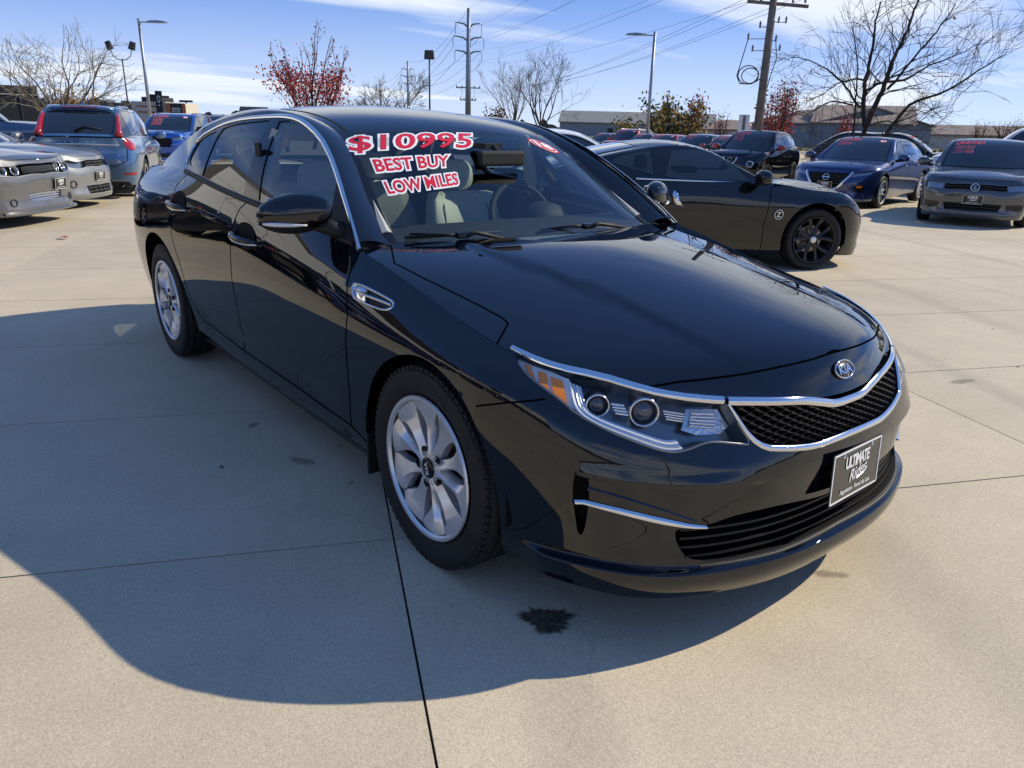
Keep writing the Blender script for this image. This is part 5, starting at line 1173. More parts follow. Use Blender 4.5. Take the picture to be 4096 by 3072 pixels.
def x_suvR(g):       # rear of the blue crossover
    S=g['S'];G=g['G'];root=g['root'];t=g['t']
    # tall tail lamps climbing the rear pillars
    for s in (1,-1):
        L=[(tu_-u,v) for u,v in ()] if False else None
        lo=g['rz']([(.70,1.02),(.80,1.10),(.92,1.10),(1.02,1.00),(.98,.90),(.74,.90)]); lo=[(a if s>0 else -a,b) for a,b in lo]
        panel('tail_lamp',S,smooth_loop(lo,1),REDL,root,res=.05,off=.012,thick=.012)
        P=[G.P([(q,s*.965)])[0]+np.array([-.02,0,.0]) for q in np.linspace(t[6]-.02,t[4]+.06,7)]
        m=MB(); m.tube([tuple(p) for p in P],[.075,.062,.052,.046,.042,.036,.02],8); m.build('pillar_lamp',REDL,root,smooth=True)
    m=MB(); P=[G.P([(t[4]-.03,w)])[0]+np.array([-.06,0,.02]) for w in np.linspace(-.9,.9,9)]; m.tube([tuple(p) for p in P],[.02]+[.035]*7+[.02],8); m.build('tailgate_spoiler',g['col'],root,smooth=True)
    m=MB(); P=[G.P([(t[4]-.02,w)])[0]+np.array([-.10,0,.025]) for w in np.linspace(-.45,.45,5)]; m.tube([tuple(p) for p in P],.012,6); m.build('brake_lamp',REDL,root)
    # wiper
    m=MB(); P=[G.P([(t[6]-.10,-.08)])[0],G.P([(t[6]-.22,.15)])[0],G.P([(t[6]-.16,.55)])[0]]; m.tube([tuple(p+np.array([-.02,0,.012])) for p in P],[.02,.014,.008],8); m.build('rear_wiper',MATTB,root,smooth=True)
    uv=g['rz']([(0,1.01)])[0]
    for i,ch in enumerate('VOLVO'):
        uv=g['rz']([((2-i)*.115*-1,1.03)])[0]; text_flat('tailgate_lettering',ch,.05,frame_at(S,uv,off=.006),CHROME,root,offset=.015)
    uv=g['rz']([(.58,.80)])[0]; text_flat('tailgate_badge','T5',.055,frame_at(S,uv,off=.006),CHROME,root,offset=.01)
    uv=g['rz']([(0,.86)])[0]; dealer_plate(root,frame_at(S,uv,off=.02),detail=False)
    # roof fin
    m=MB(); p=G.P([(t[4]-.35,0)])[0]; m.prism([(p[0]-.10,p[2]),(p[0]+.08,p[2]),(p[0]-.06,p[2]+.065)],-.015,.015,'y'); m.build('roof_fin',g['col'],root)
    for s in (1,-1):
        m=MB(); P=g['N'][0,13]; m.lathe([(.045,0),(.05,.02),(.04,.10)],16,'x',c=(-g['wb']-g['ro']+.03,s*.58,.30)); m.build('exhaust_pipe',CHROME,root)
def bump_suv(N):
    N=N.copy(); N[:,12:,0]=N[:,12:,0]; 
    for r in range(8):
        N[r,12,0]-=.10; N[r,12,1]+=.03
    return N
SUVR=gencar('suv_car',(-16.5,1.78,0),math.radians(160),dict(fo=.92,wb=2.77,ro=.95,hw=.945,zs=.23,zf=.84,zh=1.03,zb0=1.04,zb1=1.12,zr=1.62,xw0=-.42,xw1=-1.15,xr0=-3.15,xr1=-3.68,zd=1.10,gw=.60,R=.365,rim=.245,tw=.235,col=STEELBLUE,pl=False,bump=bump_suv,rails=STEELBLUE,tblunt=.8,trim=CHROME,blackframe=True,roofc=(1.57,1.62,1.58),wr=-3.05,
    rear=[('tailgate_chrome',[(-.62,.985),(0,.99),(.62,.985)],CHROME,dict(w=.03,both=False)),('tailgate_seam',[(-.74,1.05),(-.70,.72),(-.52,.62),(0,.60),(.52,.62),(.70,.72),(.74,1.05)],GASKET,dict(w=.012,both=False,h=0.0)),
          ('bumper_reflector',[(.62,.46),(.90,.47),(.90,.52),(.62,.50)],REDL,{}),('lower_valance',[(0,.34),(.70,.34),(.78,.26),(0,.26)],MATTB,dict(centre=True)),('tailgate_recess',[(-.26,.95),(.26,.95),(.30,.78),(-.30,.78)],STEELBLUE,dict(both=False,depth=.02,wall=STEELBLUE))],extra=x_suvR,hz=.93,hx=(-1.3,-2.1)),
    'steel-blue station wagon seen from behind with tall red tail lamps')
SUVF=gencar('suv_car',(-24.4,4.85,0),math.radians(-33),dict(fo=.90,wb=3.02,ro=1.1,hw=.93,zs=.24,zf=.98,zh=1.13,zb0=1.12,zb1=1.18,zr=1.66,xw0=-.45,xw1=-1.15,xr0=-3.3,xr1=-4.0,zd=1.12,gw=.64,blunt=.6,R=.37,rim=.25,tw=.255,col=COBALT,plate=(0,.50),mirror=GLOSSB,rails=GLOSSB,roofc=(1.60,1.66,1.61),
    feat=[('grille_opening',[(0,.92),(.50,.92),(.56,.80),(.48,.64),(0,.62)],DARK,dict(centre=True,depth=.04,bars=(5,GLOSSB))),('headlamp',[(.52,.94),(.90,.97),(1.02,.90),(.72,.84),(.58,.84)],LAMPG,dict(depth=.03,lens=True)),
          ('lower_grille',[(0,.44),(.62,.46),(.58,.33),(0,.32)],MATTB,dict(centre=True,depth=.03)),('fog_pod',[(.66,.62),(.84,.60),(.84,.50),(.68,.50)],GLOSSB,{})],
    stick=('$41995',('LOADED','4X4','LOW MILES'),'20'),extra=lambda g:badge(g,0,.80,.055,'Ford',oval=2.1,mt_=CHROME,tsize=.07)),'bright blue suv facing the camera with white price lettering on dark windscreen')
SUVB=gencar('suv_car',(-30.5,8.4,0),math.radians(-33),dict(fo=.90,wb=2.8,ro=1.0,hw=.94,zs=.24,zf=.9,zh=1.05,zb0=1.06,zb1=1.12,zr=1.69,xw0=-.45,xw1=-1.1,xr0=-3.1,xr1=-3.7,zd=1.1,gw=.62,col=CHARC,R=.36,rim=.24,pl=False),'dark grey suv tucked behind the bright blue suv')
REDB=gencar('suv_car',(-36.5,12.6,0),math.radians(-33),dict(fo=.90,wb=2.7,ro=.95,hw=.92,zs=.22,zf=.85,zh=1.0,zb0=1.02,zb1=1.08,zr=1.62,xw0=-.45,xw1=-1.1,xr0=-2.9,xr1=-3.5,zd=1.05,gw=.60,col=REDP,pl=False),'red suv partly hidden behind the dark grey suv at left')
WHITEL=gencar('sedan_car',(-19.9,-1.15,0),math.radians(160),dict(col=WHITEC,pl=False,trim=CHROME,zr=1.45),'white sedan at the left edge behind the silver coupes')
PICK=gencar('pickup_truck',(-23.9,1.3,0),math.radians(82),dict(fo=.95,wb=3.6,ro=1.2,hw=.99,zs=.35,zf=1.10,zh=1.30,zb0=1.30,zb1=1.34,zr=1.93,xw0=-.55,xw1=-1.15,xr0=-2.6,xr1=-2.85,zd=1.34,gw=.66,col=NAVYB,pl=False,R=.40,rim=.25,mirror=CHROME,mirh=1.6,wr=-2.5,roofc=(1.88,1.93,1.91)),'dark blue pickup truck at the left edge behind the blue wagon','truck')
def x_z(g):
    S=g['S'];root=g['root']; D=g['D']
    M,b=badge(g,-.47,.60,.048,'Z',kind='s',tsize=.075,back=PLATEB)
    for sg in (1,-1):
        # upright chrome handle at the trailing edge of the door
        P=S.P([(sg*a,q) for a,q in g['sz']([(-1.66,.83),(-1.63,.72),(-1.56,.68)])]); o=np.array([0,-sg*.022,0])
        m=MB(); m.tube([tuple(P[0]),tuple(P[0]*.6+P[1]*.4+o),tuple(P[1]+o),tuple(P[2]+o*.6)],[.022,.038,.036,.018],10); m.build('door_handle',CHROME,root,smooth=True)
        L=[(sg*a,q) for a,q in g['fz']([(.62,.70),(.78,.74),(.98,.86),(1.10,.90),(1.05,.82),(.92,.70),(.80,.63)])]
        panel('headlamp',S,L,mat('pale_lamp',(.55,.57,.56),.12,.3,.5,1.0),root,res=.05,off=.006,thick=.008)
COUPEZ=gencar('coupe_car',(-3.15,5.70,0),math.radians(62),dict(fo=.84,wb=2.55,ro=.86,hw=.915,zs=.15,zf=.62,zh=.88,zb0=.90,zb1=.95,zr=1.315,xw0=-.52,xw1=-1.15,xr0=-1.95,xr1=-3.05,zd=.95,gw=.53,R=.328,rim=.245,tw=.245,style='y5',alloy=GUN,col=BLK2,pl=False,detail=True,handles=False,blackframe=False,hcrown=.045,roofc=(1.255,1.315,1.275),trim=CHROME,trimx0=-2.05,capmat=SATIN,
    win=[[(-.80,.930),(-1.60,.945),(-1.74,.965),(-1.68,1.10),(-1.62,1.215),(-1.35,1.225),(-1.18,1.205),(-.98,1.10)],[(-1.86,.975),(-2.30,1.09),(-2.22,1.14),(-2.02,1.185),(-1.86,1.205)]],
    seams=[[(-.60,.22),(-.62,.5),(-.56,.88)],[(-1.78,.24),(-1.86,.5),(-1.80,.93)]],extra=x_z),'low black two-door coupe with dark alloy wheels behind the foreground sedan')
def x_altima(g):
    S=g['S']; us=[(-.50,.74),(-.40,.60),(-.28,.44),(-.18,.385),(0,.375),(.18,.385),(.28,.44),(.40,.60),(.50,.74)]
    strip('chrome_vee',S,smooth_loop(g['fz'](us),1,False),.045,CHROME,g['root'],off=.004,height=.012)
    M,b=badge(g,0,.63,.062,None,back=DARK); m=MB(); m.box((0,0,.004),(.15,.022,.006)); mesh('badge_bar',xform(m.V,M),m.F,CHROME,b,smooth=False)
ALT=gencar('sedan_car',(-6.75,13.5,0),math.radians(-80),dict(fo=.95,wb=2.825,ro=1.1,hw=.925,zf=.76,zh=.93,zb0=.95,zb1=1.02,zr=1.45,xw0=-.45,xw1=-1.15,xr0=-2.35,xr1=-3.25,zd=1.05,col=DARKBLUE,R=.335,rim=.24,style='multi',plate=(0,.47),trim=CHROME,detail=False,
    feat=[('grille_opening',[(0,.72),(.44,.72),(.36,.58),(.24,.42),(.16,.39),(0,.385)],DARK,dict(centre=True,depth=.035,bars=(6,GLOSSB))),('headlamp',[(.46,.73),(.75,.76),(1.02,.80),(.95,.73),(.72,.68),(.50,.65)],LAMPG,dict(depth=.03,lens=True)),
          ('corner_pod',[(.56,.48),(.78,.50),(.80,.36),(.60,.36)],GLOSSB,{}),('fog_lamp',[(.62,.47),(.76,.475),(.72,.435),(.64,.435)],AMBER,{})],extra=x_altima,stick=('$19995',('LOADED',),'21')),'dark blue sedan with chrome V grille and number 21 disc on its windscreen')
def x_juke(g):
    S=g['S']
    strip('chrome_vee',S,smooth_loop(g['fz']([(-.20,.84),(-.13,.68),(0,.665),(.13,.68),(.20,.84)]),1,False),.03,CHROME,g['root'],off=.004,height=.01)
    badge(g,0,.765,.055,None,back=DARK)
    for s in (1,-1): ring(g,s*.58,.66,.085,CHROME,off=.005,tube=.010,fill=LAMPG)
JUKE=gencar('suv_car',(-11.6,16.7,0),math.radians(-74),dict(fo=.85,wb=2.53,ro=.75,hw=.90,zs=.2,zf=.86,zh=1.03,zb0=1.03,zb1=1.14,zr=1.57,xw0=-.36,xw1=-.95,xr0=-2.4,xr1=-3.05,zd=1.12,gw=.57,col=BLACK,R=.34,rim=.24,style='multi',alloy=GUN,plate=(0,.54),mirror=REDP,
    feat=[('headlamp',[(.40,.90),(.62,.97),(.88,1.02),(.80,.94),(.60,.89)],LAMPG,{}),('grille_opening',[(0,.80),(.17,.80),(.12,.68),(0,.67)],DARK,dict(centre=True,depth=.03)),('lower_grille',[(0,.44),(.55,.46),(.50,.32),(0,.31)],DARK,dict(centre=True,depth=.03,bars=(3,GLOSSB)))],extra=x_juke,stick=('$9995',('BEST BUY','LOW MILES'),None)),'small black crossover with round lamps and red door mirrors')
def x_vw(g):
    M,b=badge(g,0,.665,.062,None,back=PLATEB)
    text_flat('badge_letters','V',.060,M@Matrix.Translation((0,.022,.006)),CHROME,b,offset=.01); text_flat('badge_letters','W',.060,M@Matrix.Translation((0,-.022,.006)),CHROME,b,offset=.01)
JET=gencar('sedan_car',(-3.7,12.42,0),math.radians(-71),dict(fo=.88,wb=2.65,ro=1.1,hw=.89,zf=.745,zh=.92,zb0=.95,zb1=1.0,zr=1.455,xw0=-.42,xw1=-1.05,xr0=-2.3,xr1=-3.05,zd=1.03,blunt=.75,col=GREYP,R=.32,rim=.21,plate=(0,.47),
    feat=[('grille_opening',[(0,.715),(.46,.715),(.48,.63),(0,.615)],DARK,dict(centre=True,depth=.03,bars=(2,GLOSSB))),('headlamp',[(.47,.72),(.78,.745),(.88,.73),(.84,.63),(.50,.615)],LAMPG,dict(depth=.03,lens=True)),
          ('lower_grille',[(0,.40),(.44,.40),(.40,.28),(0,.275)],DARK,dict(centre=True,depth=.03,bars=(3,GLOSSB))),('fog_pod',[(.50,.40),(.80,.415),(.80,.31),(.52,.30)],GLOSSB,{}),('lip_line',[(-.7,.215),(0,.21),(.7,.215)],GREYP,dict(w=.02,both=False))],extra=x_vw,stick=('$8995',('BEST BUY','LOW MILES'),None)),'grey sedan at the right edge with $8995 lettering and round badge')
VAN=gencar('pickup_truck',(-6.9,19.7,0),math.radians(-162),dict(fo=.92,wb=3.5,ro=1.2,hw=.98,zs=.28,zf=.95,zh=1.15,zb0=1.18,zb1=1.22,zr=1.84,xw0=-.45,xw1=-1.1,xr0=-2.6,xr1=-2.95,zd=1.2,gw=.66,col=WHITEC,pl=False,R=.39,rim=.25,mirror=GLOSSB,mirh=1.7,wr=-2.5,roofc=(1.79,1.84,1.82)),'silver-white pickup truck behind the grey sedan at the right edge','truck')
_row=[((-13.9,19.2),BLACK,dict(zr=1.44),'$12995','black sedan with slanted headlamps, next to the small round-lamp crossover',-74),
      ((-16.6,22.4),REDP,dict(zr=1.46),'$10995','red hatchback in the far row, between the black sedan and the dark green one',-74),
      ((-19.6,24.2),GRNBLK,dict(zr=1.47),'$9995','dark green sedan in the far row with wide windscreen lettering',-74),
      ((-23.0,26.0),REDP,dict(zr=1.44,roofcol=REDP),'$13995','low red sedan in the far row behind the coupe roof',-74),
      ((-26.0,28.0),GREYP,dict(zr=1.46),'$8995','grey sedan in the far row beside the red suv',-74),
      ((-29.6,30.4),REDP,dict(zs=.24,zf=.9,zh=1.05,zb0=1.06,zb1=1.12,zr=1.68,xr0=-3.0,xr1=-3.6,zd=1.1,gw=.62,rails=SATIN,roofc=(1.64,1.68,1.65)),'$14995','red suv with pale roof rails in the far row',-74),
      ((-32.6,31.6),BLK2,dict(zr=1.45),'$7995','black sedan at the far end of the row beyond the red suv',-74)]
_base=[('headlamp',[(.48,.70),(.80,.76),(.98,.78),(.90,.70),(.70,.645),(.50,.63)],LAMPG,{}),('grille_opening',[(0,.66),(.42,.66),(.38,.55),(0,.54)],DARK,dict(centre=True,depth=.03,bars=(3,GLOSSB))),('lower_grille',[(0,.38),(.55,.38),(.48,.27),(0,.265)],DARK,dict(centre=True,depth=.03))]
for (xy,c_,sp,pr_,lb_,hd_) in _row:
    d=dict(col=c_,zf=.74,stick=(pr_,('LOW MILES',),'17'),feat=[(a,[(u,z+(sp.get('zf',.74)-.74)) for u,z in b],m_,o) for a,b,m_,o in _base]); d.update(sp)
    gencar('suv_car' if sp.get('rails') else 'sedan_car',(xy[0],xy[1],0),math.radians(hd_),d,lb_,'car','cars in the far sales row')
WHITER=gencar('sedan_car',(-6.0,6.6,0),math.radians(62),dict(col=WHITEC,zr=1.40,pl=False,trim=CHROME),'white sedan behind the low black coupe, only its roof showing')
MINI=gencar('van',(-9.2,23.6,0),math.radians(22),dict(fo=.9,wb=3.0,ro=1.0,hw=.97,zs=.2,zf=.9,zh=1.08,zb0=1.08,zb1=1.13,zr=1.66,xw0=-.25,xw1=-1.0,xr0=-3.1,xr1=-3.85,zd=1.1,gw=.64,col=BLK2,pl=False,roofc=(1.60,1.66,1.62),stick=('$15995',(),None)),'dark minivan parked behind the tree trunk','van')
SITE={'lampA':(-46.65,10.15,6.25),'lampA_arm':(-46.43,10.99,6.21),'flood':(-71.26,14.7,5.72),'shoe':(-74.12,46.23,8.47),'lampB':(-28.36,31.32,6.16),'mono':(-88.13,61.25,15.7),'mono_a1':(-87.43,62.23,14.03),'mono_a2':(-87.2,62.54,11.73),'mono_a3':(-87.34,62.35,9.37),'mono_a4':(-87.44,62.21,6.35),'mono2':(-195.44,116.2,17.55),'mono3':(-304.19,167.79,18.32),'mono4':(-413.23,218.44,18.04),'util':(-18.66,27.55,6.46),'util_armL':(-19.73,26.78,6.43),'util_armR':(-17.59,28.27,6.21),'T1':(-42.56,5.27,5.81),'T2':(-43.71,18.57,6.84),'T3':(-112.28,60.22,7.0),'T4':(-92.54,54.46,8.42),'T5':(-61.04,47.42,8.69),'T6':(-43.75,36.97,7.49),'T7':(-37.2,43.52,3.81),'T8':(-39.72,49.23,4.18),'T9':(-41.64,55.35,3.07),'T10':(-29.04,44.68,4.19),'T11':(-42.11,76.5,3.0),'T12':(-9.63,19.05,2.72),'T13':(-50.13,52.04,2.3),'T14':(-4.95,15.2,1.2),'T15':(-49.33,128.28,4.09),'T15b':(-46.18,129.47,4.04),'T15c':(-44.26,130.16,4.25),'T16':(-93.82,70.4,3.81),'T17':(-72.05,10.82,3.93),'T18':(-72.52,150.83,5.19),'B1a':(-149.4,128.83,5.03),'B1b':(-132.83,145.83,4.84),'B1c':(-120.2,156.41,4.58),'B1e':(-141.63,125.55,2.42),'B2a':(-91.71,115.21,2.3),'B2p':(-87.24,118.65,2.86),'B2b':(-83.35,121.42,2.55),'B3r0':(-71.55,111.27,5.36),'B3r1':(-61.08,117.4,5.15),'B3e0':(-61.38,102.3,2.77),'B3e1':(-50.09,108.36,2.7),'B3g':(-79.92,114.06,3.65),'B4a':(-66.02,142.86,3.12),'B4b':(-48.05,149.99,3.08),'B4e':(-61.1,136.32,1.67),'B5b':(-26.4,36.78,2.22),'B5c':(-25.91,37.13,2.23),'L1a':(-117.91,5.68,4.12),'L1b':(-116.99,14.65,4.53),'L2a':(-146.72,18.67,4.32),'L2b':(-144.98,28.66,3.57),'L3a':(-135.2,26.57,3.06),'L3m':(-132.57,29.2,3.28),'L3b':(-129.45,33.42,3.42),'L3box':(-133.23,30.75,4.11),'L3box2':(-132.53,33.51,4.21),'Py0':(-127.66,32.4,4.97),'Py1':(-127.48,33.07,4.99),'L4a':(-129.43,33.48,3.42),'L4b':(-128.73,36.01,3.29),'far':(-205.32,72.02,4.08),'far0':(-190.21,53.79,2.0),'far1':(-185.77,67.25,2.12)}
# ---------------------------------------------------------------- ground and pavement
def gz(x,y):
    """the lot falls gently away from the foreground"""
    r=math.hypot(x,y); t=min(max(r-8,0),55); return -.0085*t
def concrete():
    m=bpy.data.materials.new('broom_finished_concrete'); m.use_nodes=True; N,L=_nt(m); b=N['Principled BSDF']
    b.inputs['Roughness'].default_value=.78; b.inputs['Specular IOR Level'].default_value=.35
    geo=N.new('ShaderNodeNewGeometry'); 
    def noise(sc,det=5,ro=.6,vec=None):
        n=N.new('ShaderNodeTexNoise'); n.inputs['Scale'].default_value=sc; n.inputs['Detail'].default_value=det; n.inputs['Roughness'].default_value=ro; L.new(vec or geo.outputs['Position'],n.inputs['Vector']); return n
    def ramp(src,a,b_,c0,c1):
        r=N.new('ShaderNodeMapRange'); r.inputs['From Min'].default_value=a; r.inputs['From Max'].default_value=b_; r.inputs['To Min'].default_value=c0; r.inputs['To Max'].default_value=c1; L.new(src,r.inputs['Value']); return r.outputs[0]
    def mul(a,b_):
        q=N.new('ShaderNodeMath'); q.operation='MULTIPLY'; L.new(a,q.inputs[0]); L.new(b_,q.inputs[1]); return q.outputs[0]
    rot=N.new('ShaderNodeMapping'); rot.inputs['Rotation'].default_value=(0,0,math.radians(24.5)); rot.inputs['Scale'].default_value=(14,.8,1); L.new(geo.outputs['Position'],rot.inputs[0])
    big=ramp(noise(.45,4).outputs['Fac'],.3,.7,.88,1.10); mid=ramp(noise(3.2,6,.65).outputs['Fac'],.3,.72,.93,1.06); fine=mul(ramp(noise(150,3,.7).outputs['Fac'],.30,.70,.76,1.20),ramp(noise(55,3,.6).outputs['Fac'],.30,.70,.92,1.07)); broom=ramp(noise(6,3,.6,rot.outputs[0]).outputs['Fac'],.3,.7,.965,1.035)
    grit=N.new('ShaderNodeTexVoronoi'); grit.inputs['Scale'].default_value=85; L.new(geo.outputs['Position'],grit.inputs['Vector']); gsp=ramp(grit.outputs['Distance'],.04,.16,.72,1.0)
    sel=ramp(noise(22,2).outputs['Fac'],.56,.66,0,1)
    g2=N.new('ShaderNodeMix'); g2.data_type='FLOAT'; g2.inputs['A'].default_value=1.0; L.new(sel,g2.inputs['Factor']); L.new(gsp,g2.inputs['B'])
    oi=N.new('ShaderNodeObjectInfo'); per=ramp(oi.outputs['Random'],0,1,.945,1.05)
    stain=ramp(noise(.9,7,.7).outputs['Fac'],.60,.74,1.0,.92)
    cv=N.new('ShaderNodeTexVoronoi'); cv.feature='DISTANCE_TO_EDGE'; cv.inputs['Scale'].default_value=.55; wv=N.new('ShaderNodeVectorMath'); wv.operation='MULTIPLY_ADD'; wv.inputs[1].default_value=(.35,.35,.35); L.new(noise(2.5,6,.7).outputs['Color'],wv.inputs[0]); L.new(geo.outputs['Position'],wv.inputs[2]); L.new(wv.outputs[0],cv.inputs['Vector'])
    ck=ramp(cv.outputs['Distance'],.0,.005,.86,1.0); ckm=N.new('ShaderNodeMix'); ckm.data_type='FLOAT'; ckm.inputs['A'].default_value=1.0; L.new(ramp(noise(.35,2).outputs['Fac'],.56,.60,0,1),ckm.inputs['Factor']); L.new(ck,ckm.inputs['B'])
    stain=mul(stain,ckm.outputs[0])
    f=mul(mul(mul(big,mid),mul(fine,broom)),mul(mul(g2.outputs[0],per),stain))
    mx=N.new('ShaderNodeMixRGB'); mx.blend_type='MULTIPLY'; mx.inputs['Fac'].default_value=1; mx.inputs['Color1'].default_value=(.56,.47,.345,1); L.new(f,mx.inputs['Color2']); L.new(mx.outputs[0],b.inputs['Base Color'])
    bp=N.new('ShaderNodeBump'); bp.inputs['Strength'].default_value=.35; bp.inputs['Distance'].default_value=.004; L.new(noise(120,4,.7).outputs['Fac'],bp.inputs['Height']); L.new(bp.outputs[0],b.inputs['Normal'])
    return m
CONC=concrete()
JOINT=mat('joint_dirt',(.035,.030,.026),.9)
DRYG=mat('dry_turf',(.13,.12,.055),.95,0,.2,noise=(.6,.35))
ASPH=mat('asphalt',(.06,.06,.062),.9,0,.3,noise=(3,.2))
def disc(name,mt_,rs,seg,dz,kind='structure'):
    V=[(0,0,gz(0,0)+dz)];F=[]
    for r in rs:
        for k in range(seg): a=2*math.pi*k/seg; x,y=r*math.cos(a),r*math.sin(a); V.append((x,y,gz(x,y)+dz))
    F+=[(0,1+k,1+(k+1)%seg) for k in range(seg)]
    for i in range(len(rs)-1):
        for k in range(seg): F.append((1+i*seg+k,1+(i+1)*seg+k,1+(i+1)*seg+(k+1)%seg,1+i*seg+(k+1)%seg))
    o=mesh(name,V,F,mt_,smooth=True); o['kind']=kind; return o
ground=disc('ground',DRYG,[4,8,12,20,30,45,63,90,200,600,2500],72,-.075)
# slabs: joints measured on the pavement, grid turned 24.5 degrees against the sedan
E1=np.array([.4147,.9100]); E2=np.array([.9100,-.4147]); GAP=.0035
pav=mesh('pavement',[(-75*E2[0]-45*E1[0]+0,-75*E2[1]-45*E1[1],-.7),(45*E2[0]-45*E1[0],45*E2[1]-45*E1[1],-.7),(45*E2[0]+62*E1[0],45*E2[1]+62*E1[1],-.7),(-75*E2[0]+62*E1[0],-75*E2[1]+62*E1[1],-.7)],[(0,1,2,3)],JOINT,smooth=False)
pav['kind']='structure'
cells=[]
for i in range(-54,14):
    for j in range(-14,19):
        q0=.205+1.345*i; q1=q0+1.345; p0=-.900+2.955*j; p1=p0+2.955
        c=[(q*E2+p*E1) for q,p in ((q0+GAP,p0+GAP),(q1-GAP,p0+GAP),(q1-GAP,p1-GAP),(q0+GAP,p1-GAP))]; ctr=sum(c)/4
        v=ctr-np.array([1.8456,-2.035]); d=np.hypot(*v); ang=abs((math.degrees(math.atan2(v[1],v[0]))-141.25+180)%360-180)
        vis=d if (ang<42 or d<3.2) else d+1000
        cells.append((vis,c))
cells.sort(key=lambda t:t[0])
def slab_geo(c):
    V=[(p[0],p[1],gz(*p)) for p in c]+[(p[0],p[1],gz(*p)-.07) for p in c]
    return V,[(0,1,2,3),(0,4,5,1),(1,5,6,2),(2,6,7,3),(3,7,4,0)]
for vis,c in cells[:290]:
    V,F=slab_geo(c); mesh('concrete_slab',V,F,CONC,pav,smooth=False)
m=MB()
for vis,c in cells[290:]: m.add(*slab_geo(c))
o=m.build('distant_slabs',CONC,pav,fix=False); o['kind']='stuff'
for me in (o.data,): pass
# dirt seen down in the joints
jd=disc('joint_fill',JOINT,[4,8,12,20,30,45,63],72,-.016); jd.parent=pav; jd['kind']='structure'
# stains
def blob(name,cx,cy,rx,ry,mt_,rough=.25,n=90,rot=0,parent=None,seed=1,dz=.004):
    r=np.random.default_rng(seed); ph=r.uniform(0,6.28,8); am=r.uniform(.3,1,8)/np.array([1,2,3,5,8,11,15,19])**.55
    V=[(cx,cy,gz(cx,cy)+dz)]
    for k in range(n):
        a=2*math.pi*k/n; s=1+rough*sum(am[i]*math.sin([2,3,5,8,11,15,21,27][i]*a+ph[i]) for i in range(8))*.5
        x,y=rx*s*math.cos(a),ry*s*math.sin(a); X=cx+x*math.cos(rot)-y*math.sin(rot); Y=cy+x*math.sin(rot)+y*math.cos(rot); V.append((X,Y,gz(X,Y)+dz))
    o=mesh(name,V,[(0,1+k,1+(k+1)%n) for k in range(n)],mt_,parent,smooth=False); ca=o.data.color_attributes.new('rim','FLOAT_COLOR','POINT')
    for q in range(n+1): ca.data[q].color=(0,0,0,1) if q else (1,1,1,1)
    return o
def stainmat(name,col,fac,rough=.6):
    m=bpy.data.materials.new(name); m.use_nodes=True; N,L=_nt(m); b=N['Principled BSDF']; b.inputs['Base Color'].default_value=(*col,1); b.inputs['Roughness'].default_value=rough; b.inputs['Alpha'].default_value=fac
    geo=N.new('ShaderNodeNewGeometry'); n=N.new('ShaderNodeTexNoise'); n.inputs['Scale'].default_value=60; n.inputs['Detail'].default_value=6; L.new(geo.outputs['Position'],n.inputs['Vector'])
    r=N.new('ShaderNodeMapRange'); r.inputs['From Min'].default_value=.3; r.inputs['From Max'].default_value=.7; r.inputs['To Min'].default_value=fac*.7; r.inputs['To Max'].default_value=min(1,fac*1.2); L.new(n.outputs['Fac'],r.inputs['Value'])
    at=N.new('ShaderNodeAttribute'); at.attribute_name='rim'; rr=N.new('ShaderNodeMapRange'); rr.inputs['From Max'].default_value=.22; L.new(at.outputs['Fac'],rr.inputs['Value']); q=N.new('ShaderNodeMath'); q.operation='MULTIPLY'; L.new(r.outputs[0],q.inputs[0]); L.new(rr.outputs[0],q.inputs[1]); L.new(q.outputs[0],b.inputs['Alpha']); return m
OIL=stainmat('oil_film',(.055,.046,.036),.80,.5); OIL2=stainmat('old_stain',(.12,.09,.065),.34)
blob('oil_stain',.47,-.78,.085,.058,OIL,.45,160,rot=.6,parent=pav,seed=5)
for (x,y,a,b_,s) in ((.83,.12,.06,.022,2),(.19,2.66,.10,.035,3),(-1.45,-.92,.04,.02,6),(-.65,-.83,.02,.012,7),(-.95,-.90,.07,.03,9)): blob('old_stain',x,y,a,b_,OIL2,.35,60,rot=.4*s,parent=pav,seed=s)
for i in range(26):
    x,y=RNG.uniform(-4,2),RNG.uniform(-2.6,4.5); blob('gum_spot',x,y,RNG.uniform(.006,.016),RNG.uniform(.006,.012),OIL,.3,14,rot=i,parent=pav,seed=20+i)
lf=empty('fallen_leaf',(-8.15,-.62,gz(-8,-.6)+.01),.5,'single red fallen leaf on the sunlit concrete at left','leaf')
mesh('leaf_blade',[(-.07,0,0),(-.03,.035,.012),(.0,.05,.02),(.05,.03,.01),(.08,0,.006),(.05,-.035,.015),(0,-.045,.012),(-.03,-.03,.008)],[(0,1,7),(1,2,6,7),(2,3,5,6),(3,4,5)],mat('red_leaf',(.32,.05,.04),.7),lf)
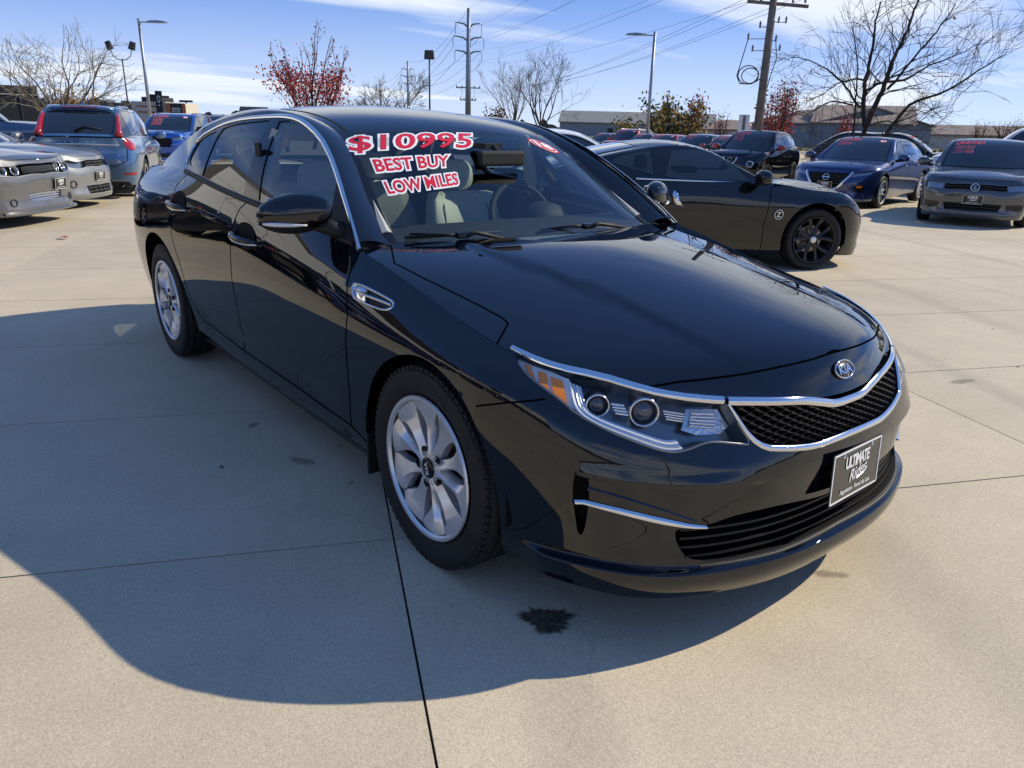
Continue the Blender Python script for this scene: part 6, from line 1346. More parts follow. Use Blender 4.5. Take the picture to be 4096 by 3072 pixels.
# ---------------------------------------------------------------- poles, lamps and wires
GALV=mat('galvanised_steel',(.30,.32,.35),.45,.6,noise=(5,.15)); BLKP=mat('black_pole',(.012,.013,.014),.5); WOODP=mat('weathered_pole_wood',(.16,.145,.125),.9,0,.2,noise=(4,.3)); CABLE=mat('cable_black',(.02,.02,.022),.6); INSUL=mat('insulator_grey',(.10,.11,.12),.4)
def base(k): x,y,zt=SITE[k]; return np.array([x,y,gz(x,y)]),zt
RT=np.array([.626,.780,0]); FWD=np.array([-.780,.626,0])       # photo-right and away, on the ground
def pole(name,k,r0,r1,mt_,label,cat='pole',extra=0,group=None):
    b,zt=base(k); e=empty(name,tuple(b),0,label,cat,group); m=MB(); m.tube([(0,0,0),(0,0,(zt-b[2])*.5),(0,0,zt-b[2]+extra)],[r0,(r0+r1)/2,r1],12); m.build('shaft',mt_,e,smooth=True); return e,zt-b[2]
def street_lamp(k,dirv,label,L=1.35):
    e,h=pole('lamp_post',k,.10,.075,GALV,label,'lamp',.1,'single-arm lot lamps'); d=Vector(dirv).normalized(); w=Vector((0,0,1)).cross(d)
    R=Matrix(((d.x,w.x,0),(d.y,w.y,0),(0,0,1)))
    m=MB(); m.box(d*.28+Vector((0,0,h-.08)),(.5,.06,.06),R); m.build('arm',GALV,e)
    m=MB(); V=[];prof=[(0,.10,.05),(.25,.17,.07),(.6,.19,.075),(.95,.15,.06),(1.1,.06,.03)]
    for x,wd,t in prof: V+=[d*(.45+x)+w*wd+Vector((0,0,h-.10)),d*(.45+x)-w*wd+Vector((0,0,h-.10)),d*(.45+x)-w*wd*.8+Vector((0,0,h-.10+t*1.6)),d*(.45+x)+w*wd*.8+Vector((0,0,h-.10+t*1.6))]
    m.add([tuple(v) for v in V],[(i*4+q,i*4+(q+1)%4,(i+1)*4+(q+1)%4,(i+1)*4+q) for i in range(4) for q in range(4)]+[(0,1,2,3),(19,18,17,16)]); m.build('lamp_head',GALV,e); 
    m=MB(); m.box((0,0,.25),(.42,.42,.5)); m.build('footing',CONC,e); return e
street_lamp('lampA',RT,'tall grey lamp post behind the blue wagon with its head pointing right'); street_lamp('lampB',-RT,'tall grey lamp post behind the far car row with its head pointing left')
e,h=pole('flood_lamp_post','flood',.07,.05,BLKP,'slim black pole carrying two upturned floodlights','lamp')
m=MB(); pts=[]
for s in (-1,1):
    p=[Vector((0,0,h-.1)),Vector(RT*.35*s)+Vector((0,0,h-.05)),Vector(RT*.75*s)+Vector((0,0,h+.25)),Vector(RT*.85*s)+Vector((0,0,h+.75))]; m.tube([tuple(q) for q in p],.035,8)
m.build('bracket',BLKP,e,smooth=True)
for s in (-1,1):
    m=MB(); c=Vector(RT*.95*s)+Vector((0,0,h+1.0)); m.box(c,(.45,.35,.62),Matrix.Rotation(math.radians(51),3,'Z')@Matrix.Rotation(math.radians(18*s),3,'Y'),taper=.8); m.build('flood_head',BLKP,e)
e,h=pole('lamp_post','shoe',.10,.08,BLKP,'black pole with a single square lamp box above the sedan roof','lamp')
m=MB(); m.box((0,0,h-.1),(1.1,.8,.9),Matrix.Rotation(math.radians(51),3,'Z'),taper=.85); m.build('lamp_head',mat('bronze_lamp',(.05,.042,.03),.5),e,bevel=.06)
# transmission line
LINE_DIR=(np.array(SITE['mono2'][:2])-np.array(SITE['mono'][:2])); LINE_DIR/=np.linalg.norm(LINE_DIR); XD=Vector((LINE_DIR[1],-LINE_DIR[0],0))
if XD.dot(Vector(RT))<0: XD=-XD
def monopole(pos,h,label,arms=True,low=True,zb=0):
    e=empty('power_pole',(pos[0],pos[1],zb),0,label,'power pole','poles of the transmission line'); m=MB(); m.tube([(0,0,0),(0,0,h*.5),(0,0,h)],[.42,.34,.22],12); m.build('shaft',GALV,e,smooth=True)
    ends=[]
    for f,wd in ((.872,1.75),(.77,2.05),(.665,1.80)):
        for s in (-1,1):
            a=MB(); a.tube([(0,0,h*f-.25),tuple(XD*s*wd*.35+Vector((0,0,h*f+.18))),tuple(XD*s*wd*.8+Vector((0,0,h*f+.30))),tuple(XD*s*wd+Vector((0,0,h*f+.28)))],[.14,.11,.08,.06],8); a.build('crossarm',GALV,e,smooth=True)
            i=MB(); p=XD*s*wd
            for q in range(6): i.lathe([(.03,0),(.09,.02),(.03,.06)],8,'z',c=(p.x,p.y,h*f+.2-.19*(q+1)))
            i.tube([(p.x,p.y,h*f+.28),(p.x,p.y,h*f-1.05)],.025,6); i.build('insulator',INSUL,e); ends.append((pos[0]+p.x,pos[1]+p.y,zb+h*f-1.05))
    ends.append((pos[0],pos[1],zb+h))
    if low:
        for f,wd in ((.40,1.65),(.305,1.1)):
            a=MB(); a.box((0,0,h*f),(wd*2,.12,.14),Matrix(((XD.x,-XD.y,0),(XD.y,XD.x,0),(0,0,1)))); a.build('crossarm',WOODP,e)
            for q in (-.95,-.5,.5,.95):
                i=MB(); p=XD*wd*q; i.lathe([(.05,0),(.09,.05),(.05,.22)],8,'z',c=(p.x,p.y,h*f+.07)); i.build('insulator',INSUL,e)
        for q in (-1.0,.15,.75):
            i=MB(); p=XD*q; i.tube([(p.x,p.y,h*.40),(p.x+.15,p.y+.15,h*.36),(p.x,p.y,h*.315)],.02,5); i.build('jumper_wire',CABLE,e)
        for q in (-.9,0.,.9): ends.append((pos[0]+XD.x*q*1.6,pos[1]+XD.y*q*1.6,zb+h*.41))
    return e,ends
P5=np.array(SITE['mono'][:2]); P6=np.array(SITE['mono2'][:2]); z5=gz(*P5)
lines=[]
_,E5=monopole(P5,SITE['mono'][2]-z5,'tall grey steel power pole with three pairs of curved crossarms',zb=z5)
_,E6=monopole(P6,SITE['mono2'][2]-z5,'second power pole of the line, thin and pale behind bare trees',low=False,zb=z5)
P7=np.array(SITE['mono3'][:2]); _,E7=monopole(P7,SITE['mono3'][2]-z5,'third power pole of the line, small in the distance',low=False,zb=z5)
P8=np.array(SITE['mono4'][:2]); _,E8=monopole(P8,SITE['mono4'][2]-z5,'fourth and farthest power pole of the line',low=False,zb=z5)
P4=P5+(P5-P6)/np.linalg.norm(P5-P6)*165; _,E4=monopole(P4,21,'near power pole of the line standing beyond the right edge',zb=gz(*P4))
def wire(A,B,sag,r,label,n=24):
    A=Vector(A);B=Vector(B); P=[]
    for i in range(n+1):
        t=i/n; P.append(tuple(A.lerp(B,t)-Vector((0,0,4*sag*t*(1-t)))))
    m=MB(); m.tube(P,r,5,cap=False); o=m.build('power_wire',CABLE); tag(o,label,'wire','overhead wires of the transmission line'); return o
WN=['left end of its top crossarm','right end of its top crossarm','left end of its middle crossarm','right end of its middle crossarm','left end of its lowest curved crossarm','right end of its lowest curved crossarm','very tip','left of its straight lower crossarm','centre of its straight lower crossarm','right of its straight lower crossarm']
for i in range(7):
    if i<len(E4) and i<len(E5): wire(E5[i],E4[i],4.0,.0075,'wire sweeping right off the tall power pole, '+WN[i])
for i in range(7): wire(E6[i],E5[i],2.6,.022,'wire running left off the tall power pole, '+WN[i])
for i in range(7): wire(E7[i],E6[i],2.6,.03,'faint wire left of the second power pole, '+WN[i])
# utility pole at right
b,zt=base('util'); e=empty('utility_pole',tuple(b),0,'grey wooden utility pole with crossarm and coiled cable, left of the big bare tree','utility pole')
H_=zt-b[2]; m=MB(); m.tube([(0,0,0),(0,0,H_*.6),(0,0,H_+2.6)],[.20,.165,.125],14); m.build('shaft',WOODP,e,smooth=True)
R51=Matrix(((RT[0],-RT[1],0),(RT[1],RT[0],0),(0,0,1)))
m=MB(); m.box(Vector(RT)*.2+Vector((0,0,H_-.14)),(2.5,.11,.12),R51@Matrix.Rotation(math.radians(3),3,'Y')); m.build('crossarm',WOODP,e)
for q,z_ in ((-1.0,0),(-.5,0),(.8,0),(1.3,0)):
    i=MB(); p=Vector(RT)*q; i.lathe([(.03,0),(.06,.04),(.035,.08),(.06,.12),(.03,.2)],8,'z',c=(p.x,p.y,H_-.08)); i.build('insulator',INSUL,e)
for q,z_ in ((-.42,-1.05),(.32,-.85),(.62,-.85),(-.85,-1.5),(.3,-1.55),(-.62,-1.95),(.5,-1.9)):
    i=MB(); p=Vector(RT)*q; i.lathe([(.025,0),(.05,.03),(.03,.06),(.05,.09),(.03,.12),(.05,.15),(.02,.26)],8,'z',c=(p.x,p.y,H_+z_)); i.build('cutout',INSUL,e)
    i=MB(); i.tube([(0,0,H_+z_+.05),(p.x,p.y,H_+z_+.03)],.018,6); i.build('bracket',GALV,e)
m=MB(); m.tube([tuple(Vector(RT)*a+Vector((0,0,H_+z))) for a,z in ((-.85,-1.5),(-1.0,-2.2),(-1.15,-2.9),(-1.0,-3.2),(-.5,-3.2),(-.15,-3.0))],.022,6); m.tube([tuple(Vector(RT)*(-.68+.42*math.cos(t))+Vector((0,0,H_-2.85+.36*math.sin(t)))) for t in np.linspace(0,6.2,24)],.022,6); m.tube([tuple(Vector(RT)*(-.62+.36*math.cos(t))+Vector((0,.05,H_-2.88+.30*math.sin(t)))) for t in np.linspace(0,6.2,24)],.022,6); m.build('cable_coil',CABLE,e,smooth=True)
m=MB(); m.tube([tuple(Vector(RT)*a+Vector((0,0,H_+z))) for a,z in ((.3,-1.5),(.42,-2.2),(.25,-2.9),(.14,-3.6))],.02,6); m.build('drop_cable',CABLE,e,smooth=True)
for q,wn in ((-1.0,'outer left'),(-.5,'inner left'),(.8,'inner right'),(1.3,'outer right')):
    p=np.array([b[0],b[1],b[2]+H_+.1])+RT*q; wire(p,E5[7+min(2,int((q+1)*1.2))]+np.array([0,0,.0]) if False else tuple(np.array(E5[7+min(2,int((q+1)*1.2))])+np.array([0,0,.5*q])),1.6,.008,'wire from the '+wn+' insulator of the wooden utility pole')
# ---------------------------------------------------------------- trees
BARK=mat('grey_bark',(.085,.072,.060),.95,0,.2,noise=(8,.3)); BARKD=mat('dark_bark',(.040,.034,.029),.95,0,.2,noise=(8,.3)); TWIG=mat('pale_twig',(.20,.17,.135),.9)
def rv(r): v=r.normal(size=3); return v/np.linalg.norm(v)
class Tree:
    def __init__(s,seed): s.r=np.random.default_rng(seed); s.big=MB(); s.small=MB(); s.tips=[]; s.rmin=.0045
    def limb(s,P,r0,r1,n=6):
        k=len(P); rs=[r0+(r1-r0)*(i/(k-1)) for i in range(k)]; (s.big if r0>.03 else s.small).tube([tuple(p) for p in P],rs,n if r0>.03 else 4,cap=False)
    def grow(s,p,d,L,r,lev,maxlev,spread,up,nb,curl=.12,ratio=.68):
        k=4; P=[np.array(p,float)]; d=np.array(d,float)
        for i in range(k):
            d=d+s.r.normal(size=3)*curl+np.array([0,0,up*.12]); d/=np.linalg.norm(d); P.append(P[-1]+d*L/k)
        r1=r*.55; s.limb(P,r,r1)
        if lev>=maxlev: s.tips.append((P[-1],d)); s.tips.append((P[2],d)); return
        s.sprout(P,r,lev,maxlev,spread,up,nb,L,curl,ratio)
    def sprout(s,P,r,lev,maxlev,spread,up,nb,L,curl,ratio):
        n=nb+int(s.r.integers(0,2))
        for b in range(n):
            t=1.0 if b==0 else s.r.uniform(.30,.95); f=t*(len(P)-1); i=min(int(f),len(P)-2); p=P[i]+(P[i+1]-P[i])*(f-i); d=P[i+1]-P[i]; d=d/np.linalg.norm(d)
            q=rv(s.r); q=q-q.dot(d)*d; q/=np.linalg.norm(q)+1e-9; a=s.r.uniform(.35,1.0)*spread if b else s.r.uniform(0,.4)*spread
            nd=d*math.cos(a)+q*math.sin(a); s.grow(p,nd,L*ratio*s.r.uniform(.75,1.15),max(r*(.50 if b else .62),s.rmin),lev+1,maxlev,spread,up,nb,curl,ratio)
    def leaves(s,n,size,mt_names,e,spread=.25,pts=None,weights=None):
        tp=s.tips if pts is None else pts; out=[MB() for _ in mt_names]
        for i in range(n):
            p,_=tp[int(s.r.integers(0,len(tp)))]; c=np.array(p)+s.r.normal(size=3)*spread; a=rv(s.r);b=rv(s.r); b=np.cross(a,b); b/=np.linalg.norm(b)+1e-9; z=size*s.r.uniform(.6,1.3)
            k=int(s.r.choice(len(mt_names),p=weights)); out[k].add([tuple(c-a*z),tuple(c+b*z*.6),tuple(c+a*z),tuple(c-b*z*.6)],[(0,1,2,3)])
        for o,mn in zip(out,mt_names):
            if o.V: 
                q=o.build('leaves',MATS[mn],e,fix=False); q['kind']='stuff'
def tree_obj(k,label,seed,bark=BARK,twig=None,cat='tree',group=None):
    b,zt=base(k); e=empty('tree',tuple(b),0,label,cat,group); return e,zt-b[2],Tree(seed)
def finish(t,e,bark,twig): 
    if t.big.V: t.big.build('trunk',bark,e,smooth=True,fix=False)
    if t.small.V: q=t.small.build('crown',twig,e,smooth=True,fix=False); q['kind']='stuff'
def bare(k,label,seed,stems=4,lev=4,spread=.62,up=.9,nb=2,bark=BARK,twig=TWIG,r0=None,fork=.22,hscale=1.0,lean=.45,curl=.11,group=None,ratio=.68):
    e,h,t=tree_obj(k,label,seed,group=group); h*=hscale; r0=r0 or h*.016; t.rmin=max(.005,math.hypot(*e.location[:2])*.00017)
    P=[np.array([0,0,0.]),np.array([t.r.normal()*.02*h,t.r.normal()*.02*h,h*fork*.6]),np.array([t.r.normal()*.03*h,t.r.normal()*.03*h,h*fork])]; t.limb(P,r0,r0*.8,8)
    for i in range(stems):
        a=2*math.pi*i/stems+t.r.uniform(-.4,.4); s=lean*t.r.uniform(.5,1.3) if i else lean*.25
        t.grow(P[-1]-np.array([0,0,h*fork*t.r.uniform(0,.35)]),np.array([math.cos(a)*s,math.sin(a)*s,1]),h*.30,r0*.6,1,lev,spread,up,nb,curl,ratio)
    zt_=max(v[2] for v in t.small.V+t.big.V); f_=h/zt_
    for M_ in (t.big,t.small): M_.V=[(v[0]*f_,v[1]*f_,v[2]*f_) for v in M_.V]
    t.tips=[(p*f_,d) for p,d in t.tips]
    finish(t,e,bark,twig); return e,t,h
mat('maple_red',(.42,.06,.055),.7); mat('maple_crimson',(.20,.022,.028),.7); mat('maple_orange',(.42,.12,.06),.7); mat('leaf_yellow',(.42,.27,.035),.7); mat('leaf_olive',(.085,.10,.03),.7); mat('leaf_dark',(.03,.042,.018),.7); mat('leaf_brown',(.16,.085,.035),.8); mat('leaf_gold',(.45,.24,.06),.7)
bare('T1','bare grey tree behind the blue wagon at the far left',11,stems=9,lev=6,spread=.80,up=.10,nb=2,fork=.18,lean=1.05,hscale=1.0,curl=.16,ratio=.74)
e,t,h=bare('T2','young maple with sparse red leaves standing above the sedan roof',12,stems=9,lev=4,spread=.50,up=.45,nb=2,fork=.10,lean=.62,bark=BARKD,twig=mat('brown_twig',(.10,.07,.055),.9))
lo=[p for p in t.tips if p[0][2]<h*.60]; t.leaves(2600,.085,['maple_red','maple_crimson'],e,.38,lo,[.7,.3]); t.leaves(230,.085,['maple_red','leaf_brown'],e,.12,None,[.5,.5])
bare('T4','bare spreading tree left of the tall power pole',14,stems=6,lev=6,lean=.8,nb=2,up=.2,ratio=.74)
for i,k in enumerate(('T3',)):
    bare(k,'low bare thicket of pale twigs left of the tall power pole',15,stems=12,lev=5,lean=1.3,fork=.08,nb=2,up=.1,ratio=.74)
bare('T5','pale bare tree right of the tall power pole',16,stems=6,lev=6,lean=.55,up=.30,spread=.62,nb=2,ratio=.74)
bare('T6','dark bare spreading tree in front of the long grey building',17,stems=6,lev=6,lean=.7,bark=BARKD,twig=mat('dark_twig',(.055,.046,.040),.9),fork=.26,spread=.70,nb=2,up=.15,ratio=.75)
def bush(k,label,seed,n,size,mts,w,width,lev=3,stems=8,cat='tree',lean=.6,bark=BARKD,low=.0,sp=.35,group=None,up=.9):
    e,h,t=tree_obj(k,label,seed,cat=cat,group=group)
    for i in range(stems):
        a=2*math.pi*i/stems+t.r.uniform(-.3,.3); s=lean*t.r.uniform(.3,1.3); t.grow(np.array([0,0,0.05]),np.array([math.cos(a)*s,math.sin(a)*s,1]),h*.42,h*.014,1,lev,.6,up,2)
    T=np.array([p for p,_ in t.tips]); c=T.mean(0); sc=np.array([width/max(np.ptp(T[:,0]),np.ptp(T[:,1]))]*2+[h/max(T[:,2].max(),.1)])
    t.tips=[(p*sc,d) for p,d in t.tips]
    for M_ in (t.big,t.small): M_.V=[tuple(np.array(v)*sc) for v in M_.V]
    extra=[(np.array([p[0]*t.r.uniform(.2,1),p[1]*t.r.uniform(.2,1),p[2]*t.r.uniform(low,1)]),d) for p,d in t.tips for _ in range(2)]
    finish(t,e,bark,bark); t.leaves(n,size,mts,e,sp,t.tips+extra,w); return e
bush('T7','olive and gold leafy tree beside the lamp post behind the far car row',21,2600,.14,['leaf_olive','leaf_dark','leaf_yellow','leaf_gold'],[.36,.34,.18,.12],4.6,lean=.7)
bush('T8','slender red maple right of the olive and gold tree',22,1000,.11,['maple_crimson','maple_red'],[.55,.45],1.9,lean=.35,up=1.2)
bush('T9','smallest red maple, alone between the olive tree and the utility pole',23,420,.10,['maple_crimson','leaf_brown'],[.7,.3],1.3,lean=.35,up=1.2)
bush('T10','orange-red maple just right of the utility pole',24,2300,.10,['maple_red','maple_orange','maple_crimson'],[.45,.3,.25],2.6,lean=.4,up=1.1)
bush('T11','red tree glimpsed behind the big bare tree trunk',25,500,.16,['maple_red','maple_crimson'],[.5,.5],1.8)
bush('T13','small rounded yellow-green evergreen in front of the grey building',26,900,.12,['leaf_olive','leaf_yellow'],[.6,.4],1.6,lean=.3)
bush('T14','green leafy shrub between the blue and grey sedans at right',27,1500,.045,['leaf_olive','leaf_yellow','leaf_dark'],[.45,.2,.35],1.5,cat='shrub',sp=.1,lean=.8)
bush('T16','rust-brown bush below the pale bare tree',28,900,.2,['leaf_brown','maple_crimson'],[.8,.2],4.5)
bush('T17','golden tree showing behind the bare tree at the far left',29,1500,.10,['leaf_gold','leaf_brown'],[.6,.4],5.0)
bush('T18','yellow tree behind the brown-roofed warehouse',30,600,.3,['leaf_gold','leaf_yellow'],[.5,.5],6.5)
for k,l_,s_ in (('T15','pale round bare tree above the low roof at far right',31),('T15b','reddish bare tree second from the right edge above the low roof',32),('T15c','reddish bare tree at the right edge above the low roof',33)): bush(k,l_,s_,900,.09,['leaf_brown','maple_crimson'] if k!='T15' else ['leaf_gold','leaf_brown'],[.6,.4],4.5)
# the big bare tree: main limbs drawn, the rest grown
b,_=base('T12'); e=empty('tree',tuple(b),0,'big bare tree with forked dark trunk behind the dark blue sedan','tree')
t=Tree(77); sc_=.0033; RT12=np.array([.889,.458,0]); FW12=np.array([-.458,.889,0])
def lp(L,dep): 
    out=[]
    for i,(x,y) in enumerate(L):
        out.append(RT12*((x-960)*sc_)+np.array([0,0,(1020-y)*.00395])+FW12*dep*i/(len(L)-1))
    return out
limbs=[([(960,1020),(975,870),(1000,720),(1030,600)],.0,.140,.105),([(1030,600),(1000,500),(975,380),(975,200),(985,80),(975,-60),(990,-200)],.5,.10,.03),([(1030,600),(1090,430),(1130,300),(1150,180),(1200,70),(1230,-60),(1260,-200)],-.6,.11,.035),
 ([(965,940),(1100,760),(1240,570),(1350,440),(1540,380),(1700,280),(1900,150)],-.8,.085,.018),([(945,900),(935,800),(940,650),(925,450),(900,250),(860,100),(800,-60)],.8,.05,.02),([(980,370),(1100,310),(1250,290),(1400,210),(1600,130),(1750,50)],1.2,.055,.014),
 ([(960,470),(850,360),(700,250),(560,190),(400,160)],-1.0,.05,.012),([(905,460),(700,440),(550,520),(400,500)],1.0,.035,.010),([(1150,350),(1200,300),(1300,170),(1420,20),(1500,-120)],-1.2,.05,.02),([(1060,590),(1200,560),(1400,610),(1560,560),(1650,500)],.6,.035,.008),([(1000,720),(850,700),(700,740),(560,690)],-.7,.03,.008),([(970,300),(850,290),(720,330),(600,400),(480,420)],1.4,.04,.010),([(1010,830),(1150,820),(1280,780),(1400,800)],.9,.028,.008),([(930,900),(870,800),(780,790),(680,760)],.4,.03,.008)]
for L,dep,r0,r1 in limbs:
    P=lp(L,dep); C_=Curve(P); Q=list(C_(np.linspace(0,C_.t[-1],len(P)*3))); Q=[q+t.r.normal(size=3)*.012 for q in Q]; t.limb(Q,r0*.72,r1*.6,8)
    if r0<.13:
        ln=C_.t[-1]; nb=int(5+ln*5.5)
        for i in range(nb):
            f=t.r.uniform(.18,1); p=C_(np.array([f*ln]))[0]; d=C_(np.array([min(f*ln+.02,ln)]))[0]-C_(np.array([f*ln-.02]))[0]; d/=np.linalg.norm(d); q=rv(t.r); q-=q.dot(d)*d; q/=np.linalg.norm(q); a=t.r.uniform(.5,1.1)
            t.grow(p,d*math.cos(a)+q*math.sin(a)+np.array([0,0,.05]),t.r.uniform(.45,.95),max(.0055,(r0+(r1-r0)*f)*.24),2,4,.65,.25,2,.20,.72)
finish(t,e,BARKD,MATS['dark_twig']); t.leaves(70,.05,['leaf_yellow'],e,.05)
# ---------------------------------------------------------------- buildings around the lot
GREYR=mat('grey_metal_roof',(.24,.235,.225),.7,0,.3,noise=(1,.1)); GREYW=mat('grey_metal_siding',(.26,.28,.30),.7); BROWNR=mat('brown_shingle_roof',(.27,.215,.185),.9,0,.2,noise=(2,.12)); BLUEW=mat('blue_grey_siding',(.20,.235,.27),.7); CREAM=mat('cream_stucco',(.62,.55,.46),.8); DARKW=mat('charcoal_stucco',(.022,.023,.026),.7); TAUPE=mat('taupe_stucco',(.12,.115,.115),.8); BRICK=mat('brick_pier',(.34,.12,.07),.85); TRIMD=mat('dark_trim',(.03,.028,.027),.6); WGLASS=mat('window_glass_dark',(.015,.02,.025),.05,0,.6); WHITEW=mat('white_panel',(.72,.72,.71),.45,0,.4)
def gable(name,label,A,B,zr,ze,depth,wall,roof,cat='building',over=.4,hip=0,doors=()):
    """ridge parallel to A-B (front eave line on the ground), eave height ze, ridge zr (absolute)"""
    A=np.array(A[:2]);B=np.array(B[:2]); L=np.linalg.norm(B-A); ex=(B-A)/L; ey=np.array([-ex[1],ex[0]])
    if ey@(A-np.array([1.8,-2.]))<0: ey=-ey
    zb=gz(*A)-.3; e=empty(name,(A[0],A[1],zb),0,label,cat)
    T3=lambda u,v,z:(ex[0]*u+ey[0]*v,ex[1]*u+ey[1]*v,z-zb)
    m=MB(); m.add([T3(0,0,zb),T3(L,0,zb),T3(L,depth,zb),T3(0,depth,zb),T3(0,0,ze),T3(L,0,ze),T3(L,depth,ze),T3(0,depth,ze),T3(0 if not hip else 0,depth/2,zr if not hip else ze),T3(L,depth/2,zr if not hip else ze)],[(0,1,5,4),(1,2,6,9,5),(2,3,7,6),(3,0,4,8,7)]); m.build('wall',wall,e)
    m=MB(); o=over; V=[T3(-o,-o,ze-.05),T3(L+o,-o,ze-.05),T3(L+o-hip,depth/2,zr),T3(-o+hip,depth/2,zr),T3(L+o,depth+o,ze-.05),T3(-o,depth+o,ze-.05)]; V+=[(x,y,z+.18) for x,y,z in V]
    m.add(V,[(6,7,8,9),(8,10,11,9),(0,1,7,6),(0,3,2,1),(3,5,4,2),(5,4,10,11)]+([(7,10,8),(6,9,11)] if hip else [(1,2,8,7),(2,4,10,8),(0,6,9,3),(3,9,11,5)])); m.build('roof',roof,e)
    for (u,z0,z1,w,mt_) in doors:
        m=MB(); c=T3(u,-.05,(z0+z1)/2+zb); m.box(c,(w,.1,z1-z0),Matrix(((ex[0],-ex[1],0),(ex[1],ex[0],0),(0,0,1)))); m.build('door' if z0<.5 else 'window',mt_,e)
    return e
gable('long_building','long low grey building with metal roof in the centre distance',SITE['B1e'],(SITE['B1c'][0]+5,SITE['B1c'][1]-6),SITE['B1a'][2],SITE['B1e'][2],16,GREYW,GREYR,doors=[(12,0.3,2.1,1.2,TRIMD),(26,0.3,2.1,1.2,TRIMD)])
gable('house','low brown-roofed house left of the utility pole',SITE['B2a'],SITE['B2b'],SITE['B2p'][2]+.3,SITE['B2p'][2]-1.3,12,CREAM,BROWNR,hip=4)
w3=gable('warehouse','blue-grey warehouse with brown hipped roof behind the big bare tree',SITE['B3e0'],SITE['B3e1'],SITE['B3r0'][2],SITE['B3e0'][2],22,BLUEW,BROWNR,hip=0,doors=[(6,.3,2.0,.9,TRIMD),(13,.3,2.2,1.0,TRIMD)])
m=MB(); A=np.array(SITE['B3g'][:2]);B=np.array(SITE['B3e0'][:2])
gable('warehouse_wing','blue-grey gabled wing at the left end of the brown-roofed warehouse',SITE['B3g'],SITE['B3e0'],SITE['B3r0'][2]-.4,SITE['B3e0'][2]-.1,18,BLUEW,BROWNR,doors=[(13.5,.2,2.2,3.4,TRIMD)])
gable('row_building','long low brown-roofed building at the far right',SITE['B4e'],(SITE['B4b'][0]+4,SITE['B4b'][1]-5),SITE['B4a'][2]+.1,SITE['B4e'][2],14,CREAM,BROWNR,doors=[(9,.3,1.2,1.4,TRIMD),(14,.3,1.9,2.4,TRIMD),(22,.3,1.2,1.4,TRIMD)])
# back of a white road sign
s0=np.array(SITE['B5b']);s1=np.array(SITE['B5c']); c=(s0+s1)/2; e=empty('sign_board',(c[0],c[1],gz(c[0],c[1])),0,'blank pale back of a sign board on a post left of the utility pole','sign'); hh=s0[2]-gz(c[0],c[1])
m=MB(); m.box((0,0,hh-.55),(np.linalg.norm(s1-s0),.05,1.2),R51); m.build('panel',mat('sign_aluminium',(.55,.58,.60),.5),e)
m=MB(); m.box((0,0,hh/2),(.16,.10,hh),R51); m.build('post',mat('sign_post',(.12,.12,.12),.6),e)
# left: bowling hall and neighbours
def block(name,label,A,B,z0,z1,depth,mt_,cat='building',e=None):
    A=np.array(A[:2]);B=np.array(B[:2]); L=np.linalg.norm(B-A); ex=(B-A)/L; ey=np.array([-ex[1],ex[0]])
    if ey@(A-np.array([1.8,-2.]))<0: ey=-ey
    R=Matrix(((ex[0],ey[0],0),(ex[1],ey[1],0),(0,0,1)));
    if e is None: e=empty(name,(A[0],A[1],gz(*A)),0,label,cat)
    zb=e.location.z
    def box(u0,u1,v0,v1,za,zc,mt2,nm):
        m=MB(); o=A-np.array(e.location[:2]); c=o+ex*(u0+u1)/2+ey*(v0+v1)/2; m.box((c[0],c[1],(za+zc)/2-zb),(u1-u0,v1-v0,zc-za),R); return m.build(nm,mt2,e)
    box(0,L,0,depth,z0,z1,mt_,'wall'); return e,box,L,R,ex,ey,A
gl=gz(-120,10)
e,box,L,R,ex,ey,A=block('dark_building','long dark flat-roofed building at the far left behind the bare tree',SITE['L1a'],SITE['L1b'],gl,SITE['L1b'][2],14,DARKW)
box(0,L,-.06,0,SITE['L1b'][2]-1.1,SITE['L1b'][2]-1.0,CREAM,'trim_band')
for u in (3,7,11): box(u,u+.06,-.08,0,gl,SITE['L1b'][2]-.3,TAUPE,'downpipe')
e,box,L,R,ex,ey,A=block('strip_mall','dark strip of shops with white parapet blocks behind the bare tree at left',SITE['L2a'],SITE['L2b'],gl,SITE['L2b'][2],16,TAUPE)
for i in range(6): box(1+i*2.2,2.3+i*2.2,-.1,0,SITE['L2b'][2]-.55+.1*(i%2),SITE['L2b'][2]+.45-.08*i,CREAM if i%2==0 else TRIMD,'parapet_block')
box(0,L,-.15,0,SITE['L2b'][2]-1.6,SITE['L2b'][2]-1.1,TRIMD,'awning')
zt=SITE['L3b'][2]
e,box,L,R,ex,ey,A=block('bowling_hall','cream and charcoal entertainment hall with tall O! blade sign at left',SITE['L3m'],SITE['L3b'],gl,zt,14,CREAM)
for z_ in (.62,1.45): box(L*.16,L*.92,-.07,0,zt-z_-.16,zt-z_,mat('red_stripe',(.35,.04,.03),.6),'red_band')
a2=(np.array(SITE['L3a'][:2])); box(-5.2,-.05,.8,10,gl,zt-.25,TAUPE,'side_wing'); box(-5.0,-.3,.6,.78,gl+.2,gl+1.6,WGLASS,'shop_window')
for u in (-4.6,-3.6,-2.6,-1.6): box(u,u+.08,.52,.6,gl+.2,gl+1.6,CREAM,'window_mullion')
box(-5.3,.3,.2,.9,gl+1.7,gl+2.1,TRIMD,'canopy')
box(L*.25,L*.80,.8,6,zt,SITE['L3box'][2],DARKW,'roof_box')
zp=SITE['Py0'][2]; box(L-1.0,L-.05,-1.2,-.9,zt-1.7,zp,DARKW,'blade_sign'); box(L-2.2,L-.9,-1.1,-.8,zp-1.1,zp-.5,DARKW,'blade_wing')
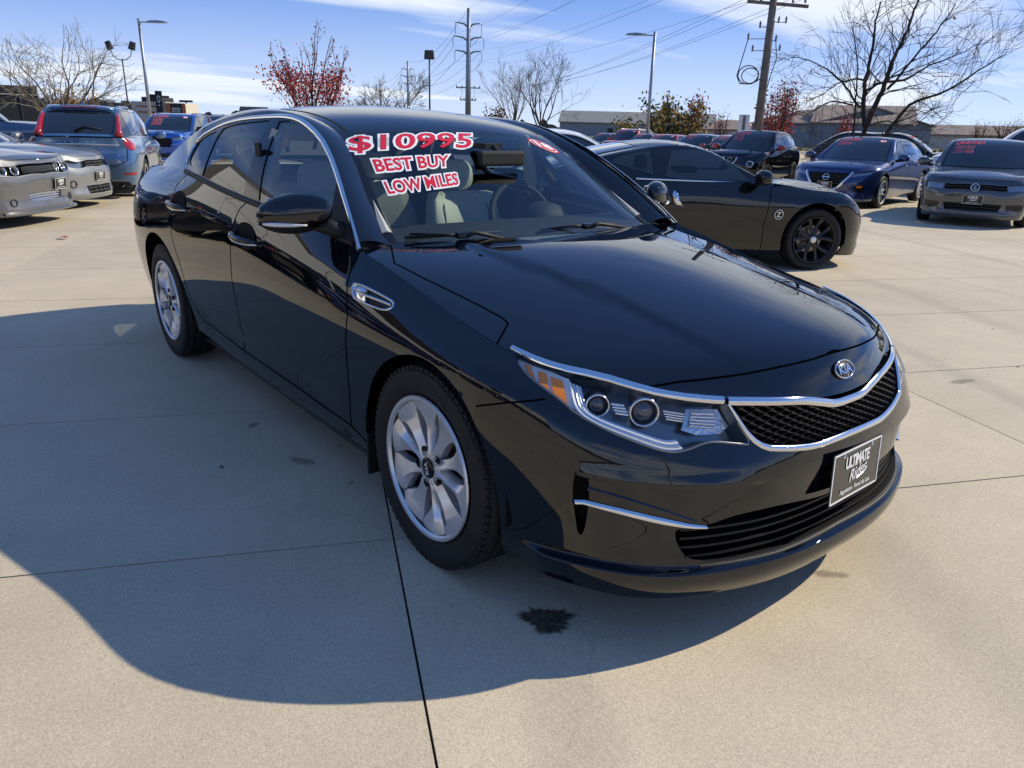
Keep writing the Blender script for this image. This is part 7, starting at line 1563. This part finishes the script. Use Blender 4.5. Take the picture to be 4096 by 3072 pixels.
Mo=Matrix.Translation((ex[0]*(L-.52)-ey[0]*1.225,ex[1]*(L-.52)-ey[1]*1.225,(zt+zp)/2-.75-e.location.z))@Matrix(((ex[0],0,-ey[0],0),(ex[1],0,-ey[1],0),(0,1,0,0),(0,0,0,1)))
text_flat('blade_letters','O',1.5,Mo@Matrix.Translation((0,.35,0)),LETW,e,offset=.01,sx=.45); text_flat('blade_letters','.',1.2,Mo@Matrix.Translation((0,-.55,0)),LETW,e,offset=.03)
e,box,L,R,ex,ey,A=block('hall_annex','charcoal wall with brick corner piers and white vertical lettering right of the blade sign',SITE['L4a'],SITE['L4b'],gl,SITE['L4b'][2],10,DARKW)
box(-.1,.5,-.15,.3,gl,SITE['L4a'][2]-.3,BRICK,'brick_pier'); box(L-.45,L+.1,-.15,.3,gl,SITE['L4b'][2]-.1,BRICK,'brick_pier')
Mo=Matrix.Translation((ex[0]*L*.52-ey[0]*.03,ex[1]*L*.52-ey[1]*.03,SITE['L4b'][2]-1.0-e.location.z))@Matrix(((ex[0],0,-ey[0],0),(ex[1],0,-ey[1],0),(0,1,0,0),(0,0,0,1)))
text_flat('wall_letters','ODYSSEY',.95,Mo,LETW,e,offset=.012,sx=.32); text_flat('wall_letters','FUN WORLD',.22,Mo@Matrix.Translation((.05,-.62,0)),LETW,e,sx=.9) if False else None
A_=np.array(SITE['far0'][:2]);B_=np.array(SITE['far1'][:2])
block('low_wall_building','low flat brown building on the horizon left of the red-leaved maple',A_,B_,gl,SITE['far0'][2],10,TAUPE)
gable('far_house','dark steep-roofed house on the horizon behind the sedan roof',SITE['far'],(SITE['far'][0]+3,SITE['far'][1]+5),SITE['far'][2],SITE['far'][2]-2.2,6,DARKW,DARKW,over=.6)
for px,(x,y,z) in enumerate(((-150,38.5,4.6),(-150,42.5,4.0))):
    e=empty('lamp_post',(x,y,gl),0,'distant twin-head lamp post on the horizon, %s of the pair'%('left' if px==0 else 'right'),'lamp'); m=MB(); m.tube([(0,0,0),(0,0,z-gl)],.14,6); m.build('shaft',BLKP,e); m=MB(); m.box((0,0,z-gl),(2.2,.7,.35),R51); m.build('lamp_head',BLKP,e)
# far belt of trees and roofs closing the horizon
m=MB(); r=np.random.default_rng(3)
for i in range(900):
    a=math.radians(r.uniform(0,360)); d=r.uniform(330,420); h=r.uniform(1.5,5.0); x,y=d*math.cos(a),d*math.sin(a); w=r.uniform(4,9)
    pts=[]; 
    for q in range(7): pts.append((w*(q/6-.5),h*(1-abs(q/6-.5)**2*2.5)*r.uniform(.75,1.1)))
    tx,ty=-math.sin(a),math.cos(a)
    V=[(x+tx*u,y+ty*u,gl-.5) for u,_ in pts]+[(x+tx*u,y+ty*u,gl+z) for u,z in pts]+[(x+tx*u*.6+6*math.cos(a),y+ty*u*.6+6*math.sin(a),gl+z*.8) for u,z in pts]
    m.add(V,[(q,q+1,8+q,7+q) for q in range(6)]+[(7+q,8+q,15+q,14+q) for q in range(6)])
o=m.build('far_treeline',mat('bare_woodland',(.085,.075,.065),.95,noise=(.3,.4)),smooth=False); tag(o,'hazy line of bare woods along the horizon','woods',kind='stuff')
# ---------------------------------------------------------------- the showroom behind and left of the camera (its mirror image runs along the sedan's flank)
NB=np.array([math.cos(math.radians(48)),math.sin(math.radians(48))]); TB=np.array([NB[1],-NB[0]]); Q0=np.array([-17.3,-6.4])
e=empty('showroom',(Q0[0],Q0[1],gz(*Q0)),0,'pale panelled car showroom with blue script sign, seen mirrored in the sedan','building')
RB=Matrix(((TB[0],NB[0],0),(TB[1],NB[1],0),(0,0,1)))
def bb(u,v,z,du,dv,dz,mt_,nm,bev=0):
    m=MB(); c=TB*u+NB*v; m.box((c[0],c[1],z),(du,dv,dz),RB); return m.build(nm,mt_,e,bevel=bev)
bb(16,-4.2,3.3,38,8,6.6,TAUPE,'core')
for i in range(17):
    for j in range(3):
        if 4<=i<=8 and j>=1: continue
        bb(-2.0+i*2.2+1.1,-.06,3.05+j*1.25,2.17,.10,1.22,WHITEW,'facade_panel')
for i in range(17):
    bb(-2.0+i*2.2+1.1,-.12,1.25,2.10,.06,2.3,WGLASS,'shop_window'); bb(-2.0+i*2.2,-.05,1.25,.10,.14,2.4,SATIN,'window_mullion')
bb(11.2,-.02,5.0,11.0,.2,2.9,DARKW,'sign_board')
MS=Matrix.Translation((TB[0]*12.0+NB[0]*.16,TB[1]*12.0+NB[1]*.16,4.75))@Matrix(((-TB[0],0,NB[0],0),(-TB[1],0,NB[1],0),(0,1,0,0),(0,0,0,1)))
BLUEL=mat('blue_sign_face',(.03,.13,.36),.4)
text_flat('sign_letters','Rides',2.6,MS,LETW,e,offset=.05,shear=.3); text_flat('sign_letters','Rides',2.6,MS@Matrix.Translation((0,0,.06)),BLUEL,e,offset=-.005,shear=.3)
MS2=Matrix.Translation((TB[0]*26+NB[0]*.02,TB[1]*26+NB[1]*.02,5.2))@Matrix(((-TB[0],0,NB[0],0),(-TB[1],0,NB[1],0),(0,1,0,0),(0,0,0,1)))
text_flat('sign_letters','ULTIMATE',1.3,MS2,mat('grey_letters',(.10,.10,.11),.5),e,offset=.03)
# cars of the same row beyond the left edge, seen only in reflection
def park_copy(src,k,lab):
    c=clone(src['root']); p=np.array([-10.4,-1.6])+np.array([TB[0],TB[1]])*2.75*k; c.location=(p[0],p[1],gz(*p)); c.rotation_euler=(0,0,math.radians(48)); c['label']=lab; return c
park_copy(JUKE,1,'black crossover parked in front of the showroom, next to the round-lamp coupe'); park_copy(ALT,2,'dark sedan parked third from the round-lamp coupe in front of the showroom'); park_copy(SUVB,3,'charcoal suv parked fourth in front of the showroom'); park_copy(JET,4,'grey sedan parked fifth in front of the showroom')
for o in list(COL.objects):
    if o.parent is None and o.get('category') in ('car','truck','van') and o is not KIA: o.location.z=gz(o.location.x,o.location.y)
